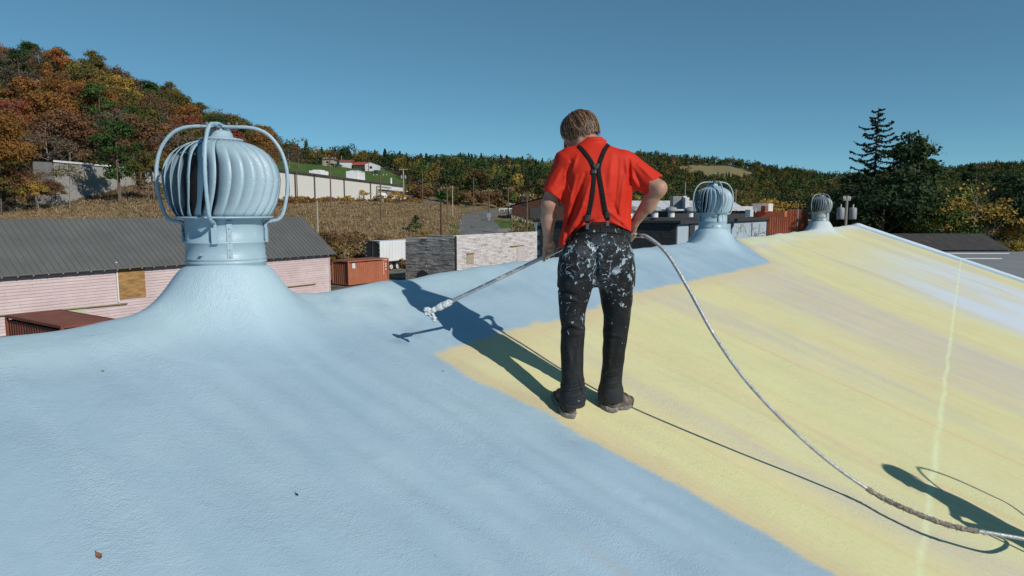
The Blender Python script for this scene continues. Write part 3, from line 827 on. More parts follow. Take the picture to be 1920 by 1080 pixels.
body = Field(LO, HI, H)
head_shapes(body, hp, HR)
body.cone(neck0 + (0, 0, -.02), hp(0, -3.2, -6), .062, .056, 0.03)
body.cone(neck0, L3(C(1118, 300, 4.02)), .064, .085, 0.03)
TORSO = [(262, 1098, 1124, 4.03, .05), (272, 1084, 1136, 4.035, .07), (282, 1068, 1160, 4.03, .085), (293, 1053, 1184, 4.025, .10), (308, 1051, 1188, 4.02, .115), (330, 1058, 1183, 4.01, .128),
         (360, 1062, 1180, 4.0, .128), (395, 1066, 1176, 4.0, .105), (425, 1084, 1172, 4.0, .095), (445, 1086, 1170, 4.0, .095)]
def rows(tab, shrink=0.0, dx=0.0):
    out = []
    for py, xl, xr, yc, b in tab:
        a = C(xl, py, yc); c = C(xr, py, yc); out.append((a.z, (a.x + c.x) / 2 + dx, yc, (c.x - a.x) / 2 - shrink, b - shrink))
    return out
HIPS = [(396, 1082, 1176, 4.0, .112), (410, 1080, 1178, 4.0, .118), (424, 1075, 1180, 4.0, .124), (445, 1066, 1182, 3.995, .125), (470, 1055, 1185, 3.985, .130), (500, 1049, 1187, 3.98, .132), (522, 1049, 1187, 3.985, .126), (535, 1050, 1187, 3.99, .11)]
LEGL = [(480, 1052, 1116, 3.98, .120), (505, 1048, 1116, 3.98, .125), (530, 1048, 1112, 3.98, .115), (560, 1047, 1104, 3.975, .102), (590, 1049, 1097, 3.97, .088), (612, 1052, 1095, 3.96, .080), (625, 1052, 1097, 3.95, .082), (650, 1051, 1095, 3.94, .080),
        (690, 1052, 1093, 3.90, .074), (715, 1053, 1095, 3.88, .076), (735, 1049, 1099, 3.862, .092), (748, 1048, 1098, 3.850, .098), (758, 1048, 1097, 3.848, .098)]
LEGR = [(480, 1118, 1184, 3.99, .120), (505, 1119, 1188, 3.99, .125), (530, 1120, 1187, 4.0, .115), (560, 1126, 1185, 4.02, .102), (590, 1131, 1182, 4.04, .088), (612, 1131, 1179, 4.055, .080), (650, 1130, 1173, 4.075, .078),
        (690, 1129, 1168, 4.095, .072), (715, 1126, 1165, 4.10, .076), (732, 1121, 1169, 4.105, .092), (742, 1121, 1168, 4.105, .098), (750, 1122, 1167, 4.105, .098)]
body.loft(rows(TORSO, .014), 0.03); body.loft(rows(HIPS[2:], .034), 0.03); body.loft(rows(LEGL, .020), 0.01); body.loft(rows(LEGR, .020), 0.01)
for sh, el, wr, m in ((shL, elL, wrL, -1), (shR, elR, wrR, 1)):
    body.cone(sh, el, .052, .043, 0.03)
    body.ell((elL if m < 0 else elR), (.037, .038, .040), None, 0.02)
    mid = el * .68 + wr * .32
    body.cone(el, mid, .040, .0445, 0.02); body.cone(mid, wr, .0425, .0265, 0.012)
    body.ell(el * .55 + wr * .45 + L3((.006 * m, -.012, 0)), (.034, .030, .055), None, 0.02)
    # tendons and the bone edge of the wrist
    body.cone(el * .3 + wr * .7 + L3((0, -.022, 0)), wr + L3((0, -.021, 0)), .006, .007, 0.012)
    body.cone(el * .5 + wr * .5 + L3((.012, -.026, 0)), wr + L3((.010, -.017, 0)), .006, .005, 0.012)
    body.ell(wr + L3((-.018 * m, -.012, .004)), (.010, .010, .013), None, 0.008)
body.ell(elR + L3((.016, -.010, .004)), (.020, .020, .020), None, 0.02)
gripL = lance_at(1032)
hand(body, wrL, gripL, LDIR, Vector((-.05, -.25, 1)), -1, 0.45, 1.0)
gripR = C(1176, 438, 4.125); gdir = Vector((.25, -.25, .9))
hand(body, wrR, gripR, gdir, Vector((.9, -.35, .1)), 1, 0.5, 1.0)
for s_ in (0, 1):   # feet inside the boots
    a = (C(1068, 770, 3.87), C(1150, 752, 4.12))[s_]
    body.cone(L3(a) + (0, 0, .08), L3(a) + (0, 0, -.01), .045, .038, 0.02)
body_o = body.obj('body', M_SKIN, man)

# ---- shirt
shirt = Field(LO + (0, .15, .85), HI - (0, .15, .05), H)
ST = [(258, 1092, 1128, 4.035, .058), (266, 1086, 1134, 4.035, .068), (273, 1078, 1142, 4.035, .082), (282, 1060, 1170, 4.03, .098), (292, 1049, 1186, 4.025, .112), (306, 1046, 1192, 4.02, .126), (330, 1054, 1189, 4.01, .140),
      (360, 1057, 1186, 4.0, .142), (385, 1057, 1184, 4.0, .140), (410, 1056, 1183, 4.0, .142), (430, 1053, 1183, 3.995, .150), (450, 1049, 1184, 3.99, .156), (470, 1046, 1184, 3.99, .158)]
shirt.loft(rows(ST), 0.02)
cuffL0, cuffL1 = L3(C(1058, 310, 4.01)), L3(C(1034, 372, 3.99))
cuffR0, cuffR1 = L3(C(1180, 305, 4.0)), L3(C(1228, 348, 3.94))
shirt.cone(shL, L3(C(1068, 296, 4.02)), .072, .06, .03)
shirt.cone(shL + (0, 0, -.01), cuffL1, .070, .069, 0.02); shirt.cone(shR + (0, 0, -.01), cuffR1, .066, .072, 0.05)
# open hem of each sleeve
for c0, c1, el, r in ((cuffL0, cuffL1, elL, .060), (cuffR0, cuffR1, elR, .066)):
    d = c1 - c0; d /= np.linalg.norm(d); e = c1 - d * (.014 if el is elL else .008)
    bx = (e - .13, e + .16)
    nn = d.copy()
    if el is elL: nn = nn + np.array((-.25, 0, .12))
    shirt.plane(e, nn, .002, (np.array((min(e[0] - .14, e[0] - .14), 3.7, e[2] - .14)), np.array((e[0] + (.045 if el is elL else .16), 4.3, e[2] + .10))) if el is elL else (np.array((e[0] - .035, 3.7, e[2] - .13)), np.array((e[0] + .2, 4.3, e[2] + .14))))
    shirt.cone(e - d * .045, e + d * .05, r - .012, r - .002, .002, sub=True)
# collar ridge
for a in range(14):
    t0 = math.pi * (a / 13); t1 = math.pi * ((a + 1) / 13)
    cc = C(1108, 268, 4.035)
    p0 = L3(cc) + (-.082 * math.cos(t0), -.070 * math.sin(t0) , -.004 * math.sin(t0) + .010 * math.cos(t0) * -1); p1 = L3(cc) + (-.082 * math.cos(t1), -.070 * math.sin(t1), -.004 * math.sin(t1) + .010 * math.cos(t1) * -1)
    shirt.cone(p0, p1, .008, .008, .006)
shirt.cone(L3(C(1106, 262, 4.05)), L3(C(1103, 245, 4.07)), .058, .062, .006, sub=True)
def st(px0, py0, px1, py1, w, am, y=3.87):
    a = C(px0, py0, y); b = C(px1, py1, y); return (a.x, a.z, b.x, b.z, w, am)
folds = [st(1072, 300, 1062, 350, .010, -.012), st(1080, 330, 1064, 400, .012, .010), st(1098, 325, 1068, 420, .010, -.011), st(1108, 335, 1078, 425, .011, .009), st(1090, 350, 1062, 440, .009, -.010),
         st(1094, 385, 1056, 452, .010, .011), st(1100, 405, 1060, 455, .008, -.009), st(1106, 400, 1072, 452, .009, .008), st(1112, 360, 1100, 410, .010, -.006),
         st(1070, 380, 1062, 330, .014, .008), st(1150, 290, 1140, 360, .016, .006), st(1160, 300, 1152, 390, .012, -.007), st(1172, 330, 1160, 412, .012, .008), st(1150, 380, 1165, 422, .010, -.008),
         st(1140, 395, 1178, 425, .010, .009), st(1130, 400, 1150, 425, .009, -.007), st(1128, 330, 1136, 400, .012, .005), st(1182, 350, 1176, 410, .010, -.007), st(1118, 415, 1150, 428, .009, .008), st(1084, 290, 1074, 318, .010, .006),
         st(1120, 410, 1098, 418, .008, -.007), st(1060, 430, 1052, 462, .009, .008), st(1068, 428, 1062, 460, .007, -.008), st(1182, 300, 1184, 345, .008, -.012), st(1176, 300, 1178, 340, .009, .006),
         st(1190, 318, 1205, 345, .009, -.008), st(1200, 308, 1222, 333, .010, .007), st(1186, 330, 1200, 352, .009, .007), st(1060, 335, 1040, 352, .009, -.007), st(1054, 318, 1040, 340, .010, .007), st(1062, 348, 1050, 362, .008, .006), st(1071, 305, 1066, 340, .007, .007)]
shirt.strokes(folds, (3.98, 4.08))
shirt.wrinkle(.0016, .16, 5, (1, 1, 3))
# hem line
hx = [C(x, 440, 3.87).x for x in (1030, 1048, 1056, 1066, 1078, 1090, 1108, 1130, 1150, 1172, 1190)]
hz = [C(1100, y, 3.87).z for y in (470, 468, 463, 452, 436, 424, 417, 416, 419, 429, 436)]
Xg = shirt.ax[0][:, None, None]; Zg_ = shirt.ax[2][None, None, :]; Yg_ = shirt.ax[1][None, :, None]
hem = np.interp(Xg, hx, hz) + 0.02 * sstep(Yg_, 3.95, 4.1)
shirt.F = np.maximum(shirt.F, (hem - Zg_) * 0.75).astype(np.float32)
# hollow the hem so that it hangs over the trousers
hol = Field.__new__(Field); hol.lo, hol.h, hol.n, hol.ax = shirt.lo, shirt.h, shirt.n, shirt.ax; hol.F = np.full(tuple(shirt.n), .2, dtype=np.float32)
hol.loft(rows([(py, xl, xr, y, b) for py, xl, xr, y, b in ST if py >= 395], .010), 0)
low = sstep(Zg_, hem + .030, hem + .026)
shirt.F = np.where(low > .5, np.maximum(shirt.F, -hol.F), shirt.F).astype(np.float32); del hol
shirt_o = shirt.obj('shirt', M_SHIRT, man)

# ---- trousers
tr = Field(LO, HI - (0, .1, .80), H)
tr.loft(rows(HIPS), 0.02); tr.loft(rows(LEGL), 0.028); tr.loft(rows(LEGR), 0.028)
zc_ = C(1117, 532, 3.87)
tr.ell((C(1085, 490, 3.90).x, 3.895, C(1085, 488, 3.90).z), (.10, .055, .10), None, .04); tr.ell((C(1150, 488, 3.9).x, 3.90, C(1150, 486, 3.9).z), (.10, .055, .10), None, .04)
tf = [st(1060, 604, 1098, 620, .013, .008), st(1058, 618, 1084, 615, .009, -.008), st(1056, 628, 1092, 626, .010, .006), st(1095, 560, 1060, 590, .012, .006), st(1116, 470, 1117, 525, .012, -.016), st(1052, 545, 1080, 555, .010, -.008),
      st(1050, 552, 1085, 566, .010, .007), st(1112, 535, 1090, 560, .012, .007), st(1105, 520, 1070, 530, .009, -.006), st(1122, 535, 1150, 556, .012, .006), st(1126, 545, 1135, 600, .010, -.006), st(1180, 500, 1186, 560, .012, .006),
      st(1052, 722, 1094, 712, .008, .010), st(1054, 730, 1096, 724, .006, -.009), st(1056, 742, 1098, 734, .008, .010), st(1062, 750, 1094, 748, .006, -.008), st(1080, 636, 1070, 700, .014, -.003), st(1062, 640, 1072, 690, .014, .003),
      st(1124, 714, 1162, 708, .008, .009), st(1126, 724, 1166, 718, .006, -.010), st(1126, 736, 1166, 730, .008, .010), st(1130, 746, 1162, 740, .006, -.008), st(1156, 620, 1144, 690, .014, .003), st(1162, 640, 1154, 700, .012, -.002),
      st(1084, 700, 1096, 745, .008, .008), st(1140, 560, 1142, 620, .010, -.004), st(1132, 628, 1172, 640, .008, .005), st(1136, 650, 1166, 640, .008, -.004)]
tr.strokes(tf, (3.98, 4.12))
tr.wrinkle(.0014, .14, 21, (1, 1, 1.6))
hzt = C(1130, 408, 3.87).z
tr_o = tr.obj('trousers', M_TROU, man)
wb = MB()      # waistband and the yoke seam as a slightly proud band
def backpt(f, px, py, off=0.0, y=3.87):
    p = C(px, py, y)
    for _ in range(3):
        b = f.back(p.x, p.z); 
        if b is None: return None
        p = C(px, py, float(b))
    return p + Vector((0, -off, 0))
def ribbon(name, f, pts, width, th, mat, parent, n=26, off=0.002, slopes=None):
    P = catmull([Vector((x, y, 0)) for x, y in pts], n // max(1, len(pts) - 1))
    cen = [backpt(f, p.x, p.y, off) for p in P]
    keep = [(c) for c in cen if c is not None]
    V = []; Fc = []
    for i, c in enumerate(keep):
        t = (keep[min(i + 1, len(keep) - 1)] - keep[max(i - 1, 0)]).normalized()
        sd = Vector((t.z, 0, -t.x)).normalized()
        row = []
        for j, o in enumerate((-.5, -.25, 0, .25, .5)):
            q = c + sd * (o * width); b = f.back(q.x, q.z)
            yy = (float(b) - off) if b is not None else c.y
            if yy > c.y + .03: yy = c.y + .012
            row.append(Vector((q.x, yy, q.z)))
        m = sum((r.y for r in row)) / 5
        for r in row: V.append((r.x, (r.y + m) / 2, r.z))
    for i in range(len(keep) - 1):
        for j in range(4):
            a0 = i * 5 + j; Fc.append((a0, a0 + 5, a0 + 6, a0 + 1))
    o = part(name, V, Fc, mat, parent, True)
    so = o.modifiers.new('t', 'SOLIDIFY'); so.thickness = th; so.offset = 0
    return o
ribbon('waistband', tr, [(1080, 443), (1098, 437), (1125, 434), (1155, 436), (1181, 441)], .012, .004, M_TROU, man)
ribbon('suspender', shirt, [(1083, 274), (1090, 279), (1100, 291), (1108, 303), (1113, 316), (1113.5, 330), (1112, 352), (1107, 385), (1101, 418)], .0245, .004, M_STRAP, man, 60)
ribbon('suspender', shirt, [(1141, 271), (1134, 281), (1127, 298), (1123, 312), (1123, 326), (1128, 355), (1134, 390), (1139, 414)], .0245, .004, M_STRAP, man, 60)
ribbon('strap_joint', shirt, [(1112, 308), (1117, 315), (1122, 307)], .018, .006, M_LEATH, man, 12, .006)
ribbon('leather_tab', shirt, [(1113.5, 318), (1113, 326)], .029, .006, M_LEATH, man, 4, .005)
for x, y in ((1101, 419), (1139, 413)):
    ribbon('leather_tab', shirt, [(x, y - 16), (x - .5, y - 4)], .029, .006, M_LEATH, man, 4, .005)
    p = backpt(tr, x, y + 6, .010)
    if p: bevel(MB().box(p, .020, .008, .030).build('clip', M_CHROME, man), .002); MB().box(p + Vector((0, -.005, .018)), .028, .005, .008).build('clip_bar', M_CHROME, man)
for x, y, w_ in ((1128, 428, .010), (1168, 433, .010)):
    p = backpt(tr, x, y, .004)
    if p: MB().box(p, w_, .006, .045).build('belt_loop', M_TROU, man)
# seams of the back pockets and sleeve hems
# ---- hair: a cap with a thick fall of separate locks
hair = Field(hp(0, 0, 0) - .2, hp(0, 0, 0) + .2, .0045)
q = .0098
hair.ell(hp(0, -1.9, 3.2), np.array((8.5, 10.0, 8.8)) * q, HR, .01)
hair.ell(hp(0, -4.6, -1.6), np.array((7.4, 6.2, 6.2)) * q, HR, .02)
for sx in (-1, 1):
    hair.ell(hp(sx * 6.3, -.5, .6), np.array((2.2, 5.0, 4.6)) * q, HR, .02)
g = hair.grid(hair.lo, hair.lo + hair.n * hair.h); sl, Xh, Yh, Zh = g
loc = [(Xh - headc[0]) * HR[0, i] + (Yh - headc[1]) * HR[1, i] + (Zh - headc[2]) * HR[2, i] for i in range(3)]
face = np.maximum(loc[1] / q - 5.2 , -(loc[2] / q - 2.8 - 0.0 * loc[0]))          # inside the face window when <0 both
win = np.maximum(5.0 - loc[1] / q, loc[2] / q - 3.4)                             # front and below the fringe
hair.F = np.maximum(hair.F, -win * q)
side = np.maximum(3.0 - loc[1] / q, loc[2] / q + 1.0)
hair.F = np.maximum(hair.F, -side * q)
hair.F = np.maximum(hair.F, (-4.6 - loc[2] / q - 0.16 * (loc[1] / q)) * q)
Vh, Qh = hair.nets()
hv = [Vh]; hf = [Qh]; tone = [np.full(len(Vh), .12)]
def hair_strands(hp, n, seed, q=.0098):
    r = random.Random(seed); V = []; Fq = []; T = []
    for i in range(n):
        az = r.uniform(-math.pi, math.pi)                         # direction round the head, 0 = face
        frac = abs(math.cos(az / 2))
        el0 = r.uniform(.25, 1.55) if r.random() < .75 else r.uniform(1.2, 1.57)
        # end height: fringe at the brow, longer at the sides and the nape
        zend = 2.2 if abs(az) < .75 else (-3.4 if abs(az) < 1.9 else -4.9)
        if .75 <= abs(az) < 1.25: zend = 1.0 - 8 * (abs(az) - .75)
        zend += r.uniform(-1.6, 2.2); ln = 11; lift = r.uniform(0.1, 1.0) + (r.random() < .20) * r.uniform(.4, 1.6); wob = r.gauss(0, .40); sway = r.uniform(-.20, .20)
        tn = min(1, max(0, r.gauss(.56, .30))); w = r.uniform(.14, .34); pts = []
        ph = r.uniform(0, 6); part_ = r.uniform(-.4, .4)
        for k in range(ln):
            t = k / (ln - 1)
            el = el0 + (-0.12 - el0) * min(1, t * 1.25)
            a2 = az + wob * t * t + sway * math.sin(3 * t + ph)
            rx, ry, rz = 8.9 + lift * .9, 10.3 + lift * .7, 9.0 + lift * .5
            x = math.sin(a2) * rx * math.cos(max(el, 0)); y = math.cos(a2) * ry * math.cos(max(el, 0)) - 1.9; z = 3.2 + rz * math.sin(max(el, 0))
            if t > .62:
                s2 = (t - .62) / .38; zt = 3.2 + (zend - 3.2) * s2; z = min(z, zt) if el < .3 else z
                cin = 1 - .10 * s2 * s2 * (1 if abs(az) > 1.2 else .3); x *= cin; y = (y + 1.9) * cin - 1.9
                z = z + (zt - z) * min(1, s2 * 1.2)
            pts.append((x, y, z))
        base = len(V)
        for k, p in enumerate(pts):
            t = k / (ln - 1); c = np.array(hp(*p)); tdir = np.array(hp(*pts[min(k + 1, ln - 1)])) - np.array(hp(*pts[max(k - 1, 0)])); nrm = c - np.array(hp(0, -1.5, 2))
            sd = np.cross(tdir, nrm); sd /= (np.linalg.norm(sd) + 1e-9); ww = w * q * (1 - .75 * t ** 3)
            V += [c - sd * ww, c + nrm / np.linalg.norm(nrm) * ww * .5, c + sd * ww]; T += [tn * (.55 + .45 * t), tn, tn * (.6 + .4 * t)]
            if k:
                b0 = base + 3 * (k - 1); Fq += [(b0, b0 + 1, b0 + 4, b0 + 3), (b0 + 1, b0 + 2, b0 + 5, b0 + 4)]
    return np.array(V), np.array(Fq), np.array(T)
vs, fs, ts = hair_strands(hp, 1500, 4)
allv = np.concatenate([Vh, vs]); allf = np.concatenate([Qh, fs + len(Vh)])
me = mesh_data('hair', allv, allf, True); me.materials.append(M_HAIR)
a_ = me.attributes.new('tone', 'FLOAT', 'POINT'); a_.data.foreach_set('value', np.concatenate([np.full(len(Vh), .15), ts]).astype(np.float32))
link(bpy.data.objects.new('hair', me), man)
def eyeball(hpf, parent):
    for sx in (-1, 1):
        c = Vector(hpf(sx * 3.1, 8.15, .9)); m = MB()
        m.lathe([(0.0001, -.0115), (.006, -.010), (.010, -.006), (.0118, 0), (.010, .006), (.006, .010), (.0001, .0115)], 10, c); m.build('eye', M_EYE, parent, True)
eyeball(hp, man)

# ---- boots
def boot(name, heel, d, parent, L=.30, W=.054, h=.0045):
    d = Vector(d).normalized(); nrm = (Vector((0, 0, 1)) - Vector((0.2782, -0.1844, 0)) * -1.0).normalized()
    nrm = Vector((0.2782, -0.1844, 0.9426)); d = (d - nrm * d.dot(nrm)).normalized(); sd = d.cross(nrm).normalized()
    def P(x, y, z): return np.array(heel + d * x + sd * y + nrm * z)
    lo = np.min([P(x, y, z) for x in (-.06, L + .03) for y in (-.09, .09) for z in (-.02, .2)], 0); hi = np.max([P(x, y, z) for x in (-.06, L + .03) for y in (-.09, .09) for z in (-.02, .2)], 0)
    def axis_f(f):
        X, Y, Z = np.meshgrid(*f.ax, indexing='ij', sparse=True)
        x, y, z = X - heel.x, Y - heel.y, Z - heel.z
        return (x * d.x + y * d.y + z * d.z, x * sd.x + y * sd.y + z * sd.z, x * nrm.x + y * nrm.y + z * nrm.z)
    up = Field(lo, hi, h)
    up.cone(P(.048, 0, .055), P(.058, 0, .07) + np.array((0, 0, .045)), .037, .039, .02)
    up.ell(P(.045, 0, .040), (.040, .040, .042), None, .015)
    up.cone(P(.05, 0, .042), P(.20, .004, .036), .037, .040, .015)
    up.cone(P(.09, 0, .082), P(.20, .002, .046), .030, .030, .02)
    up.cone(P(.20, .006, .033), P(.242, .006, .030), .042, .036, .015)
    up.cone(P(.115, 0, .10), P(.14, 0, .090), .020, .018, .015)
    x, y, z = axis_f(up); up.F = np.maximum(up.F, .012 - z).astype(np.float32); up.wrinkle(.0022, .05, 31)
    up.obj(name, M_BOOT, parent)
    so = Field(lo, hi, h); x, y, z = axis_f(so)
    hw_ = .050 + .008 * np.sin(np.clip((x - .03) / .26, 0, 1) * math.pi * 1.25) - .012 * np.exp(-((x - .12) / .04) ** 2)
    out = np.maximum(np.abs(y) - hw_, np.maximum(-.004 - x, x - (L - .012)))
    rx = np.maximum(np.hypot(x - .045, y) - .052, 0) * (x < .045) + np.maximum(np.hypot((x - (L - .065)) * .9, y) - .054, 0) * (x > L - .065)
    out = np.maximum(out, np.where(rx > 0, rx, -.01))
    arch = np.where((x > .085) & (x < .125), .014, .0)
    so.F = np.maximum(out, np.maximum(z - .030 - .004 * np.sin(x * 30), arch - .002 - z)).astype(np.float32); so.wrinkle(.002, .03, 33)
    so.obj('sole', M_SOLE, parent)
    for k in range(4):
        c = Vector(P(.135 + .022 * k, 0, .104 - .009 * k)); MB().tube([c - sd * .022, c + nrm * .006, c + sd * .022], .0028, 6).build('lace', M_LEATH, parent)
def roof_at(p, lift=0.0):
    u, w = uw(p); return RP(u, w, lift)
def hit(px, py):
    """the point of the roof seen at px, py"""
    r = C(px, py, 1.0) - Vector((0, 0, ZC)); t = 1.0
    for _ in range(60):
        p = r * t + Vector((0, 0, ZC)); t += (p.z - roof_at(p).z) * .8 / max(.15, -r.z)* .5
    return roof_at(r * t + Vector((0, 0, ZC)))
hl = hit(1066, 785); boot('boot', hl, (-.24, .97, 0), man, L=.28)
hr_ = hit(1132, 769); boot('boot', hr_, (.70, .72, 0), man, L=.28)
# ================================================================ LANCE AND HOSE
def alu_mat():
    t = NT('scratched_aluminium_with_overspray'); ob = t.coords('Object')
    c = t.mix(t.mapr(t.noise(ob, 18, 5, 0.7), 0.50, 0.60), (0.60, 0.61, 0.62, 1), (0.60, 0.62, 0.63, 1))
    m = t.mapr(t.noise(ob, 18, 5, 0.7), 0.50, 0.60, 0.9, 0.1)
    t.set(c, 0.3, 0, 0.5); t.l(m, t.b.inputs['Metallic']); t.bump(t.noise(ob, 60, 4), 0.2, 0.002); return t.m
M_ALU = alu_mat()
M_DRYP = simple('dried_white_paint', (0.62, 0.66, 0.68, 1), (0.45, 0.50, 0.54, 1), 40, 0.6, 0, 0.7, 70, bdist=.006)
M_GLOVEGREY = simple('grey_fitting', (0.10, 0.12, 0.15, 1), (0.2, 0.22, 0.25, 1), 30, 0.4, 0.7)
lance = thing('spray_lance', 'long silver spray lance in the man\'s left hand, its nozzle caked in white paint', 'spray lance', LN0)
LR = .0125
up_ = Vector((0, 0, 1)); lside = LDIR.cross(up_).normalized(); lup = lside.cross(LDIR).normalized()
def LP(d, a=0, b=0): return LN0 + LDIR * d + lup * a + lside * b
Ltot = (LN1 - LN0).length
MB().tube([LP(.13), LP(.45), LP(.75), LP(Ltot)], [LR * .92, LR * .95, LR, LR], 16).build('pole', M_ALU, lance, True)
MB().tube([LP(.76), LP(.765), LP(.83), LP(.835)], [LR, LR * 1.12, LR * 1.12, LR], 16).build('coupling', M_ALU, lance, True)
m = Field(np.array(LP(0)) - .09, np.array(LP(.14)) + .09, .0028)
for a, b, ra, rb in ((LP(.14), LP(.085), .014, .015), (LP(.13), LP(.115), .019, .019), (LP(.105), LP(.10), .020, .020), (LP(.09), LP(.055), .017, .013), (LP(.075), LP(.068), .021, .021), (LP(.05), LP(.02), .015, .015)):
    m.cone(a, b, ra, rb, .004)
m.wrinkle(.0022, .022, 3); m.obj('crusted_fitting', M_DRYP, lance)
m = Field(np.array(LP(-.03)) - .09, np.array(LP(.03)) + .09, .0028)
tipd = (hit(752, 650) - LP(0)).normalized()
m.cone(LP(.02), LP(-.005, .018, 0), .012, .014, .005); m.cone(LP(-.005, .018), LP(-.012, .02, .0), .017, .016, .004)
m.cone(LP(.015, -.005), LP(.010, -.045), .010, .009, .005); m.cone(LP(.010, -.045), LP(.004, -.058), .014, .012, .004)
m.cone(LP(-.012, .014), LP(-.004, -.046), .006, .006, .004); m.cone(LP(.012, .0), LP(-.02, -.002), .009, .011, .004)
m.wrinkle(.002, .018, 8); m.obj('nozzle_guard', M_DRYP, lance)
MB().tube([LP(-.004, -.004), LP(-.004, -.004) + tipd * .022], [.008, .006], 10).build('spray_tip', M_GLOVEGREY, lance, True)
# the fan of paint mist below the tip
def mist_mat():
    t = NT('paint_mist'); t.t.nodes.remove(t.b); v = t.n('VolumePrincipled'); v.inputs['Color'].default_value = (.95, .97, 1, 1); v.inputs['Anisotropy'].default_value = 0.2
    v.inputs['Density'].default_value = 2.2; t.l(v.outputs[0], t.t.nodes['Material Output'].inputs['Volume']); return t.m
q0 = LP(-.004, -.004) + tipd * .024; q1 = q0 + tipd * .17; fx_ = tipd.cross(LDIR).normalized(); fy_ = tipd.cross(fx_).normalized(); m = MB()
V = []
for c, a_, b_ in ((q0, .003, .003), (q0 + tipd * .08, .022, .045), (q1, .035, .085)):
    for k in range(10): an = k * math.pi / 5; V.append(c + fx_ * math.cos(an) * a_ + fy_ * math.sin(an) * b_)
F = [(i * 10 + k, i * 10 + (k + 1) % 10, (i + 1) * 10 + (k + 1) % 10, (i + 1) * 10 + k) for i in range(2) for k in range(10)] + [tuple(reversed(range(10))), tuple(range(20, 30))]
mist = m.add(V, F).build('paint_mist', mist_mat()); mist['kind'] = 'stuff'
# trigger gun behind his waist
gun = LN1
MB().tube([LN1 - LDIR * .02, LN1 + LDIR * .06], .022, 12).build('gun_head', M_ALU, lance, True)
MB().tube([LN1 + LDIR * .04, C(1178, 425, 4.16), C(1178, 443, 4.12)], [.017, .015, .014], 12).build('gun_handle', M_ALU, lance, True)
# hose
M_HOSE = simple('grey_paint_hose', (0.30, 0.31, 0.32, 1), (0.50, 0.52, 0.54, 1), 30, 0.42, 0.25, 0.5, 60)
M_WRAP = simple('frayed_tape', (0.42, 0.38, 0.34, 1), (0.10, 0.085, 0.07, 1), 70, 0.95, 0, 0.8, 90)
M_BRASS = simple('worn_steel_swivel', (0.5, 0.5, 0.5, 1), (0.3, 0.3, 0.3, 1), 30, 0.35, 0.9)
hq = [(1196, 441, 4.06), (1215, 445, 4.01), (1250, 475, 3.94), (1290, 540, 3.85), (1340, 630, 3.77), (1400, 715, 3.76), (1480, 800, 3.765), (1560, 870, 3.775), (1640, 925, 3.735), (1700, 955, 3.64), (1780, 985, 3.545), (1860, 1000, 3.49)]
hpts = [C(*p) for p in hq]
for p in hpts:
    g_ = roof_at(p).z
    if p.z < g_ + .014: p.z = g_ + .014
H2 = hit(1815, 985) + SUN * 1.5        # the hose handler's hand, outside the frame
e = hpts[-1]
ext = [hit(1846, 1035) + SUN * .30, hit(1880, 1028) + SUN * .48, hit(1886, 1014) + SUN * .72, hit(1855, 1000) + SUN * 1.1, H2]
path = catmull(hpts + ext, 10)
hose = thing('paint_hose', 'grey hose looping from the man\'s right hip down across the yellow foam', 'hose', hpts[6])
MB().tube(path, .0105, 12).build('tube', M_HOSE, hose, True)
MB().tube([C(1172, 440, 4.10), C(1183, 440, 4.08), C(1184, 440, 4.08), C(1196, 441, 4.06)], [.010, .010, .0145, .0145], 12).build('swivel_fitting', M_BRASS, hose, True)
MB().tube([C(1195, 441, 4.06), C(1208, 442.5, 4.03)], [.0135, .013], 12).build('crimp_sleeve', M_BRASS, hose, True)
wr_pts = [p for p in path if 1622 < (960 + FPX * p.x / (p.y * math.cos(PITCH) - (p.z - ZC) * math.sin(PITCH))) < 1842]
wm = MB().tube(wr_pts, [.0145 + .002 * math.sin(i * 2.1) for i in range(len(wr_pts))], 12)
for i, p in enumerate(wr_pts[:-1]):
    for k in range(5):
        q = p.lerp(wr_pts[i + 1], k / 5); d = Vector((random.gauss(0, 1), random.gauss(0, 1), random.gauss(0, 1))).normalized()
        t_ = Vector((random.gauss(0, 1), random.gauss(0, 1), random.gauss(0, 1))).normalized() * .003
        wm.add([q + d * .012 - t_, q + d * .012 + t_, q + d * (.022 + random.random() * .012) + t_ * .4], [(0, 1, 2)])
wm.build('frayed_wrap', M_WRAP, hose)

# ================================================================ THE HOSE HANDLER, just outside the right edge; his shadow falls into the picture
hs_ = hit(1668, 878)
tt = 2.0
for _ in range(20):
    ft = roof_at(hs_ + SUN * tt); tt = (ft.z + 1.70 - hs_.z) / SUN.z
man2 = thing('person', 'hose handler in dark work clothes standing behind the camera\'s right side', 'person', ft)
M_DKSH = cloth('dark_work_shirt', (0.06, 0.07, 0.09, 1), (0.08, 0.09, 0.11, 1))
fc = (H2 - ft); fc.z = 0; fc.normalize(); sdv = Vector((fc.y, -fc.x, 0))
def Q2(x, y, z): return L3(ft + sdv * x + fc * y + Vector((0, 0, z)))
h2 = .009
lo2 = L3(ft) - (.75, .75, .12); hi2 = L3(ft) + (.75, .75, 1.85)
HR2 = np.array([list(sdv), list(fc), [0, 0, 1]]).T
def hp2(x, y, z): return Q2(0, .03, 1.60) + HR2 @ (np.array((x, y, z)) * .0098)
Hl = H2 - (ft + sdv * 0)
h2l = L3(H2)
b2 = Field(lo2, hi2, h2); head_shapes(b2, hp2, HR2)
b2.cone(Q2(0, 0, 1.38), Q2(0, .01, 1.52), .06, .052, .03); b2.ell(Q2(0, 0, 1.22), (.17, .12, .24), HR2, .04); b2.ell(Q2(0, 0, .95), (.155, .11, .14), HR2, .04)
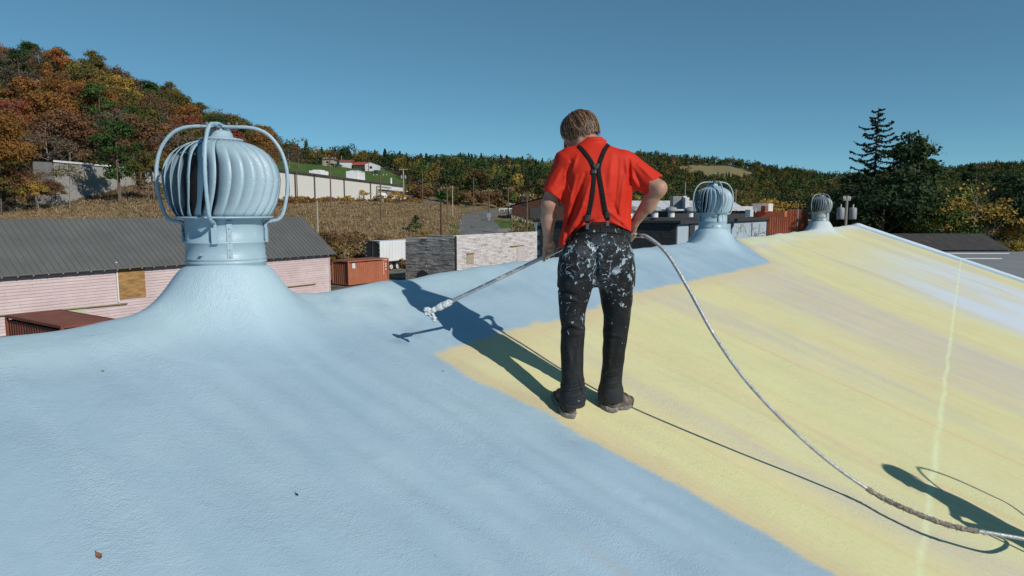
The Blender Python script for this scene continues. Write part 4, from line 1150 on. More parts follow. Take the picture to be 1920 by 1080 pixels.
def arm2(f, sx, r0, r1, hnd=True):
    s0, e0 = Q2(.18 * sx, 0, 1.40), Q2(.27 * sx, .06, 1.13); w0 = h2l + L3(-fc) * .09 + L3(sdv) * .05 * sx + (0, 0, .04 * sx)
    f.cone(s0, e0, r0, r0 * .85, .02); f.cone(e0, w0 if hnd else e0 * .45 + w0 * .55, r0 * .8, r1, .02); return w0
for sx in (-1, 1):
    w0 = arm2(b2, sx, .047, .027)
    b2.cone(Q2(.09 * sx, 0, .9), Q2(.11 * sx, .02, .5), .075, .052, .02); b2.cone(Q2(.11 * sx, .02, .5), Q2(.12 * sx, 0, .09), .052, .035, .02)
    hand(b2, w0, H2 + sdv * (.05 * sx), sdv, Vector((0, 0, 1)) - fc * .6, 1, .45)
b2.obj('body', M_SKIN, man2)
s2 = Field(lo2, hi2, h2); s2.ell(Q2(0, 0, 1.22), (.19, .14, .26), HR2, .04); s2.ell(Q2(0, 0, 1.0), (.18, .135, .15), HR2, .04)
for sx in (-1, 1): s2.cone(Q2(0, 0, 1.42), Q2(.18 * sx, 0, 1.40), .07, .062, .03); arm2(s2, sx, .062, .046, False)
s2.wrinkle(.003, .12, 3); s2.obj('shirt', M_DKSH, man2)
t2 = Field(lo2, hi2, h2); t2.ell(Q2(0, 0, .90), (.175, .135, .15), HR2, .04)
for sx in (-1, 1): t2.cone(Q2(.09 * sx, 0, .9), Q2(.11 * sx, .02, .5), .098, .078, .02); t2.cone(Q2(.11 * sx, .02, .5), Q2(.12 * sx, 0, .10), .078, .07, .02)
t2.wrinkle(.003, .10, 4); t2.obj('trousers', M_DKSH, man2)
v_, f_, t_ = hair_strands(hp2, 350, 9)
me = mesh_data('hair', v_, f_, True); me.materials.append(M_HAIR); a_ = me.attributes.new('tone', 'FLOAT', 'POINT'); a_.data.foreach_set('value', t_.astype(np.float32)); link(bpy.data.objects.new('hair', me), man2)
for sx in (-1, 1): boot('boot', roof_at(Vector(Q2(.12 * sx, -.05, 0))), tuple(fc), man2, h=.009)
# spare hose slung over his shoulder
c0 = Vector(Q2(-.20, -.02, 1.46))
lp = [H2, H2.lerp(ft + Vector((.5, -.3, .55)), .6) , hit(1915, 962) + SUN * 1.5, hit(1850, 925) + SUN * 1.85, hit(1770, 890) + SUN * 2.3, hit(1722, 880) + SUN * 2.7, c0 + Vector((.12, -.1, .04)), ft + Vector((.45, -.35, .8)), roof_at(ft + Vector((.9, -.5, 0)), .012), roof_at(ft + Vector((1.8, -.2, 0)), .012)]
MB().tube(catmull(lp, 8), .0105, 10).build('tube', M_HOSE, hose, True)

# ================================================================ LEAVES ON THE ROOF
M_LEAF = simple('dry_brown_leaf', (0.16, 0.045, 0.02, 1), (0.30, 0.12, 0.05, 1), 60, 0.7)
def fallen_leaf(px, py, L, ang, label, m=M_LEAF):
    c = hit(px, py) + Vector((0, 0, .004))
    d = Vector((math.cos(ang), math.sin(ang), 0)); s = Vector((-d.y, d.x, 0)); b = MB()
    n = 6
    V = []
    for i in range(n + 1):
        t = i / n; w = L * .28 * math.sin(math.pi * min(.98, t * .9 + .06)) * (1 + .25 * math.sin(t * 17))
        z = L * .22 * (t - .5) ** 2 * 4 * .6
        p = c + d * (t - .5) * L
        V += [roof_at(p - s * w, .003 + z + w * .5), roof_at(p, .003 + z), roof_at(p + s * w, .003 + z + w * .6)]
    F = []
    for i in range(n):
        a = i * 3; F += [(a, a + 1, a + 4, a + 3), (a + 1, a + 2, a + 5, a + 4)]
    b.add(V, F); e_ = roof_at(c - d * L * .5, .006); b.tube([e_, e_ - d * L * .25 + Vector((0, 0, .004))], .0012, 5)
    o = b.build('fallen_leaf', m, None, True); tag(o, label, 'leaf', 'dry leaves fallen on the roof')
fallen_leaf(186, 1045, .028, -0.6, 'curled brown leaf lying on the blue coat at the lower left corner')
fallen_leaf(151, 632, .026, -0.5, 'small dry leaf on the blue ridge left of the first vent')
fallen_leaf(194, 697, .012, 1.2, 'tiny leaf scrap on the blue coat below the first vent')
fallen_leaf(557, 929, .016, -0.6, 'thin dark twig scrap on the blue coat in front of the man', M_LEATH)
fallen_leaf(831, 697, .010, 0.3, 'dark crumb at the corner of the yellow foam beside the shadow', M_LEATH)
# ================================================================ LAND
#   columns of the valley: place across (pixel column of the photograph) -> list of (distance, height above the camera)
LAND = {
 -600: [(60, -8.1), (100, -8.1), (130, -2.8), (200, 20.9), (300, 45), (450, 61), (900, 61), (3500, 61)],
 0:    [(60, -8.1), (82, -8.1), (105, -2.6), (118, -0.4), (132, 1.2), (170, 20.9), (230, 40), (300, 50), (450, 56), (900, 53), (3500, 58)],
 100:  [(60, -8.1), (82, -8.1), (105, -2.6), (118, -0.2), (135, 2), (175, 19.6), (230, 39), (290, 48), (450, 56), (900, 56), (3500, 61)],
 200:  [(60, -8.1), (82, -8.1), (105, -2.6), (118, -0.1), (140, 3.4), (180, 17.5), (230, 35), (290, 45), (450, 55), (900, 55), (3500, 65)],
 300:  [(60, -8.1), (82, -8.1), (105, -2.8), (118, -0.1), (145, 3.4), (180, 10.7), (230, 25), (290, 38), (450, 48), (900, 54), (3500, 64)],
 450:  [(60, -8.1), (84, -8.1), (105, -4), (120, -1.1), (150, 3.1), (200, 9.8), (240, 17), (290, 25), (400, 38), (900, 52), (3500, 62)],
 520:  [(60, -8.1), (92, -8.1), (97, -6.2), (115, -2.4), (150, 1.4), (162, 2.8), (200, 6), (260, 13), (330, 23.5), (420, 31), (900, 45), (3500, 60)],
 600:  [(60, -8.1), (93, -8.1), (98, -6.0), (115, -2.8), (150, .9), (185, 2.7), (215, 4), (260, 10), (330, 20.5), (380, 25.3), (450, 29), (900, 45), (3500, 60)],
 700:  [(60, -8.1), (94, -8.1), (99, -6.0), (118, -3.0), (150, .2), (210, 2.5), (265, 3.0), (300, 10), (350, 19.5), (380, 23.6), (450, 28), (900, 45), (3500, 60)],
 800:  [(60, -8.1), (95, -8.1), (100, -7.0), (118, -4.6), (150, -1.2), (200, 1.6), (240, 3.2), (300, 9), (350, 14), (400, 20), (520, 32), (900, 45), (3500, 60)],
 870:  [(60, -8.1), (96, -8.1), (104, -7.2), (120, -4.6), (160, -2.3), (200, -.4), (240, 1.8), (300, 8), (400, 19), (520, 31.5), (900, 45), (3500, 60)],
 960:  [(60, -8.1), (96, -8.1), (112, -6.4), (130, -4.6), (160, -2.6), (200, -.6), (240, 1.2), (300, 6.5), (400, 18), (520, 30), (900, 45), (3500, 60)],
 1050: [(60, -8.1), (96, -8.1), (130, -6.6), (160, -4.3), (200, -2.2), (240, .3), (300, 5), (400, 15), (520, 27), (900, 60), (1100, 66), (3500, 60)],
 1200: [(60, -8.1), (130, -8.1), (240, -7.5), (300, -4), (500, 6), (800, 44), (1000, 75), (1400, 64), (3500, 60)],
 1350: [(60, -8.1), (130, -8.1), (240, -8), (300, -4), (500, 4), (800, 36), (1000, 66), (1400, 60), (3500, 60)],
 1480: [(60, -8.1), (130, -8.1), (300, -6), (500, 2), (800, 28), (1000, 53), (1400, 50), (3500, 55)],
 1560: [(60, -8.1), (130, -8.1), (300, -6), (500, 2), (800, 24), (1000, 44), (1400, 40), (3500, 50)],
 1700: [(60, -8.1), (130, -8.1), (300, -5), (500, 6), (800, 30), (1000, 50), (1400, 48), (3500, 50)],
 1900: [(60, -8.1), (130, -8.1), (300, -4), (500, 8), (800, 36), (1000, 62), (1400, 58), (3500, 55)],
 2500: [(60, -8.1), (150, -8.1), (300, -5), (500, 4), (800, 30), (1000, 55), (1400, 55), (3500, 55)],
}
_lx = sorted(LAND); _ly = np.array([0, 30, 60, 75, 82, 88, 92, 95, 97, 100, 105, 112, 118, 125, 132, 140, 150, 160, 175, 190, 205, 220, 240, 260, 280, 300, 325, 350, 380, 420, 460, 520, 600, 700, 800, 900, 1000, 1200, 1400, 2000, 3500], float)
_lt = np.array([np.interp(_ly, [p[0] for p in LAND[k]], [p[1] for p in LAND[k]]) for k in _lx])
def landz(X, Y):
    X = np.asarray(X, float); Y = np.asarray(Y, float)
    r = np.hypot(X, Y); az = np.arctan2(X, Y); lim = math.radians(50)
    azc = np.clip(az, -lim, lim)
    px = 960 + FPX * np.tan(azc); d = r * np.cos(azc)
    ix = np.clip(np.searchsorted(_lx, px) - 1, 0, len(_lx) - 2); lx = np.array(_lx, float)
    tx = np.clip((px - lx[ix]) / (lx[ix + 1] - lx[ix]), 0, 1); tx = tx * tx * (3 - 2 * tx)
    iy = np.clip(np.searchsorted(_ly, d) - 1, 0, len(_ly) - 2); ty = np.clip((d - _ly[iy]) / (_ly[iy + 1] - _ly[iy]), 0, 1)
    z = (_lt[ix, iy] * (1 - ty) + _lt[ix, iy + 1] * ty) * (1 - tx) + (_lt[ix + 1, iy] * (1 - ty) + _lt[ix + 1, iy + 1] * ty) * tx
    back = -8.1 + 60 * sstep(r, 250, 1100)
    k = sstep(np.abs(az), math.radians(60), math.radians(150)); z = z * (1 - k) + back * k
    rough = sstep(r, 100, 130)
    z = z + rough * (.25 * swell(X, Y, 14, 1) + .10 * swell(X, Y, 4, 3)) * (z > -8.05) * np.clip((z + 8.1) / 2, 0, 1)
    return z + ZC
def LZ(x, y): return float(landz(x, y))
def ground_hit(px, py, d0=60, d1=1600):
    """the point of the ground seen at px, py beyond distance d0"""
    ys = np.linspace(d0, d1, 6000); r = C(px, py, 1.0) - Vector((0, 0, ZC)); z = r.z * ys + ZC; g_ = landz(r.x * ys, ys)
    i = int(np.argmax(g_ >= z)); y = ys[i]; return Vector((r.x * y, y, float(landz(r.x * y, y))))
# road: where the middle of the carriageway runs, and its width
ROAD = [(1300, 470, 95), (1100, 455, 110)]
def ground_mat():
    t = NT('valley_ground'); geo = t.n('NewGeometry'); P = geo.outputs['Position']
    a = t.n('Attribute', attribute_name='cover').outputs['Fac']     # 0 town gravel, 1 dry field, 2 lawn, 3 forest floor, 4 pale meadow
    n1 = t.noise(P, .12, 5, .6); n2 = t.noise(P, 1.3, 5, .7); n3 = t.noise(P, .35, 4, .6)
    gravel = t.ramp(n2, [(.3, (.14, .125, .11, 1)), (.7, (.22, .20, .175, 1))]); gravel = t.mix(t.mapr(n3, .45, .6, 0, .8), gravel, (.05, .075, .025, 1))
    field = t.ramp(n2, [(.28, (.12, .085, .045, 1)), (.5, (.21, .16, .085, 1)), (.75, (.31, .25, .15, 1))])
    field = t.mix(t.mapr(n3, .48, .62, 0, .65), field, (.20, .10, .055, 1)); field = t.mix(t.mapr(n1, .55, .66, 0, .6), field, (.085, .095, .035, 1))
    field = t.mix(t.mapr(t.noise(P, .22, 4), .58, .68, 0, .7), field, (.34, .28, .20, 1))
    lawn = t.ramp(n3, [(.3, (.055, .105, .024, 1)), (.7, (.085, .145, .035, 1))])
    floor = t.ramp(n2, [(.3, (.035, .026, .016, 1)), (.7, (.09, .065, .035, 1))])
    pale = t.ramp(n1, [(.3, (.24, .20, .10, 1)), (.7, (.20, .185, .09, 1))])
    c = t.mix(t.mapr(a, .3, .7), gravel, field); c = t.mix(t.mapr(a, 1.3, 1.7), c, lawn); c = t.mix(t.mapr(a, 2.3, 2.7), c, floor); c = t.mix(t.mapr(a, 3.3, 3.7), c, pale)
    t.set(c, .95, 0, .15); t.bump(n2, .6, .25); return t.m
M_GROUND = ground_mat()
azs = np.radians(np.concatenate([np.arange(-180, -42, 3.0), np.arange(-42, 42, .22), np.arange(42, 180, 3.0)]))
rs2 = np.concatenate([np.linspace(2, 80, 14), np.linspace(82, 200, 90), np.geomspace(202, 1500, 110), np.geomspace(1530, 3600, 14)])
AZ, RRg = np.meshgrid(azs, rs2, indexing='ij'); Xl = RRg * np.sin(AZ); Yl = RRg * np.cos(AZ); Zl = landz(Xl, Yl)
dd = RRg * np.cos(np.clip(AZ, -.87, .87)); pxl = 960 + FPX * np.tan(np.clip(AZ, -.87, .87))
cover = np.where(Zl - ZC < -7.7, 0.0, 1.0)
cover = np.where((dd > 122 + .02 * pxl) & (pxl < 470), 3.0, cover)
cover = np.where((dd > np.interp(pxl, [470, 520, 780, 860], [215, 190, 270, 255])) & (dd < np.interp(pxl, [470, 700, 780, 1050], [345, 400, 330, 250])) & (pxl > 455) & (pxl < 860), 2.0, cover)
cover = np.where((dd > np.interp(pxl, [470, 700, 780, 900, 1050], [345, 400, 330, 262, 250])) & (pxl >= 455), 3.0, cover)
cover = np.where((pxl > 1050) & (dd > 130), 3.0, cover)
mdw = ((pxl - 1340) / 76) ** 2 + ((dd - 850) / 132) ** 2
cover = np.where(mdw < 1.0, 4.0, cover)
cover = np.where((pxl > 845) & (pxl < 1050) & (dd > 112) & (dd < 165) & (swell(Xl, Yl, 9, 2) > -.5), 2.0, cover)
idl = np.arange(AZ.size).reshape(AZ.shape); nxt = np.roll(idl, -1, axis=0)
Fl = np.stack([idl[:, :-1].ravel(), idl[:, 1:].ravel(), nxt[:, 1:].ravel(), nxt[:, :-1].ravel()], 1)[:, ::-1]
me = mesh_data('ground', np.stack([Xl, Yl, Zl], 2).reshape(-1, 3), Fl, True); me.materials.append(M_GROUND)
a_ = me.attributes.new('cover', 'FLOAT', 'POINT'); a_.data.foreach_set('value', cover.ravel().astype(np.float32))
ground = link(bpy.data.objects.new('ground', me)); ground['kind'] = 'structure'
M_ASPH = simple('worn_asphalt', (.115, .115, .118, 1), (.155, .155, .155, 1), .5, .9, 0, .3, 8, kind='Object', stretch=(1, 1, 1))
def road(name, pts, hw_, mat, lift=.06):
    P = catmull([Vector((p[0], p[1], 0)) for p in pts], 10); V = []; Fq = []
    ws_ = hw_ if isinstance(hw_, list) else [hw_] * len(pts); n = 10
    for i, p in enumerate(P):
        t = (P[min(i + 1, len(P) - 1)] - P[max(i - 1, 0)]).normalized(); s = Vector((t.y, -t.x, 0)); w = np.interp(i / n, range(len(pts)), ws_)
        cz = LZ(p.x, p.y)
        for j in range(9):
            o = (j / 4 - 1) * w; q = p + s * o; V.append((q.x, q.y, max(LZ(q.x, q.y), cz - .1 - .3 * abs(o) / w) + lift))
    for i in range(len(P) - 1):
        for j in range(8):
            a = i * 9 + j; Fq.append((a, a + 1, a + 10, a + 9))
    o = part(name, V, Fq, mat, None, True); o['kind'] = 'structure'; return o
def gp(px, py): v = ground_hit(px, py); return (v.x, v.y)
road('road', [G(925, 92)[:2], G(905, 104)[:2], gp(903, 436), gp(898, 424), gp(893, 412), gp(903, 402), gp(930, 397.5), gp(985, 396)], [3.6, 3.6, 4.2, 4.4, 4.2, 4.0, 3.6, 3.4], M_ASPH)
road('side_road', [gp(918, 434), gp(960, 432), gp(1010, 434), G(1120, 118)[:2]], [2.2, 2.0, 2.2, 2.2], simple('gravel_drive', (.17, .16, .15, 1), (.22, .21, .20, 1), 1, .9), .05)
road('upper_road', [gp(800, 381), gp(822, 378), gp(842, 376), gp(858, 378)], [2.8, 3, 3, 2.8], M_ASPH, .08)

# ================================================================ TREES
def leaf_mat(name, cols, val=1.0):
    t = NT(name); oi = t.n('ObjectInfo'); at = t.n('Attribute', attribute_name='leaf').outputs['Fac']
    n_ = t.noise(t.coords('Object'), .55, 3)
    c = t.ramp(at, [(i / (len(cols) - 1), tuple(x * val for x in col) + (1,)) for i, col in enumerate(cols)])
    hsv = t.n('HueSaturation'); t.l(c, hsv.inputs['Color'])
    t.l(t.mapr(oi.outputs['Random'], 0, 1, .485, .515), hsv.inputs['Hue']); t.l(t.mapr(oi.outputs['Random'], 0, 1, 1.9, 1.1), hsv.inputs['Value'])
    t.set(hsv.outputs[0], .75, 0, .2)
    tr_ = t.n('BsdfTranslucent'); t.l(hsv.outputs[0], tr_.inputs[0]); mx = t.n('MixShader'); mx.inputs[0].default_value = .22
    t.l(t.b.outputs[0], mx.inputs[1]); t.l(tr_.outputs[0], mx.inputs[2]); t.l(mx.outputs[0], t.t.nodes['Material Output'].inputs[0]); return t.m
LM = {
 'rust': leaf_mat('rust_orange_leaves', [(.10, .042, .016), (.18, .082, .024), (.25, .125, .032)]),
 'brown': leaf_mat('brown_oak_leaves', [(.055, .032, .018), (.105, .058, .028), (.14, .082, .034)]),
 'olive': leaf_mat('olive_turning_leaves', [(.040, .045, .014), (.090, .080, .022), (.15, .11, .028)]),
 'green': leaf_mat('green_leaves', [(.018, .042, .012), (.040, .078, .018), (.065, .10, .024)]),
 'dark': leaf_mat('dark_evergreen_leaves', [(.010, .022, .010), (.022, .042, .016), (.034, .056, .020)]),
 'gold': leaf_mat('golden_leaves', [(.11, .085, .020), (.22, .16, .034), (.30, .20, .04)]),
 'red': leaf_mat('dull_red_leaves', [(.075, .026, .016), (.125, .042, .022), (.15, .060, .028)]),
 'bare': leaf_mat('sparse_brown_leaves', [(.06, .045, .035), (.10, .075, .055), (.13, .095, .07)])}
LM['straw'] = leaf_mat('straw_stalks', [(.12, .085, .045), (.19, .145, .08), (.26, .21, .13)]); LM['umber'] = leaf_mat('umber_stalks', [(.06, .035, .02), (.12, .07, .035), (.19, .11, .05)])
M_BARK = simple('grey_bark', (.10, .085, .07, 1), (.17, .15, .125, 1), 3, .9, 0, .4, 12)
M_PALEBARK = simple('pale_bark', (.26, .23, .20, 1), (.17, .15, .13, 1), 3, .9, 0, .4, 12)
def quads(centres, normals, size, r):
    """many small leaf-sized faces"""
    n = len(centres); nr = normals + r.normal(size=(n, 3)) * .42; nr /= np.linalg.norm(nr, axis=1)[:, None] + 1e-9
    a = np.cross(nr, r.normal(size=(n, 3))); a /= np.linalg.norm(a, axis=1)[:, None] + 1e-9; b = np.cross(nr, a)
    s = (size * r.uniform(.6, 1.3, n))[:, None]
    V = np.stack([centres - a * s, centres + b * s * .6, centres + a * s, centres - b * s * .6], 1).reshape(-1, 3)
    return V, np.arange(4 * n).reshape(-1, 4)
def crown_mesh(name, seed, H_=10, R=3.6, base=.28, n=2600, size=.26, kind='round', clumps=38, mat=None):
    r = np.random.default_rng(seed); C_ = []; N_ = []; T_ = []
    for c in range(clumps):
        d = r.normal(size=3); d /= np.linalg.norm(d); d[2] = abs(d[2]) * .9 - .25 + .1 * r.normal()
        rad = r.uniform(.45, 1.0) ** .6
        if kind == 'cone': zz = r.uniform(0, 1); rr_ = R * (1 - zz) ** .8 * r.uniform(.5, 1); an = r.uniform(0, 6.28); cc = np.array([math.cos(an) * rr_, math.sin(an) * rr_, H_ * (base + (1 - base) * zz)]); cr_ = R * .33 * (1.15 - zz * .8)
        elif kind == 'tall': zz = r.uniform(0, 1); rr_ = R * math.sin(math.pi * min(.97, .12 + zz * .82)) ** .7 * r.uniform(.3, 1); an = r.uniform(0, 6.28); cc = np.array([math.cos(an) * rr_, math.sin(an) * rr_, H_ * (base + (.96 - base) * zz)]); cr_ = R * r.uniform(.24, .42)
        else: cc = np.array([d[0] * R * rad, d[1] * R * rad, H_ * (base + 1) / 2 + d[2] * H_ * (1 - base) * .5 * rad * 1.05]); cr_ = R * r.uniform(.22, .42)
        m = int(n / clumps * r.uniform(.6, 1.4)); q = r.normal(size=(m, 3)); q /= np.linalg.norm(q, axis=1)[:, None]; q[:, 2] = np.where(q[:, 2] < -.3, -q[:, 2], q[:, 2])
        rr2 = r.uniform(.55, 1.05, m)[:, None] * (1 + .25 * r.normal(size=(m, 1)))
        pts = cc + q * rr2 * cr_ * np.array([1, 1, .72]); C_.append(pts); N_.append(q); T_.append(np.clip(r.uniform(.15, .85) + r.normal(size=m) * .12, 0, 1))
    C_ = np.concatenate(C_); N_ = np.concatenate(N_); T_ = np.concatenate(T_)
    V, F = quads(C_, N_, np.full(len(C_), size), r)
    me = mesh_data(name, V, F); me.materials.append(mat or LM['olive'])
    a = me.attributes.new('leaf', 'FLOAT', 'FACE'); a.data.foreach_set('value', T_.astype(np.float32)); return me
def limb_mesh(name, seed, H_=10, R=3.4, base=.25, limbs=12, r0=.17, twigs=0, mat=None):
    r = random.Random(seed); m = MB(); lean = Vector((r.uniform(-.06, .06), r.uniform(-.06, .06), 0)) * H_
    trunk = [Vector((0, 0, -.6)), Vector((0, 0, 0)), lean * .3 + Vector((r.uniform(-.1, .1), r.uniform(-.1, .1), H_ * .35)), lean * .7 + Vector((r.uniform(-.2, .2), r.uniform(-.2, .2), H_ * .65)), lean + Vector((0, 0, H_ * .93))]
    tp = catmull(trunk, 4); m.tube(tp, [r0 * 1.25 * (1 - .93 * i / (len(tp) - 1)) + .012 for i in range(len(tp))], 6)
    for k in range(limbs):
        t = base + (1 - base) * (k + r.random()) / limbs * .92; z = H_ * t; i = min(len(tp) - 1, int(t * (len(tp) - 1))); p0 = tp[i]
        an = k * 2.4 + r.uniform(-.4, .4); L = R * (1.05 - .55 * abs(t - .45)) * r.uniform(.75, 1.1); up = r.uniform(.35, .9)
        d = Vector((math.cos(an), math.sin(an), up)); p1 = p0 + d * L * .5; p2 = p0 + d * L * .9 + Vector((0, 0, L * .15)); ra = r0 * .42 * (1 - t * .6)
        m.tube([p0, p1, p2], [ra, ra * .6, ra * .15], 4, False)
        for s in range(3 + twigs):
            q0 = p0.lerp(p2, r.uniform(.3, .9)); e_ = Vector((r.gauss(0, 1), r.gauss(0, 1), r.uniform(.2, 1.4))).normalized() * L * r.uniform(.25, .5)
            m.tube([q0, q0 + e_ * .5 + Vector((0, 0, .05)), q0 + e_], [ra * .35, ra * .22, ra * .06], 3, False)
            if twigs:
                for _ in range(3):
                    q1 = q0 + e_ * r.uniform(.4, .9); e2 = Vector((r.gauss(0, 1), r.gauss(0, 1), r.uniform(.0, 1.2))).normalized() * L * r.uniform(.12, .28); m.tube([q1, q1 + e2], [ra * .16, ra * .05], 3, False)
    me = mesh_data(name, m.v, m.f); me.materials.append(mat or M_BARK); return me
PROTO = {}
def proto(kind):
    """(crown mesh, trunk mesh, height) of each kind"""
    if kind in PROTO: return PROTO[kind]
    k, i = kind.split(':'); i = int(i); s = 100 + i * 7 + len(k)
    if k == 'round': p = (crown_mesh('crown', s, 10, 4.1, .22, 5200, .185, 'round', 54), limb_mesh('trunk', s, 10, 3.6, .25, 11))
    elif k == 'tall': p = (crown_mesh('crown', s, 12, 3.0, .30, 4600, .18, 'tall', 46), limb_mesh('trunk', s, 12, 2.4, .3, 11, .16))
    elif k == 'thin': p = (crown_mesh('crown', s, 10, 3.3, .30, 1300, .15, 'round', 44), limb_mesh('trunk', s, 10, 3.5, .25, 14, .15, 3, M_PALEBARK))
    elif k == 'big': p = (crown_mesh('crown', s, 20, 6.4, .12, 15000, .20, 'round', 110), limb_mesh('trunk', s, 20, 5.6, .15, 18, .3))
    elif k == 'bare': p = (crown_mesh('crown', s, 10, 3.3, .35, 160, .16, 'round', 30), limb_mesh('trunk', s, 10, 3.9, .22, 16, .14, 4, M_PALEBARK))
    elif k == 'pine': p = (crown_mesh('crown', s, 13, 3.0, .28, 5000, .18, 'cone', 52), limb_mesh('trunk', s, 13, 1.8, .3, 9, .18))
    elif k == 'shrub': p = (crown_mesh('crown', s, 2.4, 1.5, .05, 900, .12, 'round', 22), limb_mesh('trunk', s, 2.2, 1.2, .1, 8, .04))
    PROTO[kind] = p; return p
KH = {'big': 21, 'round': 10.6, 'tall': 12, 'thin': 10.5, 'bare': 10.5, 'pine': 13, 'shrub': 2.6}
def place_tree(kind, hue, x, y, height, label, group, name='tree', cat='tree', wid=1.0, z=None):
    cm, tm = proto(kind); s = height / KH[kind.split(':')[0]]
    root = thing(name, label, cat, (x, y, LZ(x, y) - .1 if z is None else z), random.uniform(0, 6.28), group); root.scale = (s * wid, s * wid, s)
    for nm, me in (('trunk', tm), ('crown', cm)):
        o = bpy.data.objects.new(nm, me); COL.objects.link(o); o.parent = root
        if nm == 'crown': o.material_slots[0].link = 'OBJECT'; o.material_slots[0].material = LM[hue]
    return root
HUEW = {'rust': 'rusty', 'brown': 'brown', 'olive': 'olive', 'green': 'green', 'dark': 'dark green', 'gold': 'golden yellow', 'red': 'dull red', 'bare': 'almost leafless'}
cands = []          # (x, y, height, kind, hue, region)
def scatter(reg, px0, px1, yfun0, yfun1, space, hfun, mix, seed):
    r = random.Random(seed); pts = []
    tries = 0
    y0 = min(yfun0(px0), yfun0(px1)); y1 = max(yfun1(px0), yfun1(px1))
    while tries < 14000:
        tries += 1; y = math.sqrt(r.uniform(y0 * y0, y1 * y1)); px = r.uniform(px0, px1)
        if not (yfun0(px) <= y <= yfun1(px)): continue
        x = (px - 960) / FPX * y
        sp_ = space(y)
        if any((x - a) ** 2 + (y - b) ** 2 < sp_ * sp_ for a, b in pts): continue
        pts.append((x, y)); ks, hs_, ws_ = zip(*mix(px, y)); i = r.choices(range(len(ks)), ws_)[0]
        cands.append((x, y, hfun(px, y) * r.uniform(.82, 1.18), ks[i] + ':%d' % r.randint(0, 2), hs_[i], reg))
def lerp_tab(xs, ys): return lambda p: float(np.interp(p, xs, ys))
fr0 = lerp_tab([-200, 120, 180, 260, 330, 470, 530], [124, 132, 160, 150, 142, 170, 230]); fr1 = lerp_tab([-200, 200, 530], [300, 305, 330])
scatter('hill', -160, 520, fr0, fr1, lambda y: 7.4 + (y - 120) * .012, lambda p, y: 15.0,
        lambda p, y: [('round', 'rust', 1.1 if p < 330 else .6), ('round', 'brown', 1.5), ('round', 'olive', 1.7), ('tall', 'green', .8), ('tall', 'olive', .9), ('tall', 'rust', .5), ('thin', 'brown', .8), ('thin', 'bare', .5), ('tall', 'dark', .5), ('round', 'red', .15 if p > 280 else .06), ('round', 'gold', .12)], 1)
md0 = lerp_tab([480, 540, 600, 720, 780, 830, 900, 1060], [335, 350, 400, 412, 330, 268, 262, 262]); md1 = lerp_tab([480, 1060], [470, 540])
scatter('valley', 500, 1075, md0, md1, lambda y: 6.6, lambda p, y: 10.5,
        lambda p, y: [('round', 'olive', 1.6), ('round', 'brown', 1.0 if p < 780 else .25), ('pine', 'dark', 2.0 if p > 800 else .8), ('round', 'green', 2.2 if p > 760 else .8), ('round', 'rust', .4 if p < 760 else .05), ('round', 'dark', 1.2), ('thin', 'brown', .15), ('round', 'gold', .15), ('round', 'red', .1)], 2)
scatter('slope shrubs', 770, 1040, lerp_tab([770, 1040], [232, 225]), lerp_tab([770, 860, 1040], [285, 262, 262]), lambda y: 5.5, lambda p, y: 5.0,
        lambda p, y: [('round', 'brown', 1), ('thin', 'brown', 1.5), ('round', 'olive', 1.2), ('thin', 'bare', .8), ('round', 'green', .3)], 3)
mid0 = lerp_tab([1080, 1200, 1560, 2050], [240, 190, 185, 175]); mid1 = lerp_tab([1080, 2050], [420, 420])
scatter('town edge', 1075, 2080, mid0, mid1, lambda y: 8.5 + (y - 180) * .02, lambda p, y: 9.5 + .018 * (y - 180),
        lambda p, y: [('round', 'olive', 1.5), ('round', 'green', 1.2), ('round', 'dark', 1.3), ('round', 'gold', .7), ('tall', 'dark', .8), ('thin', 'brown', .6), ('round', 'brown', .4)], 4)
cands.sort(key=lambda c: -c[2] / c[1])
# named single trees of the picture
rz = 'trees on wooded hillside'
def T(kind, hue, px, y, h, label, group='single trees round the town', wid=1.0, z=None, name='tree', cat='tree'):
    g_ = G(px, y); return place_tree(kind, hue, g_.x, g_.y, h, label, group, name, cat, wid, z)
T('big:0', 'rust', -6, 116, 22.5, 'big orange maple at the left edge of the picture', wid=.85)
T('round:2', 'brown', 38, 119, 8.5, 'brown tree hiding the left end of the corrugated shed', wid=1.1)
T('thin:1', 'brown', 78, 120, 8, 'thin brown tree at the shed\'s left corner')
T('round:0', 'olive', 8, 117, 8, 'olive bushy tree under the big orange maple', wid=1.1)
T('round:1', 'brown', 104, 121, 6, 'small brown tree at the shed\'s near corner')
T('round:1', 'rust', -40, 118, 18, 'reddish maple half outside the left edge')
T('tall:1', 'green', 232, 128, 15.5, 'tall green tree standing in front of the corrugated shed', wid=1.05)
T('thin:0', 'olive', 136, 122, 9, 'thin small tree with pale stems before the corrugated shed')
T('round:2', 'olive', 295, 132, 11, 'olive tree with an orange tinge behind the first vent')
T('round:1', 'gold', 75, 119, 6.5, 'low golden tree at the foot of wooded hill')
T('bare:0', 'bare', 548, 305, 10, 'bare tree against the sky right of first vent')
T('bare:1', 'bare', 565, 312, 9, 'smaller bare tree beside the other bare one on the ridge')
T('thin:1', 'brown', 487, 262, 10, 'sparse brown tree at the lower end of wooded hill')
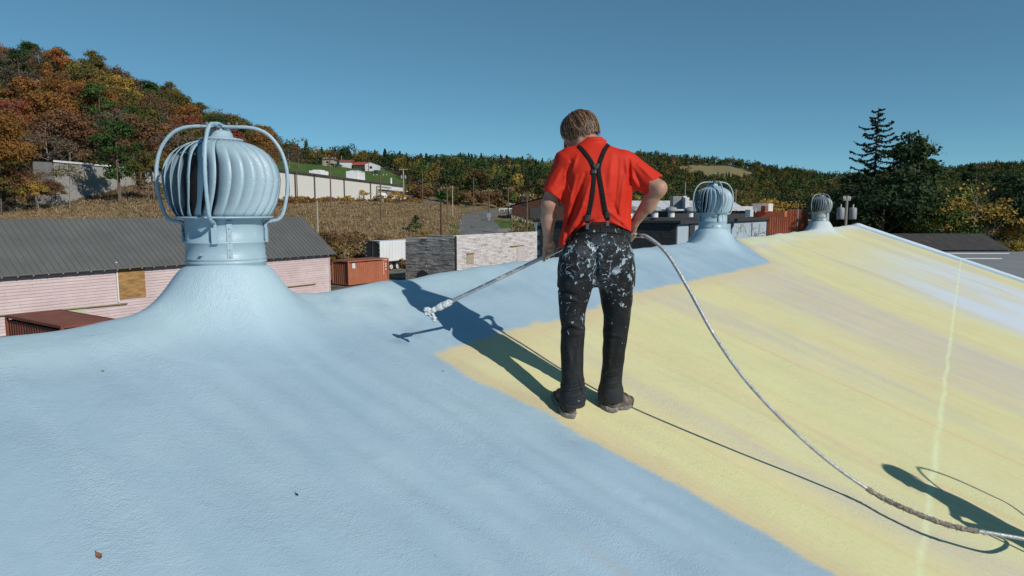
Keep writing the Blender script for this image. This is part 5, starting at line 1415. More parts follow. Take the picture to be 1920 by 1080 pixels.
# the tall spruce at the right with its drooping, upturned boughs
def spruce(px, y, h, label, R=4.6, low=.1, seed=5):
    g_ = G(px, y); root = thing('spruce_tree', label, 'tree', (g_.x, g_.y, LZ(g_.x, g_.y) - .1)); r = np.random.default_rng(seed); m = MB(); C_ = []; N_ = []
    m.tube([(0, 0, -.5), (0, 0, h * .5), (0, 0, h)], [.30, .17, .03], 8)
    nb = 74
    for k in range(nb):
        t = low + (1 - low) * (k / nb) ** .9; z = h * t; L = R * (1.04 - t) ** .55 * r.uniform(.75, 1.1) * (1 if t < .93 else .6); an = k * 2.399 + r.uniform(-.3, .3)
        dx, dy = math.cos(an), math.sin(an); P = [Vector((dx * L * s, dy * L * s, z + L * (-.36 * s + .44 * s ** 2.6))) for s in (0, .25, .5, .75, 1.0)]
        m.tube(P, [.06 * (1.1 - t) + .015, .045 * (1.1 - t) + .012, .03, .02, .008], 4, False)
        for i in range(4):
            n = int(60 * L / R) + 8
            for _ in range(n):
                s = r.uniform(); p = P[i].lerp(P[i + 1], s); w = .16 + .30 * (1 - (i + s) / 5) ** .5 * (L / R)
                o = r.normal(size=2) * w * .6; C_.append((p.x - dy * o[0], p.y + dx * o[0], p.z - abs(o[1]) * .75)); N_.append((r.normal() * .4, r.normal() * .4, .7))
    V, F = quads(np.array(C_), np.array(N_), np.full(len(C_), .15), r)
    me = mesh_data('crown', V, F); me.materials.append(LM['dark']); a = me.attributes.new('leaf', 'FLOAT', 'FACE'); a.data.foreach_set('value', r.uniform(0, 1, len(F)).astype(np.float32))
    o = bpy.data.objects.new('crown', me); COL.objects.link(o); o.parent = root
    o = bpy.data.objects.new('trunk', mesh_data('trunk', m.v, m.f)); o.data.materials.append(M_BARK); COL.objects.link(o); o.parent = root
spruce(1632, 84, 8.1 + 190 / FPX * 84, 'tallest spruce with drooping upturned boughs against the sky at the right', 6.0)
g3 = 'dark trees behind the right end of the hall'
T('tall:2', 'dark', 1700, 80, 17.0, 'tall dark evergreen beside the spruce', g3, .95)
T('pine:1', 'green', 1735, 84, 14.2, 'dense green evergreen right of the spruce, leaning over a low roof', g3, 1.25)
T('round:1', 'dark', 1650, 78, 13.4, 'broad dark tree filling the space under the spruce', g3, 1.05)
T('tall:0', 'dark', 1610, 92, 13.2, 'dark tree directly behind the utility pole', g3, 1.3)
T('round:2', 'green', 1755, 76, 10.5, 'bushy green tree at the corner of the low dark roof', g3, .9)
T('pine:0', 'dark', 1718, 88, 16.6, 'narrow dark top rising between spruce and evergreens', g3, .55)
T('pine:2', 'dark', 1678, 86, 15.6, 'dense dark evergreen close behind the spruce', g3, 1.15)
T('pine:1', 'dark', 1700, 96, 16.8, 'dark evergreen filling the gap right of the spruce', g3, 1.2)
T('round:1', 'green', 1775, 92, 12.8, 'green tree between evergreens and yellow trees', g3, 1.0)
T('thin:2', 'gold', 1815, 74, 11.6, 'yellow-leaved tree with pale stems behind the low dark roof', g3, 1.15)
T('round:0', 'gold', 1856, 82, 10.8, 'golden tree right of the pale-stemmed one', g3, .9)
T('thin:0', 'gold', 1800, 80, 10.5, 'thin yellowing tree left of the golden one', g3, .9)
T('pine:2', 'dark', 1812, 112, 15.6, 'spiky pine top rising behind the yellow trees', g3, .9)
T('round:1', 'dark', 1905, 78, 12.6, 'dark tree at the right edge of the picture', g3, 1.0)
T('round:2', 'dark', 1950, 84, 13.2, 'dark tree cut by the right edge of the picture', g3, 1.0)
T('tall:1', 'dark', 1885, 96, 13.6, 'dark upright tree behind the edge tree', g3, 1.2)
T('round:0', 'dark', 1560, 118, 10.6, 'dark tree left of the spruce behind the third vent', g3, 1.0)
T('round:2', 'gold', 1895, 66, 6.2, 'small yellow bush tree at the low roof\'s right end', g3, 1.0)
T('round:0', 'gold', 1450, 150, 11.8, 'yellow-green round tree between the second and third vents', 'trees among the town\'s roofs', 1.5)
T('round:1', 'olive', 1395, 168, 11, 'olive tree behind the flat roofs', 'trees among the town\'s roofs', 1.2)
T('round:2', 'gold', 1228, 170, 10, 'yellow-green tree beside the man\'s elbow', 'trees among the town\'s roofs', 1.1)
T('pine:1', 'green', 1265, 185, 12, 'green evergreen behind the white roof', 'trees among the town\'s roofs', 1.2)
T('round:0', 'dark', 1505, 150, 12.6, 'dark tree behind the rust-red wall', 'trees among the town\'s roofs', 1.1)
T('round:1', 'gold', 1535, 162, 13.2, 'golden tree left of the third vent', 'trees among the town\'s roofs', 1.0)
for px, py, h, hue, lab in ((679, 378, 4.4, 'gold', 'yellow bush in front of the white warehouse wall'), (742, 382, 4.6, 'gold', 'yellow-green bush by the warehouse door'), (715, 386, 3.4, 'olive', 'olive bush left of the warehouse door'),
                            (651, 384, 2.8, 'gold', 'low yellowing bush beside the warehouse'), (780, 438, 3.4, 'green', 'single dark green bush in the dry field'), (800, 447, 1.8, 'gold', 'little yellow bush near the road'),
                            (728, 378, 4.2, 'olive', 'bush between the two yellow ones'), (612, 470, 3.2, 'brown', 'brown thicket behind the end of the pink barn'), (668, 452, 2.0, 'bare', 'twiggy weed clump above the trailer')):
    p_ = ground_hit(px, py); place_tree('pine:0' if px == 780 else 'shrub:%d' % (px % 2), hue, p_.x, p_.y, h, lab, 'bushes in the dry field', 'bush', 'bush', 2.0 if px == 780 else 1.0)
# ranked by how large they show: the first as single trees, the rest as woods
NAMED = 262
POS = {'hill': ('tree on wooded hillside at the left', rz), 'valley': ('tree on the far side of the valley', 'trees on the far side of the valley'),
       'slope shrubs': ('scrubby tree on the slope above the winding road', 'scrub on the slope above the road'), 'town edge': ('tree behind the roofs of the town', 'trees behind the roofs of the town')}
queue = []
for x, y, h, kind, hue, reg in cands[:NAMED]:
    pxx = 960 + FPX * x / y
    adj = {'round': 'round-crowned', 'tall': 'slim', 'thin': 'thin-leaved', 'bare': 'bare', 'pine': 'pointed', }[kind.split(':')[0]]
    if reg == 'hill':
        up = ['at foot of', 'low on', 'midway up', 'high on', 'atop'][min(4, int((y - 122) / 36))]
        wh_ = next(n for lim, n in ((60, 'wooded hill at the left edge'), (120, 'wooded hill left of the shed'), (215, 'wooded hill above the shed'), (300, 'wooded hill left of first vent'), (420, 'wooded hill over first vent'), (9999, 'wooded hill right of first vent')) if pxx < lim)
        lab = 'tree %s %s' % (up, wh_)
    elif reg == 'valley':
        lab = 'tree across the valley, ' + next(n for lim, n in ((600, 'left of the hill houses'), (705, 'behind the hill houses'), (790, 'right of the hill houses'), (880, 'above the upper road'), (980, 'above the winding road'), (9999, 'behind the man')) if pxx < lim) + (' in front' if y < 330 else '')
    elif reg == 'slope shrubs':
        lab = 'scrubby tree on the slope ' + next(n for lim, n in ((830, 'beside the upper road'), (900, 'above the bend of the road'), (9999, 'behind the brown barn')) if pxx < lim)
    else:
        lab = 'tree behind ' + next(n for lim, n in ((1180, 'the man'), (1300, 'the white roof'), (1385, 'the second vent'), (1500, 'the dark flat roofs'), (1600, 'the third vent'), (1760, 'the tall spruce'), (9999, 'the yellow trees at the right')) if pxx < lim) + (' farther back' if y > 290 else '')
    queue.append((pxx, kind, hue, x, y, h, '%s %s %s' % (HUEW[hue], adj, lab), POS[reg][1]))
cnt_ = {}
for q_ in queue: cnt_.setdefault(q_[6], []).append(q_[0])
ORD = 'first second third fourth fifth sixth seventh eighth ninth tenth eleventh twelfth thirteenth fourteenth fifteenth'.split()
for pxx, kind, hue, x, y, h, lab, grp in queue:
    c_ = sorted(cnt_[lab])
    if len(c_) > 1: lab = ORD[min(14, c_.index(pxx))] + ' from left, ' + lab
    place_tree(kind, hue, x, y, h, lab, grp)
def far_wood(name, trees, hues, seed, nleaf, lsz):
    r = np.random.default_rng(seed)
    by = {}
    for t in trees: by.setdefault(t[4], []).append(t)
    V = []; F = []; L = []; M = []; base = 0
    for mi, hue in enumerate(hues):
        for x, y, h, kind, _, reg in by.get(hue, []):
            z0 = LZ(x, y); k = kind.split(':')[0]; n = int(nleaf * r.uniform(.8, 1.2)); q = r.normal(size=(n, 3)); q /= np.linalg.norm(q, axis=1)[:, None]; q[:, 2] = np.abs(q[:, 2]) * np.where(r.uniform(size=n) < .75, 1, -1)
            if k in ('pine',): tt = r.uniform(0, 1, n); rr = h * .24 * (1.05 - tt); c = np.stack([q[:, 0] * rr, q[:, 1] * rr, h * (.15 + .85 * tt)], 1)
            else:
                lob = r.normal(size=(5, 3)) * np.array([.16, .16, .13]) * h; w = r.integers(0, 5, n); c = lob[w] + q * np.array([.27, .27, .27]) * h * r.uniform(.75, 1.0, (n, 1)); c[:, 2] += h * .56
            c += np.array([x, y, z0]); v, f = quads(c, q, np.full(n, lsz), r); V.append(v); F.append(f + base); base += len(v)
            L.append(np.clip(r.uniform(.15, .95) + r.normal(size=n) * .10, 0, 1)); M += [mi] * n
    me = mesh_data(name, np.concatenate(V), np.concatenate(F))
    for hue in hues: me.materials.append(LM[hue])
    me.polygons.foreach_set('material_index', np.array(M, dtype=np.int32))
    a = me.attributes.new('leaf', 'FLOAT', 'FACE'); a.data.foreach_set('value', np.concatenate(L).astype(np.float32))
    o = link(bpy.data.objects.new(name, me)); o['kind'] = 'stuff'; return o
rest = cands[NAMED:]
far_wood('distant_wood', rest, list(LM), 3, 260, .55)
# undergrowth on wooded hillside and the slopes
r_ = random.Random(12); und = []
for _ in range(2600):
    px = r_.uniform(-160, 1060); y0 = fr0(px) - 4 if px < 520 else md0(px) - 8; y = r_.uniform(y0, (fr1(px) if px < 520 else md1(px)))
    und.append(((px - 960) / FPX * y, y, r_.uniform(1.6, 3.8), 'round:0', r_.choice(['brown', 'olive', 'brown', 'bare', 'rust', 'green'] if px < 520 else ['brown', 'olive', 'green', 'dark', 'bare']), ''))
far_wood('undergrowth', und, list(LM), 8, 60, .24)
# far ridge behind the town
fh = []; r_ = random.Random(5)
while len(fh) < 4600:
    px = r_.choice((r_.uniform(1080, 1640), r_.uniform(1640, 2150))); y = r_.uniform(415, 1080)
    if ((px - 1340) / 70) ** 2 + ((y - 850) / 120) ** 2 < 1.0: continue
    c_ = swell(px / 40, y / 60, 2.2, 4); hue = r_.choices(['olive', 'dark', 'brown', 'green', 'rust', 'gold'], [3.0, 2.0 + (c_ > .5) * 3, .5, 2.2, (px < 1260) * .3, .1])[0]
    fh.append(((px - 960) / FPX * y, y, r_.uniform(8, 13), r_.choice(['round:0', 'round:0', 'pine:0']), hue, ''))
far_wood('wooded_ridge', fh, list(LM), 9, 100, .88)
# dry weeds of the field
def weeds(name, n, area, size, hues, seed, tall=1.0):
    r = np.random.default_rng(seed); px = r.uniform(area[0], area[1], n); t = r.uniform(0, 1, n); y = area[2] + (area[3] - area[2]) * t ** 1.3
    if len(area) > 4: keep = area[4](px, y); px, y = px[keep], y[keep]
    x = (px - 960) / FPX * y; z = landz(x, y); keep = z > ZC - 7.9; x, y, z = x[keep], y[keep], z[keep]; n = len(x); s = size * r.uniform(.5, 1.3, n) * (1 + .5 * (swell(x, y, 7, 2) > .6)); an = r.uniform(0, math.pi, n)
    dx, dy = np.cos(an) * s * .32, np.sin(an) * s * .32; lx_, ly_ = r.normal(size=(2, n)) * s * .55
    dx, dy = dx * .45, dy * .45
    V = np.stack([np.stack([x - dx, y - dy, z - .05], 1), np.stack([x + dx, y + dy, z - .05], 1), np.stack([x + dx * 1.2 + lx_, y + dy * 1.2 + ly_, z + s * tall], 1), np.stack([x - dx * .7 + lx_, y - dy * .7 + ly_, z + s * tall * r.uniform(.6, 1.1, n)], 1)], 1).reshape(-1, 3)
    me = mesh_data(name, V, np.arange(4 * n).reshape(-1, 4))
    for h in hues: me.materials.append(h)
    cl = (swell(x, y, 9, 5) * .6 + r.normal(size=n) * .6); me.polygons.foreach_set('material_index', np.clip(((cl + 1.4) / 2.8 * len(hues)).astype(np.int32), 0, len(hues) - 1))
    a = me.attributes.new('leaf', 'FLOAT', 'FACE'); a.data.foreach_set('value', r.uniform(0, 1, n).astype(np.float32))
    o = link(bpy.data.objects.new(name, me)); o['kind'] = 'stuff'; return o
noroad = lambda px, y: ~((px > np.interp(y, [95, 120, 160, 230], [845, 862, 866, 880])) & (px < np.interp(y, [95, 120, 160, 230], [985, 960, 945, 1060])))
weeds('dry_weeds', 150000, (-20, 870, 96, 235, noroad), .27, [LM['umber'], LM['straw'], LM['straw'], LM['straw'], LM['olive']], 4)
brush = []; rb2 = random.Random(21)
for _ in range(620):
    px = rb2.uniform(505, 790); yb = np.interp(px, [505, 600, 700, 790], [146, 176, 222, 225]); y = yb - abs(rb2.gauss(0, 5)); brush.append(((px - 960) / FPX * y, y, rb2.uniform(.6, 1.4), 'round:0', rb2.choice(['brown', 'umber', 'olive', 'umber', 'gold', 'brown']), ''))
for _ in range(900):
    px = rb2.uniform(560, 850); y = rb2.uniform(94, 106); brush.append(((px - 960) / FPX * y, y, rb2.uniform(.7, 1.9), 'round:0', rb2.choice(['brown', 'umber', 'olive', 'umber', 'olive', 'straw']), ''))
far_wood('brush', brush, list(LM), 15, 60, .14)
weeds('verge_grass', 7000, (960, 1060, 120, 225), .5, [LM['umber'], LM['straw'], LM['green'], LM['olive']], 8)
# ================================================================ BUILDINGS OF THE TOWN
def W(o, s, n, z): return Vector((o[0], o[1], 0)) + D1 * s + D2 * n + Vector((0, 0, z))
def frame(name, label, cat, o, group=None): return thing(name, label, cat, (o[0], o[1], 0), 0, group)
def copies(name, me, parent, mats, mat=None):
    for m in mats:
        o = bpy.data.objects.new(name, me); COL.objects.link(o); o.parent = parent; o.matrix_parent_inverse = parent_inv(parent); o.matrix_basis = m
def RM(o, s, n, z, rx=0, sx=1, sy=1, sz=1, jit=0):
    """matrix of a piece whose x runs along D1 and y along D2"""
    R = Matrix((( D1.x, D2.x, 0, 0), (D1.y, D2.y, 0, 0), (0, 0, 1, 0), (0, 0, 0, 1)))
    return Matrix.Translation(W(o, s, n, z)) @ R @ Matrix.Rotation(rx, 4, 'X') @ Matrix.Diagonal((sx, sy, sz, 1))
def boxm(name, sx, sy, sz, mat, c=(0, 0, 0)):
    m = MB().box(c, sx, sy, sz); me = mesh_data(name, m.v, m.f); me.materials.append(mat); return me

# ---------------- pink barn
def pink_mat():
    t = NT('weathered_pink_siding'); oi = t.n('ObjectInfo'); g_ = t.n('NewGeometry').outputs['Position']
    c = t.ramp(t.noise(g_, .8, 4), [(.3, (.50, .40, .41, 1)), (.7, (.60, .50, .51, 1))])
    c = t.mix(t.mapr(oi.outputs['Random'], 0, 1, 0, .35), c, (.44, .34, .35, 1))
    mp = t.n('Mapping'); mp.inputs['Scale'].default_value = (1.5, 1.5, 14); t.l(g_, mp.inputs[0])
    c = t.mix(t.mapr(t.noise(mp.outputs[0], 1.2, 5, .7), .55, .72, 0, .7), c, (.68, .65, .66, 1)); c = t.mix(t.mapr(t.noise(g_, 2.2, 4), .66, .74, 0, .6), c, (.30, .22, .21, 1))
    t.set(c, .8, 0, .3); t.bump(t.noise(mp.outputs[0], 3, 4), .3, .02); return t.m
M_PINK = pink_mat(); M_SHADOWGAP = simple('dark_sheathing', (.10, .075, .075, 1), (.07, .055, .055, 1), 2, .9)
M_GREYROOF = simple('grey_metal_roof', (.13, .135, .13, 1), (.165, .17, .165, 1), .6, .5, .25, .1, 6)
M_PLY = simple('stained_plywood', (.42, .25, .09, 1), (.20, .11, .045, 1), 1.6, .85, 0, .3, 8, stretch=(1, 1, 3), detail=7)
M_WHITE = simple('white_paint', (.72, .74, .75, 1), (.60, .62, .64, 1), 2, .5); M_RUSTYPIPE = simple('yellowed_pipe', (.30, .25, .12, 1), (.20, .16, .09, 1), 3, .7)
M_WOOD = simple('grey_brown_timber', (.16, .12, .09, 1), (.10, .075, .055, 1), 2, .9, 0, .3, 12)
ob_ = G(0, 44.0); ob_ = Vector((ob_.x, ob_.y, 0)); S0, S1 = -14.0, 27.3; EH = 4.28; WD = 8.8; RH = 7.42
barn = frame('pink_barn', 'long pink clapboard barn with a grey ribbed metal roof at the left', 'building', ob_)
sh = MB()
sh.add([W(ob_, S0, .05, 0), W(ob_, S1, .05, 0), W(ob_, S1, .05, EH), W(ob_, S0, .05, EH)], [(0, 1, 2, 3)]); sh.add([W(ob_, S0, WD, 0), W(ob_, S1, WD, 0), W(ob_, S1, WD, EH), W(ob_, S0, WD, EH)], [(3, 2, 1, 0)])
for s in (S0 + .02, S1 - .02): sh.add([W(ob_, s, .05, 0), W(ob_, s, WD, 0), W(ob_, s, WD, EH), W(ob_, s, WD / 2, RH - .15), W(ob_, s, .05, EH)], [(0, 1, 2, 3, 4)])
sh.build('wall', M_SHADOWGAP, barn)
bd = MB(); bd.add([(0, .05, 0), (1, .05, 0), (1, .05, 1), (0, .05, 1), (0, -.012, 0), (1, -.012, 0), (1, .028, 1), (0, .028, 1)], [(4, 5, 6, 7), (0, 4, 7, 3), (1, 2, 6, 5), (3, 7, 6, 2), (0, 1, 5, 4)])
bme = mesh_data('siding_board', bd.v, bd.f); bme.materials.append(M_PINK); ms = []; rows_ = 20; rh = EH / rows_; r = random.Random(3)
for i in range(rows_):
    s = S0 - r.uniform(0, 3)
    while s < S1:
        L = r.choice((3.6, 4.2, 4.8, 5.4)) ; a, b = max(s, S0), min(s + L, S1); s += L
        if b - a > .05: ms.append(RM(ob_, a, r.uniform(-.004, .004), i * rh, 0, b - a - .008, 1, rh * .97))
copies('siding_board', bme, barn, ms)
bevel(MB().box(W(ob_, S1 + .01, -.02, EH / 2), .10, .08, EH, D1, D2).build('corner_board', M_PINK, barn), .01)
# roof, ribs and rafter tails
ov = .55; sl = (RH - EH) / (WD / 2); th = math.atan(sl)
rf = MB(); E0 = EH - ov * sl + .08
for sgn in (0, 1):
    n0, n1 = (-ov, WD / 2) if not sgn else (WD + ov, WD / 2)
    rf.add([W(ob_, S0 - .3, n0, E0), W(ob_, S1 + .45, n0, E0), W(ob_, S1 + .45, n1, RH + .08), W(ob_, S0 - .3, n1, RH + .08)], [(0, 1, 2, 3)] if not sgn else [(3, 2, 1, 0)])
    rf.add([W(ob_, S0 - .3, n0, E0 - .09), W(ob_, S1 + .45, n0, E0 - .09), W(ob_, S1 + .45, n1, RH - .02), W(ob_, S0 - .3, n1, RH - .02)], [(3, 2, 1, 0)] if not sgn else [(0, 1, 2, 3)])
    rf.add([W(ob_, S0 - .3, n0, E0 - .09), W(ob_, S1 + .45, n0, E0 - .09), W(ob_, S1 + .45, n0, E0), W(ob_, S0 - .3, n0, E0)], [(0, 1, 2, 3)])
    rf.add([W(ob_, S1 + .45, n0, E0 - .09), W(ob_, S1 + .45, n1, RH - .02), W(ob_, S1 + .45, n1, RH + .08), W(ob_, S1 + .45, n0, E0)], [(0, 1, 2, 3)])
rf.build('roof', M_GREYROOF, barn)
LR_ = math.hypot(WD / 2 + ov, RH - E0 + .08); rib = boxm('roof_rib', .055, LR_, .045, M_GREYROOF, (0, LR_ / 2, .02))
copies('roof_rib', rib, barn, [RM(ob_, S0 - .2 + k * .44, -ov, E0, math.atan2(RH + .08 - E0, WD / 2 + ov)) for k in range(int((S1 - S0 + .6) / .44) + 1)])
tail = boxm('rafter_tail', .11, .62, .13, M_WOOD, (0, .30, -.14)); tip = boxm('rafter_tip', .10, .03, .10, M_WHITE, (0, -.025, -.14))
ks_ = [S0 + .3 + k * .9 for k in range(int((S1 - S0) / .9) + 1)]
copies('rafter_tail', tail, barn, [RM(ob_, s, -ov + .02, E0, th) for s in ks_]); copies('rafter_tip', tip, barn, [RM(ob_, s, -ov + .02, E0, th) for s in ks_])
def s_at(o, n, px):      # how far along D1 a wall is met at column px
    t = (px - 960) / FPX; b = W(o, 0, n, 0); return (t * b.y - b.x) / (D1.x - t * D1.y)
sa, sb = s_at(ob_, -.02, 217.5), s_at(ob_, -.02, 268)
def wz(o, s, n, py):     # height on the wall seen at row py
    p = W(o, s, n, 0); t = C(960, py, p.y); return t.z
z1_, z0_ = wz(ob_, sa, 0, 496) , wz(ob_, sb, 0, 556)
pl = MB().box(W(ob_, (sa + sb) / 2, -.05, (z0_ + z1_) / 2), sb - sa, .05, z1_ - z0_, D1, D2).build('plywood_panel', M_PLY, barn); pl['label'] = 'water-stained brown plywood over the opening'
MB().box(W(ob_, sa - .06, -.05, (z0_ + z1_) / 2), .10, .07, z1_ - z0_ + .4, D1, D2).build('frame_board', M_WHITE, barn)
pa, pb = s_at(ob_, -.1, -60), s_at(ob_, -.1, 232); MB().tube([W(ob_, pa, -.12, wz(ob_, pa, 0, 596)), W(ob_, pb, -.12, wz(ob_, pb, 0, 569))], .05, 8).build('wall_pipe', M_RUSTYPIPE, barn)
pa, pb = s_at(ob_, -.1, 534), s_at(ob_, -.1, 590); MB().tube([W(ob_, pa, -.12, wz(ob_, pa, 0, 538)), W(ob_, pb, -.12, wz(ob_, pb, 0, 532))], .05, 8).build('wall_pipe', M_RUSTYPIPE, barn)
pa, pb = s_at(ob_, -.05, 113), s_at(ob_, -.05, 153); MB().box(W(ob_, (pa + pb) / 2, -.035, wz(ob_, pa, 0, 587)), pb - pa, .03, .5, D1, D2).build('pale_patch_board', simple('pale_green_board', (.48, .50, .36, 1), (.42, .44, .32, 1), 2, .8), barn)

# ---------------- shipping containers
def corr_box(name, label, o, ang, L, Wd, Hh, mat, roofmat, z0=.12, step=.28):
    root = thing(name, label, 'container', (o.x, o.y, 0)); a = Vector((math.cos(ang), math.sin(ang), 0)); b = Vector((-a.y, a.x, 0))
    def P(x, y, z): return o + a * x + b * y + Vector((0, 0, z + z0))
    def side(p0, d, n_, ln, nm):
        m = MB(); k = int(ln / step); V = []; dep = .05
        xs = [0]
        for i in range(k):
            q = ln / k; xs += [i * q + q * .25, i * q + q * .38, i * q + q * .75, i * q + q * .88]
        prof = [(0, 0)]
        for i in range(k):
            q = ln / k; prof += [(i * q + q * .22, 0), (i * q + q * .36, dep), (i * q + q * .72, dep), (i * q + q * .86, 0)]
        prof.append((ln, 0))
        for i in range(len(prof) - 1):
            (x0, e0), (x1, e1) = prof[i], prof[i + 1]
            A = p0 + d * x0 - n_ * e0; B = p0 + d * x1 - n_ * e1; U = Vector((0, 0, Hh - .24)); m.add([A + Vector((0, 0, .14)), B + Vector((0, 0, .14)), B + U, A + U], [(0, 1, 2, 3)])
        o_ = m.build(nm, mat, root); o_['kind'] = 'stuff' if False else 'part'; del o_['kind']; return o_
    side(P(0, 0, 0), a, -b, L, 'side_panel'); side(P(L, Wd, 0), -a, b, L, 'side_panel'); side(P(0, Wd, 0), -b, -a, Wd, 'end_panel'); side(P(L, 0, 0), b, a, Wd, 'end_panel')
    for x, y in ((0, 0), (L, 0), (0, Wd), (L, Wd)): bevel(MB().box(P(x, y, Hh / 2), .15, .15, Hh, a, b).build('corner_post', mat, root), .02)
    m = MB()
    for z in (.07, Hh - .06):
        m.box(P(L / 2, -.01, z), L - .15, .10, .13, a, b); m.box(P(L / 2, Wd + .01, z), L - .15, .10, .13, a, b); m.box(P(-.01, Wd / 2, z), .10, Wd - .15, .13, a, b); m.box(P(L + .01, Wd / 2, z), .10, Wd - .15, .13, a, b)
    m.build('rail', mat, root); MB().box(P(L / 2, Wd / 2, Hh - .035), L - .10, Wd - .10, .05, a, b).build('top', roofmat, root); MB().box(P(L / 2, Wd / 2, .06), L - .12, Wd - .12, .08, a, b).build('floor', M_WOOD, root)
    return root, P, a, b
M_CONT = simple('faded_red_steel', (.34, .105, .055, 1), (.40, .15, .085, 1), 1.2, .6, 0, .1, 6); M_CONTD = simple('dark_red_steel', (.16, .045, .03, 1), (.22, .065, .04, 1), 1, .6); M_CTOP = simple('rusty_container_top', (.20, .06, .04, 1), (.27, .10, .065, 1), 1.5, .75)
oc = G(652, 73.0); angc = math.atan2(D1.y, D1.x)
root, P, a, b = corr_box('shipping_container', 'orange-red shipping container with its corrugated end in shade behind the pink barn', Vector((oc.x, oc.y, 0)), angc, 6.06, 2.44, 2.6, M_CONT, M_CTOP)
MB().box(P(.75, -.045, 2.05), .42, .02, .55, a, b).build('white_placard', M_WHITE, root)
for k in range(9): MB().box(P(5.3, -.045, .85 + .17 * k), .10, .02, .11, a, b).build('white_marking', M_WHITE, root)
for z in (1.35, 1.7, 1.95): MB().box(P(5.65, -.045, z), .18, .02, .16, a, b).build('white_marking', M_WHITE, root)
oc2 = C(178, 597, 2.6 and (5.5 / (205 / FPX)))
# the nearer container below the barn wall: its top shows over the edge of the hall's roof
root, P, a, b = corr_box('shipping_container', 'dark red shipping container with a rust-coloured top at the lower left', Vector((-26.2, 35.0, 0)), math.atan2(-D2.y, -D2.x), 0.01 + 6.06, 2.44, 2.6, M_CONTD, M_CTOP)
for o in list(root.children): pass
for k in range(5): MB().box(P(-.06, .6, .5 + .22 * k), .02, .12, .14, a, b).build('yellow_marking', simple('yellow_marking', (.6, .5, .05, 1), (.5, .42, .05, 1), 3), root)

# ---------------- white box trailer
ot = G(712, 91.0); ot = Vector((ot.x, ot.y, 0)); trl = thing('box_trailer', 'white box trailer with open rear doors and twin axles beside the weathered building', 'trailer', ot)
a, b = D1, D2
M_TRW = simple('trailer_white', (.74, .77, .79, 1), (.66, .70, .72, 1), .5, .4); M_TIRE = simple('tyre_rubber', (.02, .02, .02, 1), (.035, .035, .035, 1), 5, .9); M_RIM = simple('white_rim', (.6, .6, .6, 1), (.45, .45, .45, 1), 8, .5); M_TRF = simple('dark_trailer_frame', (.03, .03, .035, 1), (.05, .05, .055, 1), 3, .6)
def TP(s, n, z): return ot + a * s + b * n + Vector((0, 0, z))
TL, TW = 14.5, 2.55
for k in range(24): MB().box(TP(TL / 24 * (k + .5), 0, 2.62), TL / 24 - .02, .035, 2.72, a, b).build('side_panel', M_TRW, trl)
MB().box(TP(TL / 2, TW, 2.62), TL, .035, 2.72, a, b).build('far_side', M_TRW, trl); MB().box(TP(TL / 2, TW / 2, 4.0), TL, TW, .05, a, b).build('roof', M_TRW, trl); MB().box(TP(TL, TW / 2, 2.62), .05, TW, 2.7, a, b).build('front_wall', M_TRW, trl)
MB().box(TP(TL / 2, TW / 2, 1.18), TL, TW - .02, .16, a, b).build('floor', M_TRF, trl); MB().box(TP(TL / 2, -.02, 1.24), TL, .05, .12, a, b).build('lower_rail', M_TRF, trl)
m = MB(); m.box(TP(-.03, .04, 2.62), .08, .10, 2.85, a, b); m.box(TP(-.03, TW - .04, 2.62), .08, .10, 2.85, a, b); m.box(TP(-.03, TW / 2, 4.0), .08, TW, .12, a, b); m.box(TP(-.03, TW / 2, 1.15), .08, TW, .2, a, b); m.build('rear_frame', M_TRF, trl)
MB().box(TP(-.05, TW / 2 - .02, 2.6), .05, .07, 2.6, a, b).build('door_edge', M_WOOD, trl)
for sgn in (0, 1):
    MB().box(TP(-.03 + .01, TW / 4 + sgn * TW / 2, 2.6), .03, TW / 2 - .12, 2.6, a, b).build('rear_door', M_TRF, trl)
    for k in range(5): MB().box(TP(-.09, .04 + sgn * (TW - .08), 1.5 + .55 * k), .03, .12, .08, a, b).build('hinge', M_WHITE, trl)
    MB().box(TP(-.09, .22 + sgn * (TW - .44), 3.86), .03, .3, .07, a, b).build('corner_mark', M_WHITE, trl)
def wheel(parent, c, r, axis, tyre='tyre', w=.28):
    n = 20; axis = Vector(axis).normalized(); u = Vector((0, 0, 1)); v = axis.cross(u)
    def ring(prof, nm, mt):
        m = MB(); V = []; F = []
        for rr, off in prof:
            for k in range(n): an = 2 * math.pi * k / n; V.append(c + (u * math.cos(an) + v * math.sin(an)) * rr + axis * off)
        for i in range(len(prof) - 1):
            for k in range(n): F.append((i * n + k, i * n + (k + 1) % n, (i + 1) * n + (k + 1) % n, (i + 1) * n + k))
        return m.add(V, F).build(nm, mt, parent, True)
    t_ = ring([(r * .62, -w / 2), (r * .94, -w / 2), (r, -w * .35), (r, w * .35), (r * .94, w / 2), (r * .62, w / 2)], 'tyre', M_TIRE)
    o = ring([(r * .62, w * .5), (r * .60, w * .35), (r * .35, w * .15), (r * .30, w * .45), (r * .16, w * .5), (0.001, w * .5)], 'rim', M_RIM); return t_
for s in (2.1, 3.35):
    for n_ in (.10, TW - .10): wheel(trl, TP(s, n_, .52), .52, -b if n_ < 1 else b)
MB().box(TP(2.7, TW / 2, .85), 2.4, 1.2, .35, a, b).build('axle_frame', M_TRF, trl)
for n_ in (.5, TW - .5): MB().box(TP(10.5, n_, .6), .16, .16, 1.2, a, b).build('landing_leg', M_TRF, trl)

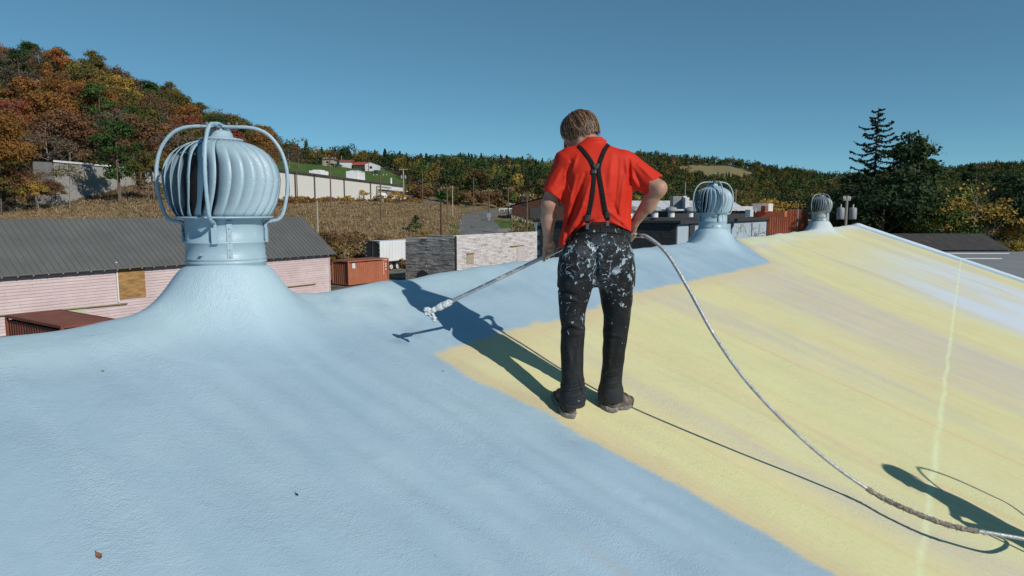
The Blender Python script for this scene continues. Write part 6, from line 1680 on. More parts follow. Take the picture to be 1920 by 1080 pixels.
# ---------------- weathered brick building
def brickm(name, c1, c2, c3, wear, wearc):
    t = NT(name); g_ = t.n('NewGeometry').outputs['Position']; mp = t.n('Mapping'); mp.inputs['Scale'].default_value = (.55, .55, 3.2); t.l(g_, mp.inputs[0])
    c = t.ramp(t.noise(mp.outputs[0], 1.3, 6, .75), [(.35, c1), (.5, c2), (.64, c3)]); c = t.mix(t.mapr(t.noise(g_, .45, 5, .65), wear, wear + .08, 0, .75), c, wearc)
    t.set(c, .92, 0, .2); t.bump(t.noise(mp.outputs[0], 3.2, 4), .5, .05); return t.m
M_WBRICK = brickm('flaking_white_painted_brick', (.36, .32, .32, 1), (.64, .62, .63, 1), (.74, .73, .75, 1), .64, (.34, .20, .16, 1))
M_TAN0 = simple('weathered_board', (.42, .37, .29, 1), (.30, .25, .18, 1), 2.5, .9, 0, .3, 8, stretch=(1, 1, 3))
M_GBRICK = brickm('weathered_grey_brick', (.20, .18, .165, 1), (.46, .43, .40, 1), (.72, .69, .66, 1), .62, (.13, .11, .09, 1))
og = G(853, 74.6); og = Vector((og.x, og.y, 0)); gb = frame('weathered_warehouse', 'old brick warehouse with flaking white long wall and grey end wall', 'building', og)
HB = 5.32; BL = 31.0; BW = 7.2
m = MB(); m.box(W(og, BL / 2, BW / 2 + .1, HB / 2 - .2), BL - .1, BW - .2, HB - .3, D1, D2); m.build('core', M_GBRICK, gb)
def courses(parent, o, s0, s1, n0, along, zt, mat, rows, seed, Lr=(1.1, 2.6), depth=.10, holes=()):
    """wall of long uneven courses: each row of pieces stands a little proud or back"""
    r = random.Random(seed); m = MB(); ht = zt / rows
    for i in range(rows):
        s = s0
        while s < s1 - .01:
            L = r.uniform(*Lr); e = min(s + L, s1); pr = r.uniform(0, .055)
            if any(h[0] < (s + e) / 2 < h[1] and h[2] < (i + .5) * ht < h[3] for h in holes): s = e; continue
            cx = (s + e) / 2
            if along: c = W(o, cx, n0 - pr / 2, (i + .5) * ht); m.box(c, e - s - .03, depth + pr, ht - .028, D1, D2)
            else: c = W(o, n0 - pr / 2, cx, (i + .5) * ht); m.box(c, depth + pr, e - s - .03, ht - .028, D1, D2)
            s = e
    o_ = m.build('brick_courses', mat, parent); o_['kind'] = 'stuff'; return o_
wa, wb_ = s_at(og, 0, 873.5), s_at(og, 0, 886.5); wz1, wz0 = wz(og, wa, 0, 477), wz(og, wa, 0, 495)
da, db = s_at(og, 0, 968), s_at(og, 0, 983)
courses(gb, og, 0, BL, 0, True, HB, M_WBRICK, 34, 1)
courses(gb, og, 0, 4.0, -.02, False, HB, M_GBRICK, 34, 2, (.7, 1.8)); courses(gb, og, 4.0, BW, -.02, False, HB - .75, M_GBRICK, 29, 3, (.7, 1.8))
MB().box(W(og, .02, -.08, HB / 2), .22, .18, HB, D1, D2).build('corner_pier', M_TRF, gb)
w_ = MB().box(W(og, (wa + wb_) / 2, -.12, (wz0 + wz1) / 2), wb_ - wa, .06, wz1 - wz0, D1, D2).build('boarded_window', M_TAN0, gb); MB().box(W(og, (wa + wb_) / 2, -.15, wz1 + .05), wb_ - wa + .1, .1, .12, D1, D2).build('lintel', simple('rust_lintel', (.30, .12, .04, 1), (.2, .09, .04, 1), 3), w_)
dz = wz(og, da, 0, 462)
d_ = MB().box(W(og, (da + db) / 2, -.12, dz / 2), db - da, .06, dz, D1, D2).build('old_door', simple('pale_door_boards', (.55, .53, .54, 1), (.42, .40, .40, 1), 3, .9, stretch=(4, 4, .5)), gb)
MB().box(W(og, s_at(og, 0, 968), -.16, dz + .08), 3.0, .12, .12, D1, D2).build('door_rail', M_RUSTYPIPE, gb)
for k in range(26): MB().box(W(og, .6 + 1.18 * k, .05, HB + .05), 1.14, .34, .10, D1, D2).build('coping_stone', M_WBRICK, gb)
for k in range(4): MB().box(W(og, .04, .55 + k * .98, HB + .05), .34, .94, .10, D1, D2).build('coping_stone', M_GBRICK, gb)
MB().add([W(og, .1, .1, HB - .25), W(og, BL, .1, HB - .25), W(og, BL, BW, HB - .9), W(og, .1, BW, HB - .9)], [(0, 1, 2, 3)]).build('roof', M_TRF, gb)
arch = MB(); cA = W(og, -.14, 4.6, 0); pts = [cA + D2 * (math.cos(an) * .85) + Vector((0, 0, .6 + math.sin(an) * .8)) for an in np.linspace(0, math.pi, 10)]; arch.add([cA + D2 * .85, *pts, cA - D2 * .85], [tuple(range(12))]); arch.build('arched_opening', M_TRF, gb)

# ---------------- white metal warehouse in the field
M_WSID = simple('cream_metal_siding', (.66, .655, .61, 1), (.72, .71, .67, 1), .15, .55); M_TRIMB = simple('brown_trim', (.06, .045, .04, 1), (.09, .07, .06, 1), 1, .6); M_GREY = simple('grey_equipment', (.30, .31, .32, 1), (.22, .23, .24, 1), 2, .6)
A0 = Vector((G(515, 152).x, 152, 0)); A1 = Vector((G(768, 262).x, 262, 0)); wd = (A1 - A0).normalized(); wn2 = Vector((-wd.y, wd.x, 0)); WLn = (A1 - A0).length; zb, zt = ZC + 1.0, ZC + 9.25
wh = thing('metal_warehouse', 'long cream metal warehouse with brown trim standing above the dry field', 'building', A0)
def WP(s, n, z): return A0 + wd * s + wn2 * n + Vector((0, 0, z))
npn = 54
pm = boxm('siding_panel', WLn / npn - .10, .12, zt - zb, M_WSID)
Rw = Matrix(((wd.x, wn2.x, 0, 0), (wd.y, wn2.y, 0, 0), (0, 0, 1, 0), (0, 0, 0, 1)))
s_end = WLn * .80
copies('siding_panel', pm, wh, [Matrix.Translation(WP(WLn / npn * (k + .5), 0, (zb + zt) / 2)) @ Rw for k in range(npn) if WLn / npn * (k + .5) < s_end])
MB().box(WP(WLn / 2, 15.1, (zb + zt) / 2), WLn - .2, 30, zt - zb - .05, wd, wn2).build('wall', M_WSID, wh)
MB().add([WP(-.4, -.5, zt), WP(WLn + .4, -.5, zt), WP(WLn + .4, 15, zt + .9), WP(-.4, 15, zt + .9)], [(0, 1, 2, 3)]).add([WP(-.4, 30.4, zt), WP(WLn + .4, 30.4, zt), WP(WLn + .4, 15, zt + .9), WP(-.4, 15, zt + .9)], [(3, 2, 1, 0)]).build('roof', M_WHITE, wh)
MB().box(WP(WLn / 2, -.35, zt - .18), WLn + .6, .45, .42, wd, wn2).build('gutter', M_TRIMB, wh)
for px in (541, 556, 592, 647, 696):
    t = (px - 960) / FPX; s = (t * A0.y - A0.x) / (wd.x - t * wd.y); MB().box(WP(s, -.30, (zb + zt) / 2), .26 + .001 * s, .2, zt - zb, wd, wn2).build('downpipe', M_TRIMB, wh)
def ws(px): t = (px - 960) / FPX; return (t * A0.y - A0.x) / (wd.x - t * wd.y)
sA, sB = ws(707), ws(732)
dd_ = MB().box(WP((sA + sB) / 2, -.5, zb + 4.2), sB - sA, .5, 5.6, wd, wn2).build('loading_bay', simple('tan_ribbed_panel', (.30, .27, .22, 1), (.24, .21, .17, 1), 1, .8), wh)
MB().box(WP((sA + sB) / 2 + 1, -.8, zb + 1.7), (sB - sA) * .6, .5, 2.6, wd, wn2).build('bay_door', M_TRF, dd_)
for s in np.linspace(sA + .4, sB - .4, 11): MB().box(WP(s, -.80, zb + 5.2), .3, .12, 3.2, wd, wn2).build('rib', simple('tan_rib', (.36, .33, .27, 1)) if s == sA + .4 else bpy.data.materials['tan_rib'], dd_)
MB().box(WP((sA + WLn) / 2, -.9, zt - 2.1), WLn - sA, 1.0, .5, wd, wn2).build('canopy', M_WHITE, wh)
MB().box(WP(WLn + 3.0, 2, zb + 2.2), 6, 6, 4.4, wd, wn2).build('brick_annex', simple('pale_red_brick', (.33, .17, .12, 1), (.26, .13, .10, 1), 2, .9), wh)
for px, w_, h_ in ((600, 3.4, 1.2), (671, 4.0, 2.6)):
    s = ws(px) + 8; u_ = thing('rooftop_unit', {600: 'low white ventilation box on the warehouse roof, left one', 671: 'taller white ventilation box on the warehouse roof, right one'}[px], 'rooftop unit', WP(s, 3, zt), 0)
    bevel(MB().box(WP(s, 3, zt + h_ / 2 + .1), w_ * 1.5, w_, h_, wd, wn2).build('housing', M_WHITE, u_), .1); MB().box(WP(s, 3, zt + h_ + .2), w_ * 1.0, w_ * .6, .3, wd, wn2).build('hood', M_WHITE, u_)
MB().tube([WP(ws(741), 1, zt - .5), WP(ws(741), 1, zt + 2.2)], .3, 8).build('flue', M_WHITE, wh)
tk = thing('storage_tank', 'white upright tank beside the loading bay', 'tank', WP(sA - 3, -3, zb)); MB().lathe([(.01, 0), (1.7, 0), (1.7, 3.2), (1.3, 4.2), (.01, 4.5)], 20, WP(sA - 3, -3, zb + .3)).build('vessel', M_WHITE, tk, True); MB().box(WP(sA - 6, -3, zb + 1), 3, 1.4, 2.4, wd, wn2).build('pump_box', M_TRF, tk)
MB().box(WP(sA - 3, -3, zb + .15), 4, 4, .4, wd, wn2).build('base', M_GREY, tk)

# ---------------- corrugated shed under the wooded hill
B0 = Vector((G(112, 128).x, 128, 0)); B1 = Vector((G(262, 150).x, 150, 0)); bdv = (B1 - B0).normalized(); bn = Vector((-bdv.y, bdv.x, 0)); BLn = (B1 - B0).length
shd = thing('corrugated_shed', 'grey corrugated shed half hidden by trees under the hill', 'building', B0); zb2, zt2 = ZC + 1.6, C(112, 301, 128).z
k_ = 64; cp = MB()
me_ = mesh_data('wall_sheet', [(-.5, 0, 0), (-.2, -.09, 0), (.2, -.09, 0), (.5, 0, 0), (-.5, 0, 1), (-.2, -.09, 1), (.2, -.09, 1), (.5, 0, 1)], [(0, 1, 5, 4), (1, 2, 6, 5), (2, 3, 7, 6)]); me_.materials.append(simple('dull_corrugated_steel', (.26, .26, .25, 1), (.34, .34, .33, 1), .4, .6, .2))
Rb = Matrix(((bdv.x, bn.x, 0, 0), (bdv.y, bn.y, 0, 0), (0, 0, 1, 0), (0, 0, 0, 1)))
copies('wall_sheet', me_, shd, [Matrix.Translation(B0 + bdv * (BLn / k_ * (k + .5)) + Vector((0, 0, zb2 - 2))) @ Rb @ Matrix.Diagonal((BLn / k_, 1.6, zt2 - zb2 + 2, 1)) for k in range(k_)])
c_ = B0 + bdv * BLn / 2 + bn * 7.2; c_ = B0 + bdv * BLn / 2 + bn * 2.3; MB().box((c_.x, c_.y, (zb2 + zt2) / 2 - 1), BLn - .1, 4, zt2 - zb2 + 1.9, bdv, bn).build('wall', M_GREY, shd)
MB().add([B0 - bdv * .3 - bn * .3 + Vector((0, 0, zt2 + .05)), B1 + bdv * .3 - bn * .3 + Vector((0, 0, zt2 + .05)), B1 + bdv * .3 + bn * 4.6 + Vector((0, 0, zt2 + .3)), B0 - bdv * .3 + bn * 4.6 + Vector((0, 0, zt2 + .3))], [(0, 1, 2, 3)]).build('roof', M_GREYROOF, shd)
q_ = (B0 + B1) / 2 - bn * .3; MB().box((q_.x, q_.y, zt2 - .1), BLn + .6, .1, .35, bdv, bn).build('eave_trim', M_WHITE, shd)

# ---------------- small houses on the green hill
M_REDROOF = simple('red_metal_roof', (.36, .085, .05, 1), (.30, .07, .045, 1), 1, .6); M_WIN = simple('dark_glass', (.02, .025, .03, 1), (.03, .035, .04, 1), 2, .15); M_TAN = simple('tan_boards', (.40, .36, .30, 1), (.33, .30, .26, 1), 1, .8)
def house(px, py_base, d, wpx, hpx, roofpx, depth, wm, rm, label, wins=3, rot=0.0, gable=False, name='house'):
    x0 = G(px, d); zg = LZ(x0.x, x0.y); Wm = wpx / FPX * d; Hm = hpx / FPX * d; Rm = roofpx / FPX * d; a = Vector((math.cos(rot), math.sin(rot), 0)); b = Vector((-a.y, a.x, 0)); o = Vector((x0.x, x0.y, zg))
    root = thing(name, label, 'house' if name == 'house' else name.replace('_', ' '), o)
    def P(x, y, z): return o + a * x + b * y + Vector((0, 0, z))
    MB().box(P(Wm / 2, depth / 2, Hm / 2 - 1), Wm, depth, Hm + 2, a, b).build('wall', wm, root); m = MB(); e = .5
    if gable:
        m.add([P(-e, -e, Hm - .1), P(Wm / 2, -e, Hm + Rm), P(Wm / 2, depth + e, Hm + Rm), P(-e, depth + e, Hm - .1)], [(0, 1, 2, 3)]); m.add([P(Wm + e, -e, Hm - .1), P(Wm / 2, -e, Hm + Rm), P(Wm / 2, depth + e, Hm + Rm), P(Wm + e, depth + e, Hm - .1)], [(3, 2, 1, 0)])
        MB().add([P(0, 0, Hm), P(Wm, 0, Hm), P(Wm / 2, 0, Hm + Rm * .95)], [(0, 1, 2)]).build('gable', wm, root)
    else:
        m.add([P(-e, -e, Hm - .1), P(Wm + e, -e, Hm - .1), P(Wm + e * .5, depth / 2, Hm + Rm), P(-e * .5, depth / 2, Hm + Rm)], [(0, 1, 2, 3)]); m.add([P(-e, depth + e, Hm - .1), P(Wm + e, depth + e, Hm - .1), P(Wm + e, depth / 2, Hm + Rm), P(-e, depth / 2, Hm + Rm)], [(3, 2, 1, 0)])
        m.add([P(-e, -e, Hm - .1), P(-e, depth / 2, Hm + Rm), P(-e, depth + e, Hm - .1)], [(0, 1, 2)]); m.add([P(Wm + e, -e, Hm - .1), P(Wm + e, depth / 2, Hm + Rm), P(Wm + e, depth + e, Hm - .1)], [(2, 1, 0)])
    m.build('roof', rm, root)
    for k in range(wins): MB().box(P(Wm * (k + .5) / wins, -.05, Hm * .5), min(1.3, Wm / wins * .4), .08, Hm * .32, a, b).build('window', M_WIN, root)
    return root, P, Wm, Hm
yh = 356
house(609, 322, 362, 20, 11, 4, 8, M_TAN, M_GREYROOF, 'grey house with a dark roof, leftmost of the houses on the green hill', 1)
house(641, 316, 366, 20, 8, 4, 7, M_WHITE, M_REDROOF, 'low white house with a red roof in the middle of the green hill', 0)
house(667, 318, 368, 22, 7, 6, 7, M_TRF, M_REDROOF, 'dark open carport under a red roof beside the white house', 0, name='carport')
house(688, 322, 358, 22, 13, 4, 9, M_WHITE, M_WHITE, 'white house with tree shadow on its gable, rightmost on the green hill', 1, gable=True)

# ---------------- brown barn by the road
ho = G(960, 172); root, P, Wm, Hm = house(960, 391, 172, 124, 25, 15, 14, simple('dark_red_brown_boards', (.05, .02, .013, 1), (.07, .028, .018, 1), 1.5, .85), simple('brown_shingles', (.05, .03, .022, 1), (.07, .045, .035, 1), 1, .8), 'wide dark brown barn beside the winding road', 0, name='brown_barn', gable=True)
MB().box(P(Wm * .42, -.06, Hm * .4), 5.0, .1, Hm * .8, (1, 0, 0)).build('dark_doorway', M_TRF, root)
for k in range(3): MB().box(P(Wm * (.18 + .28 * k), -.08, Hm * 1.1), 1.0, .1, 1.0, (1, 0, 0)).build('window', M_WIN, root)
# guard rail and fence by the road
gr = thing('guard_rail', 'white guard rail on posts beside the road below the brown barn', 'guard rail', ground_hit(940, 394)); pv = [ground_hit(px, py) for px, py in ((936, 397), (960, 396), (985, 396), (1010, 396.5))]; pc = catmull(pv, 5)
MB().tube([p + Vector((0, 0, .75)) for p in pc], .13, 6).build('rail', M_WHITE, gr)
for p in pc[::2]: MB().box(p + Vector((0, 0, .3)), .16, .16, 1.0).build('post', M_WHITE, gr)
fp = [ground_hit(px, py) for px, py in ((945, 405), (965, 412), (985, 420), (1008, 430))]; wf = thing('wire_fence', 'low pale post fence running down the grassy bank', 'fence', fp[0]); pc = catmull(fp, 4)
for p in pc: MB().box(p + Vector((0, 0, .4)), .10, .10, 1.1).build('post', M_WHITE, wf)
MB().tube([p + Vector((0, 0, .85)) for p in pc], .035, 5).build('rail', M_WHITE, wf)
sg = ground_hit(917, 414); s_ = thing('road_sign', 'pale blank back of a sign beside the road', 'sign', sg); MB().box(sg + Vector((0, 0, 1.3)), 1.0, .06, 1.0).build('panel', M_GREY, s_); MB().tube([sg, sg + Vector((0, .08, 1.9))], .06, 6).build('post', M_WHITE, s_)

# ---------------- vehicles far off
def car(c, ang, mat, label, L=4.6):
    root = thing('parked_car', label, 'car', c, 0, 'cars parked in the distance'); a = Vector((math.cos(ang), math.sin(ang), 0)); b = Vector((-a.y, a.x, 0)); Wd = 1.8
    prof = [(0, .35), (0, .75), (.12, .85), (.75, .92), (1.25, 1.38), (2.9, 1.42), (3.7, .98), (4.45, .88), (4.6, .7), (4.6, .35)]; V = []; F = []
    for y, inset in ((0, 0), (Wd, 0)):
        for x, z in prof: V.append(c + a * x + b * (y + (.16 if z > 1.2 and y == 0 else -.16 if z > 1.2 else 0)) + Vector((0, 0, z)))
    n = len(prof); F = [tuple(range(n)), tuple(reversed(range(n, 2 * n)))] + [(i, i + n, (i + 1) % n + n, (i + 1) % n) for i in range(n)]
    bevel(MB().add(V, F).build('body', mat, root), .05, 2)
    for y in (-.01, Wd + .01):
        for x0, x1 in ((1.2, 2.0), (2.1, 3.0)): MB().box(c + a * (x0 + x1) / 2 + b * (y + (.10 if y < 0 else -.10)) + Vector((0, 0, 1.14)), x1 - x0, .05, .34, a, b).build('window', M_WIN, root)
        for x in (.85, 3.7): wheel(root, c + a * x + b * y + Vector((0, 0, .33)), .33, -b if y < 0 else b, w=.2)
    return root
M_CARW = simple('silver_car_paint', (.45, .46, .48, 1), (.42, .43, .45, 1), 1, .25, .5); M_CARB = simple('blue_car_paint', (.05, .09, .16, 1), (.04, .08, .14, 1), 1, .25, .3); M_CARK = simple('black_car_paint', (.02, .02, .022, 1), (.03, .03, .032, 1), 1, .25, .3)
def flat(px, d): p = G(px, d); return Vector((p.x, p.y, LZ(p.x, p.y) + .02))
car(flat(940, 238), 0.1, M_CARW, 'silver car parked above the road near the brown barn'); car(flat(628, 352), -.2, M_CARB, 'blue car parked between the houses on the green hill'); car(flat(618, 350), .3, M_CARK, 'black car parked by the grey house on the green hill')
car(flat(700, 346), 0, M_CARB, 'dark blue car in front of the white gabled house'); car(flat(935, 246), .2, M_CARK, 'dark car beside the silver one near the brown barn')

# ---------------- utility poles and wires
M_POLE = simple('brown_utility_pole', (.12, .075, .045, 1), (.18, .12, .075, 1), 1, .9); M_PPOLE = simple('pale_pole', (.42, .36, .29, 1), (.34, .29, .23, 1), 1, .9)
POLES = {}
def pole(px, py0, py1, d, label, mat=None, arm=True, r=.14, pots=0, armw=1.3, lamp=False):
    p0 = C(px, py1, d); p1 = C(px, py0, d); base = Vector((p0.x, d, min(p0.z, LZ(p0.x, d)) - .3)); root = thing('utility_pole', label, 'utility pole', base, 0, 'utility poles across the valley')
    top = Vector((base.x, d, p1.z)); MB().tube([base, top], [r * 1.2, r * .85], 8).build('post', mat or M_POLE, root)
    POLES[px] = (top, d)
    if arm:
        MB().box(top - Vector((0, 0, .35)), armw * 2, .14, .16).build('crossarm', mat or M_POLE, root)
        for o in (-1, -.5, .5, 1): MB().lathe([(.01, 0), (.07, .02), (.05, .12), (.08, .16), (.01, .24)], 6, top + Vector((o * armw * .92, 0, -.27))).build('insulator', M_WHITE, root)
    for k in range(pots):
        c = top + Vector(((-1, 1, 0)[k] * (.42 + r), -.1, -2.1 * (d / 60) ** .35)); MB().lathe([(.01, 0), (.30, 0), (.32, .1), (.32, .95), (.26, 1.05), (.01, 1.1)], 12, c).build('transformer', M_GREY, root, True); MB().tube([c + Vector((0, 0, 1.05)), c + Vector((0, 0, 1.35))], .05, 5).build('bushing', M_WHITE, root)
    return root
pole(620.5, 295, 374, 149, 'tall brown pole standing in front of the white warehouse wall'); pole(595.5, 377, 420, 106, 'short pale leaning post rising behind the barn roof', M_PPOLE, False, .13)
pole(714.5, 326, 410, 128, 'utility pole with a crossarm left of the loading bay'); pole(757, 316, 372, 225, 'pole with two transformers at the warehouse\'s right end', M_PPOLE, True, .2, 2)
pole(792.5, 322, 378, 215, 'utility pole with lamps right of the warehouse', None, False); pole(839, 350, 411, 140, 'pole with many white insulators beside the dry meadow', None, True, .13); pole(848.5, 348, 386, 165, 'pale lamp post beside the upper road', M_PPOLE, False, .12)
pole(827, 378, 442, 112, 'dark topless post in the dry field by the road', simple('tarred_post', (.05, .03, .022, 1), (.08, .045, .03, 1), 1, .9), False, .14); pole(888, 332, 376, 200, 'tall bare pole against the slope above the road', None, False)
pole(917, 356, 402, 185, 'pole with a small crossarm at the road\'s bend'); pole(953, 351, 395, 175, 'pole left of the brown barn'); pole(988, 364, 430, 128, 'utility pole in front of the brown barn')
pole(606, 290, 318, 330, 'thin pole on the green hill left of the houses', None, False, .16); pole(640.5, 292, 306, 372, 'small pole behind the white house on the hill', M_PPOLE, False, .16); pole(691, 300, 318, 340, 'pole before the white gabled house', None, False, .16)
pole(558, 322, 378, 158, 'dark short pole at the warehouse wall', None, False, .12); pole(1379.5, 355, 372, 210, 'thin pole between trees right of the second vent', M_PPOLE, False, .14); pole(1285, 342, 352, 300, 'tiny pole on the far slope', M_PPOLE, False, .2)
pole(1585, 367, 430, 62, 'grey pole with hanging transformers beside the third vent', simple('grey_pole', (.32, .30, .28, 1), (.25, .24, .22, 1), 1, .9), True, .13, 2, .32)
pole(224, 300, 392, 120, 'brown pole among trees before the corrugated shed', None, False, .10); pole(281, 345, 400, 112, 'brown post left of the first vent', None, False, .10)
M_WIRE = simple('black_wire', (.03, .03, .03, 1), (.04, .04, .04, 1), 1, .7)
def wire(a, b, sag, label, r=.022):
    P = [a.lerp(b, t) - Vector((0, 0, sag * 4 * t * (1 - t))) for t in np.linspace(0, 1, 14)]; o = MB().tube(P, r, 4, False).build('power_line', M_WIRE); tag(o, label, 'power line', 'power lines over the valley')
tp = lambda px: POLES[px][0]
wire(tp(620.5), tp(714.5), 1.0, 'wire from the warehouse pole to the next pole'); wire(tp(714.5), tp(839), 1.4, 'wire from the crossarm pole to the insulator pole'); wire(G(300, 150, tp(620.5).z - 3), tp(620.5), 1.5, 'wire crossing in front of the left part of the warehouse')
wire(tp(620.5) - Vector((0, 0, 3)), tp(757), 3, 'lower wire sagging along the warehouse wall'); wire(tp(839), tp(988), 1.0, 'wire over the winding road'); wire(tp(988), G(1200, 110, ZC + 2.5), 1.0, 'wire running behind the man'); wire(tp(1585), G(2000, 40, ZC + .55), .5, 'thin wire passing before the dark trees at the right', .012)
wire(tp(757), tp(917), 2.5, 'wire from the transformer pole to the bend')

# ---------------- flat-roofed blocks beyond the ridge
M_DKBLOCK = simple('dark_blockwork', (.035, .04, .045, 1), (.055, .06, .065, 1), .8, .8, 0, .4, 3); M_BLBLOCK = simple('pale_blue_block', (.33, .42, .50, 1), (.40, .48, .55, 1), .5, .8); M_TAR = simple('black_membrane_roof', (.03, .03, .032, 1), (.05, .05, .052, 1), .5, .85); M_REDW = simple('rust_red_cladding', (.36, .11, .055, 1), (.44, .16, .085, 1), .8, .75); M_BRK = simple('red_brick', (.27, .095, .06, 1), (.34, .14, .09, 1), 3, .9)
o1 = G(1268, 50.0); o1 = Vector((o1.x, o1.y, 0)); blk = frame('flat_roofed_block', 'flat-roofed block with a dark end wall and pale blue side behind the second vent', 'building', o1)
HT1 = C(1268, 416, 50).z; L1 = s_at(o1, 0, 1434); 
MB().box(W(o1, L1 / 2, 6.0, HT1 / 2 - .1), L1 - .05, 11.9, HT1 - .2, D1, D2).build('wall', M_BLBLOCK, blk)
bw = boxm('blue_wall_panel', L1 / 12 - .03, .08, HT1 - .15, M_BLBLOCK); copies('blue_wall_panel', bw, blk, [RM(o1, L1 / 12 * (k + .5), -.02, HT1 / 2 - .08) for k in range(12)])
bwp = boxm('dark_block', 1, .1, 1, M_DKBLOCK); rb_ = random.Random(2); msd = []; nr_ = 18  # end wall blocks, far darker than the blue side
for i in range(nr_):
    for k in range(15):
        off = .4 if i % 2 else 0; y0, y1 = max(0, k * .8 - off), min(11.9, (k + 1) * .8 - off)
        if y1 - y0 < .05: continue
        if i > 3: msd.append(RM(o1, -.04 - rb_.uniform(0, .012), (y0 + y1) / 2, HT1 / nr_ * (i + .5)) @ Matrix.Rotation(math.pi / 2, 4, 'Z') @ Matrix.Diagonal((y1 - y0 - .02, 1, HT1 / nr_ - .02, 1)))
copies('dark_block', bwp, blk, msd)
MB().box(W(o1, L1 / 2, 6.0, HT1), L1 + .5, 12.5, .18, D1, D2).build('roof', M_TAR, blk); MB().box(W(o1, L1 / 2, -.32, HT1 - .02), L1 + .5, .10, .26, D1, D2).build('fascia', M_TRF, blk)
for px, dx in ((1293, .35),): MB().box(W(o1, s_at(o1, 0, px), -.12, HT1 / 2), 1.1, .14, HT1 - .4, D1, D2).build('black_chute', M_TRF, blk)
for px in (1368, 1406): MB().tube([W(o1, s_at(o1, 0, px), -.12, 1), W(o1, s_at(o1, 0, px), -.12, HT1 - .2)], .05, 6).build('drain_pipe', M_GREY, blk)
for px in (1295, 1387, 1421): MB().box(W(o1, s_at(o1, 0, px), -.08, wz(o1, s_at(o1, 0, px), 0, 427)), .5, .06, .8, D1, D2).build('small_window', M_TAN, blk)
pr = frame('lean_to', 'low dark lean-to with a brick parapet against the dark end wall', 'building', o1); MB().box(W(o1, -3.2, 3.5, 2.0), 6, 9, 4.1, D1, D2).build('wall', M_TRF, pr); MB().box(W(o1, -3.2, 3.5, 4.12), 6.2, 9.2, .16, D1, D2).build('roof', M_TAR, pr)
for k in range(8): MB().box(W(o1, -.3 - .3 * k, -1.1, 4.35), .28, .3, .28, D1, D2).build('brick', M_BRK, pr)
# climbing dead vine on the blue wall
vm = MB(); rv = random.Random(8)
for k in range(26):
    s = s_at(o1, 0, rv.uniform(1358, 1432)); p = W(o1, s, -.2, HT1 - rv.uniform(2.6, 4.5)); d = Vector((rv.uniform(-.4, .4), 0, 1))
    for _ in range(7):
        d = (d + Vector((rv.gauss(0, .6), rv.gauss(0, .15), rv.gauss(0, .4)))).normalized(); q = p + d * .5; q = Vector((q.x, q.y, min(q.z, HT1 - .5))); vm.tube([p, q], [.022, .012], 3, False); p = q
        for _ in range(3): e = Vector((rv.gauss(0, 1), rv.gauss(0, .2), rv.gauss(.2, 1))).normalized(); vm.tube([p, p + e * .45], [.012, .004], 3, False)
tag(vm.build('dead_vine', M_WOOD), 'leafless dark vine climbing the pale blue wall', 'vine')
# rust red finned wall
o2 = W(o1, L1 + .3, 0, 0); fin = frame('finned_wall_building', 'rust-red building clad in upright fins between the second and third vents', 'building', o2); sL = s_at(o2, 0, 1506); sM = s_at(o2, 0, 1468)
HT2, HT3 = wz(o2, sM / 2, 0, 411), wz(o2, sM, 0, 396)
MB().box(W(o2, sM / 2, 3, HT2 / 2), sM, 6, HT2, D1, D2).build('wall', M_REDW, fin); MB().box(W(o2, (sM + sL) / 2 + .05, 3, HT3 / 2), sL - sM, 6, HT3, D1, D2).build('wall', M_REDW, fin)
for k in range(9): MB().box(W(o2, sM / 8 * k, -.2, HT2 / 2 + .12), .16, .4, HT2 + .25, D1, D2).build('fin', M_REDW, fin)
for k in range(1, 9): MB().box(W(o2, sM + (sL - sM) / 8 * k, -.2, HT3 / 2 + .12), .16, .4, HT3 + .25, D1, D2).build('fin', M_REDW, fin)
MB().tube([W(o2, sM + (sL - sM) * .4, -.5, 1), W(o2, sM + (sL - sM) * .4, -.5, HT3 + .5)], .10, 8).build('flue_pipe', M_GREY, fin)
MB().box(W(o2, sM * 1.02, 2.5, HT3 + .45), 2.2, 1.8, .9, D1, D2).build('white_duct', M_WHITE, fin)
# white-roofed long building behind
o3 = G(1160, 72); o3 = Vector((o3.x, o3.y, 0)); wr = frame('white_roofed_hall', 'long white-roofed hall with roof vents behind the dark block', 'building', o3); z3 = C(1200, 396, 72).z; L3_ = 24
MB().box((o3.x + 5.2, o3.y + 2, z3 / 2), 15, 8, z3).build('wall', M_TRF, wr)
npan = 12
for k in range(npan): x0 = o3.x - 2.3 + 15.2 / npan * k; MB().add([(x0, o3.y - 2.3, z3 + .05), (x0 + 15.2 / npan - .05, o3.y - 2.3, z3 + .05), (x0 + 15.2 / npan - .05, o3.y + 3.5, z3 + 1.15), (x0, o3.y + 3.5, z3 + 1.15)], [(0, 1, 2, 3)]).build('roof_sheet', M_WHITE, wr)
MB().add([(o3.x + 12.9, o3.y - 2, z3), (o3.x + 12.9, o3.y + 6, z3), (o3.x + 12.9, o3.y + 3.5, z3 + 1.15)], [(0, 1, 2)]).build('gable', M_WHITE, wr)
def mush(x, y, z, s, label):
    root = thing('roof_ventilator', label, 'roof ventilator', (x, y, z), 0, 'mushroom ventilators on the dark block'); MB().lathe([(.22 * s, 0), (.22 * s, .42 * s)], 14, (x, y, z)).build('stack', M_WHITE, root, True); MB().lathe([(.42 * s, .40 * s), (.44 * s, .48 * s), (.34 * s, .62 * s), (.12 * s, .70 * s), (.001, .71 * s)], 14, (x, y, z)).build('hood', M_GREY, root, True)
for k, (px, d_) in enumerate(((1188, 56), (1200, 58), (1226, 54), (1257, 57), (1292, 60))):
    g_ = G(px, d_); mush(g_.x, g_.y, C(px, 401.5, d_).z - .25, 1.25, 'grey-hooded ventilator, %s on the dark flat roof' % ('leftmost', 'second from the left', 'middle one', 'fourth from the left', 'rightmost')[k])
MB  # roof the ventilators stand on
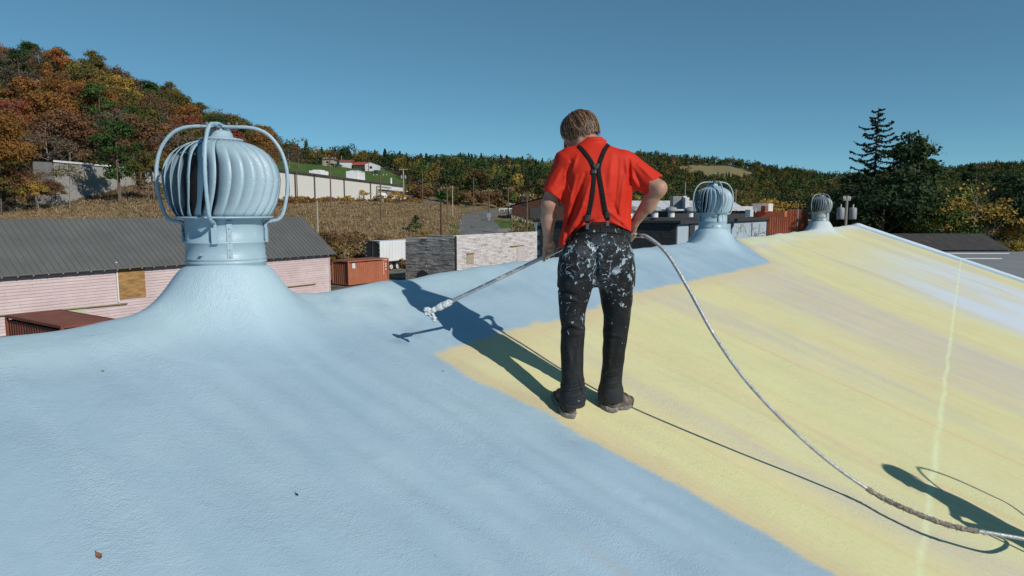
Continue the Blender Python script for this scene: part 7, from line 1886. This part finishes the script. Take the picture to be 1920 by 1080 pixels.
zd = C(1226, 402, 56).z - .3; kk = thing('rear_flat_roof', 'black flat-roofed wing carrying the grey ventilators', 'building', G(1225, 58)); MB().box((G(1240, 58).x, 59, zd / 2 - .1), 8.4, 9.5, zd - .25).build('wall', M_DKBLOCK, kk); MB().box((G(1240, 58).x, 59, zd - .1), 8.8, 10, .2).build('roof', M_TAR, kk)
def kit(name, px, py0, py1, wpx, d, mat, label, cat, dp=1.2, stand=None):
    c0, c1 = C(px, py1, d), C(px, py0, d); w_ = wpx / FPX * d; z0 = (stand if stand is not None else c0.z); root = thing(name, label, cat, (c0.x, d, z0)); bevel(MB().box((c0.x, d + dp / 2, (z0 + c1.z) / 2), w_, dp, c1.z - z0).build('housing', mat, root), .04); return root
k1 = kit('rooftop_unit', 1272, 368, 392, 22, 68, M_GREY, 'tall grey air handler above the white roof', 'rooftop unit'); MB().box((G(1281, 68).x, 67.9, C(1281, 380, 68).z), .30, .1, 1.3).build('white_side', M_WHITE, k1)
kit('rooftop_unit', 1288, 370, 392, 8, 67, M_WHITE, 'narrow white duct beside the grey air handler', 'rooftop unit'); kit('brick_chimney', 1369.5, 369, 400, 7, 70, M_BRK, 'brick chimney just right of the second vent', 'chimney'); kit('brick_chimney', 1437, 386, 399, 7, 76, M_BRK, 'short brick chimney left of the red fins', 'chimney')
kit('rooftop_unit', 1400, 387, 399, 22, 74, M_WHITE, 'white box on the long dark roof right of the second vent', 'rooftop unit'); kit('rooftop_unit', 1385, 391, 399, 12, 73, M_WHITE, 'low white box left of the larger one', 'rooftop unit'); kit('rooftop_unit', 1409, 393, 407, 7, 60, M_WHITE, 'leaning pale hatch on the blue block\'s roof', 'rooftop unit')
bk = thing('dark_long_building', 'long dark building filling the row behind the blue block', 'building', G(1400, 98)); zk = C(1400, 398.5, 98).z; MB().box((G(1396, 98).x, 102, zk / 2), 9.5, 8, zk).build('wall', M_TRF, bk); MB().box((G(1396, 98).x, 102, zk + .08), 9.9, 8.4, .16).build('roof', M_TAR, bk)
for k, px in enumerate((1375, 1384, 1417)): kit('flue', px, 385 + k * 3, 399, 2.2, 72, M_WHITE, ('thin white flue left of the roof boxes', 'white flue beside the low box', 'short flue right of the roof boxes')[k], 'flue', .2)
# brick house behind the third vent
bh = thing('brick_house', 'small red brick house behind the third vent', 'building', G(1558, 96)); zq = C(1558, 403, 96).z; MB().box((G(1560, 96).x, 98.6, zq / 2), 3.2, 5, zq).build('wall', M_BRK, bh); MB().box((G(1560, 96).x, 98.6, zq + .06), 3.5, 5.3, .14).build('roof', M_GREYROOF, bh)
gh = thing('grey_gabled_roof', 'grey hipped roof between the red fins and the third vent', 'building', G(1512, 90)); zg_ = C(1512, 424, 90).z; gx = G(1515, 90).x; MB().box((gx, 92.8, zg_ / 2), 5.2, 5, zg_).build('wall', M_BRK, gh); m = MB(); m.add([(gx - 2.8, 90, zg_), (gx + 2.8, 90, zg_), (gx - .8, 92.8, zg_ + 1.5), (gx - 1.6, 92.8, zg_ + 1.5)], [(0, 1, 2, 3)]); m.add([(gx + 2.8, 90, zg_), (gx + 2.8, 95.6, zg_), (gx - .8, 92.8, zg_ + 1.5)], [(0, 1, 2)]); m.build('roof', simple('grey_shingles', (.20, .19, .18, 1), (.14, .135, .13, 1), 2, .9), gh)
db_ = thing('dark_roofed_row', 'dark low roofs between the red fins and the brick house', 'building', G(1530, 102)); zz_ = C(1530, 401, 102).z; MB().box((G(1528, 102).x, 105, zz_ / 2), 6, 6, zz_).build('wall', M_TRF, db_); MB().box((G(1528, 102).x, 105, zz_ + .06), 6.4, 6.4, .14).build('roof', M_TAR, db_)
# low dark-roofed building at the right and the grey flat roof in front of it
lo_ = thing('low_dark_building', 'low building with a dark roof under the trees at the right', 'building', G(1800, 52)); zr_ = C(1800, 470, 50).z; x0, x1 = G(1715, 50).x, G(1897, 50).x
MB().box(((x0 + x1) / 2, 53, zr_ / 2), x1 - x0 - .4, 5.6, zr_).build('wall', M_TRF, lo_)
nsh = 10  # roof panels share one dark shingle colour
for k in range(nsh): xa = x0 + (x1 - x0) / nsh * k; MB().add([(xa, 49.8, zr_ + .05), (xa + (x1 - x0) / nsh - .03, 49.8, zr_ + .05), (xa + (x1 - x0) / nsh - .03, 53.2, zr_ + 1.15), (xa, 53.2, zr_ + 1.15)], [(0, 1, 2, 3)]).build('roof_panel', simple('dark_shingle_roof', (.035, .032, .032, 1), (.06, .055, .052, 1), 1.5, .9) if k == 0 else bpy.data.materials['dark_shingle_roof'], lo_)
gfr = thing('grey_flat_roof', 'large plain grey roof beyond the hall at the right edge', 'building', G(1860, 36)); zf_ = C(1860, 471.5, 49).z; xa, xb = G(1650, 36).x, G(2500, 44).x
M_GFR = simple('grey_membrane', (.21, .22, .23, 1), (.25, .26, .27, 1), .3, .8)
MB().box(((xa + xb) / 2, 39, zf_ - 1.6), xb - xa, 19.6, 2.8).build('wall', M_GREY, gfr)
for k in range(12): x_ = xa + (xb - xa) / 12 * k; MB().box((x_ + (xb - xa) / 24, 39, zf_ - .1), (xb - xa) / 12 - .04, 20, .18).build('roof_panel', M_GFR, gfr)
for y_, w_ in ((46.5, 4.5), (41.5, 3.2)): MB().box((G(1830, y_).x, y_, zf_ + .02), w_, .10, .05).build('roof_batten', M_WHITE, gfr)
# blue-grey sheds and a pick-up seen between man and road
for px, py0, wpx, lab in ((1015, 415, 22, 'blue-grey corrugated shed beside the man\'s left arm'), (1050, 417, 24, 'second blue-grey shed partly behind the man')):
    d_ = 100; c_ = C(px, py0, d_); sdr = thing('metal_shed', lab, 'shed', (c_.x, d_, 0)); w_ = wpx / FPX * d_; n_ = 9; zz = c_.z
    z00 = LZ(c_.x, d_) 
    for k in range(n_): MB().box((c_.x - w_ / 2 + w_ / n_ * (k + .5), d_, (zz + z00) / 2), w_ / n_ - .03, .1, zz - z00).build('wall_panel', simple('blue_grey_panel', (.16, .22, .26, 1), (.20, .27, .31, 1), 1, .6) if k == 0 and px == 1015 else bpy.data.materials['blue_grey_panel'], sdr)
    MB().box((c_.x, d_ + 1.6, (zz + z00) / 2), w_ - .1, 3, zz - z00).build('wall', M_GREY, sdr); MB().box((c_.x, d_ + 1.5, zz + .06), w_ + .3, 3.5, .14).build('roof', M_GREYROOF, sdr)
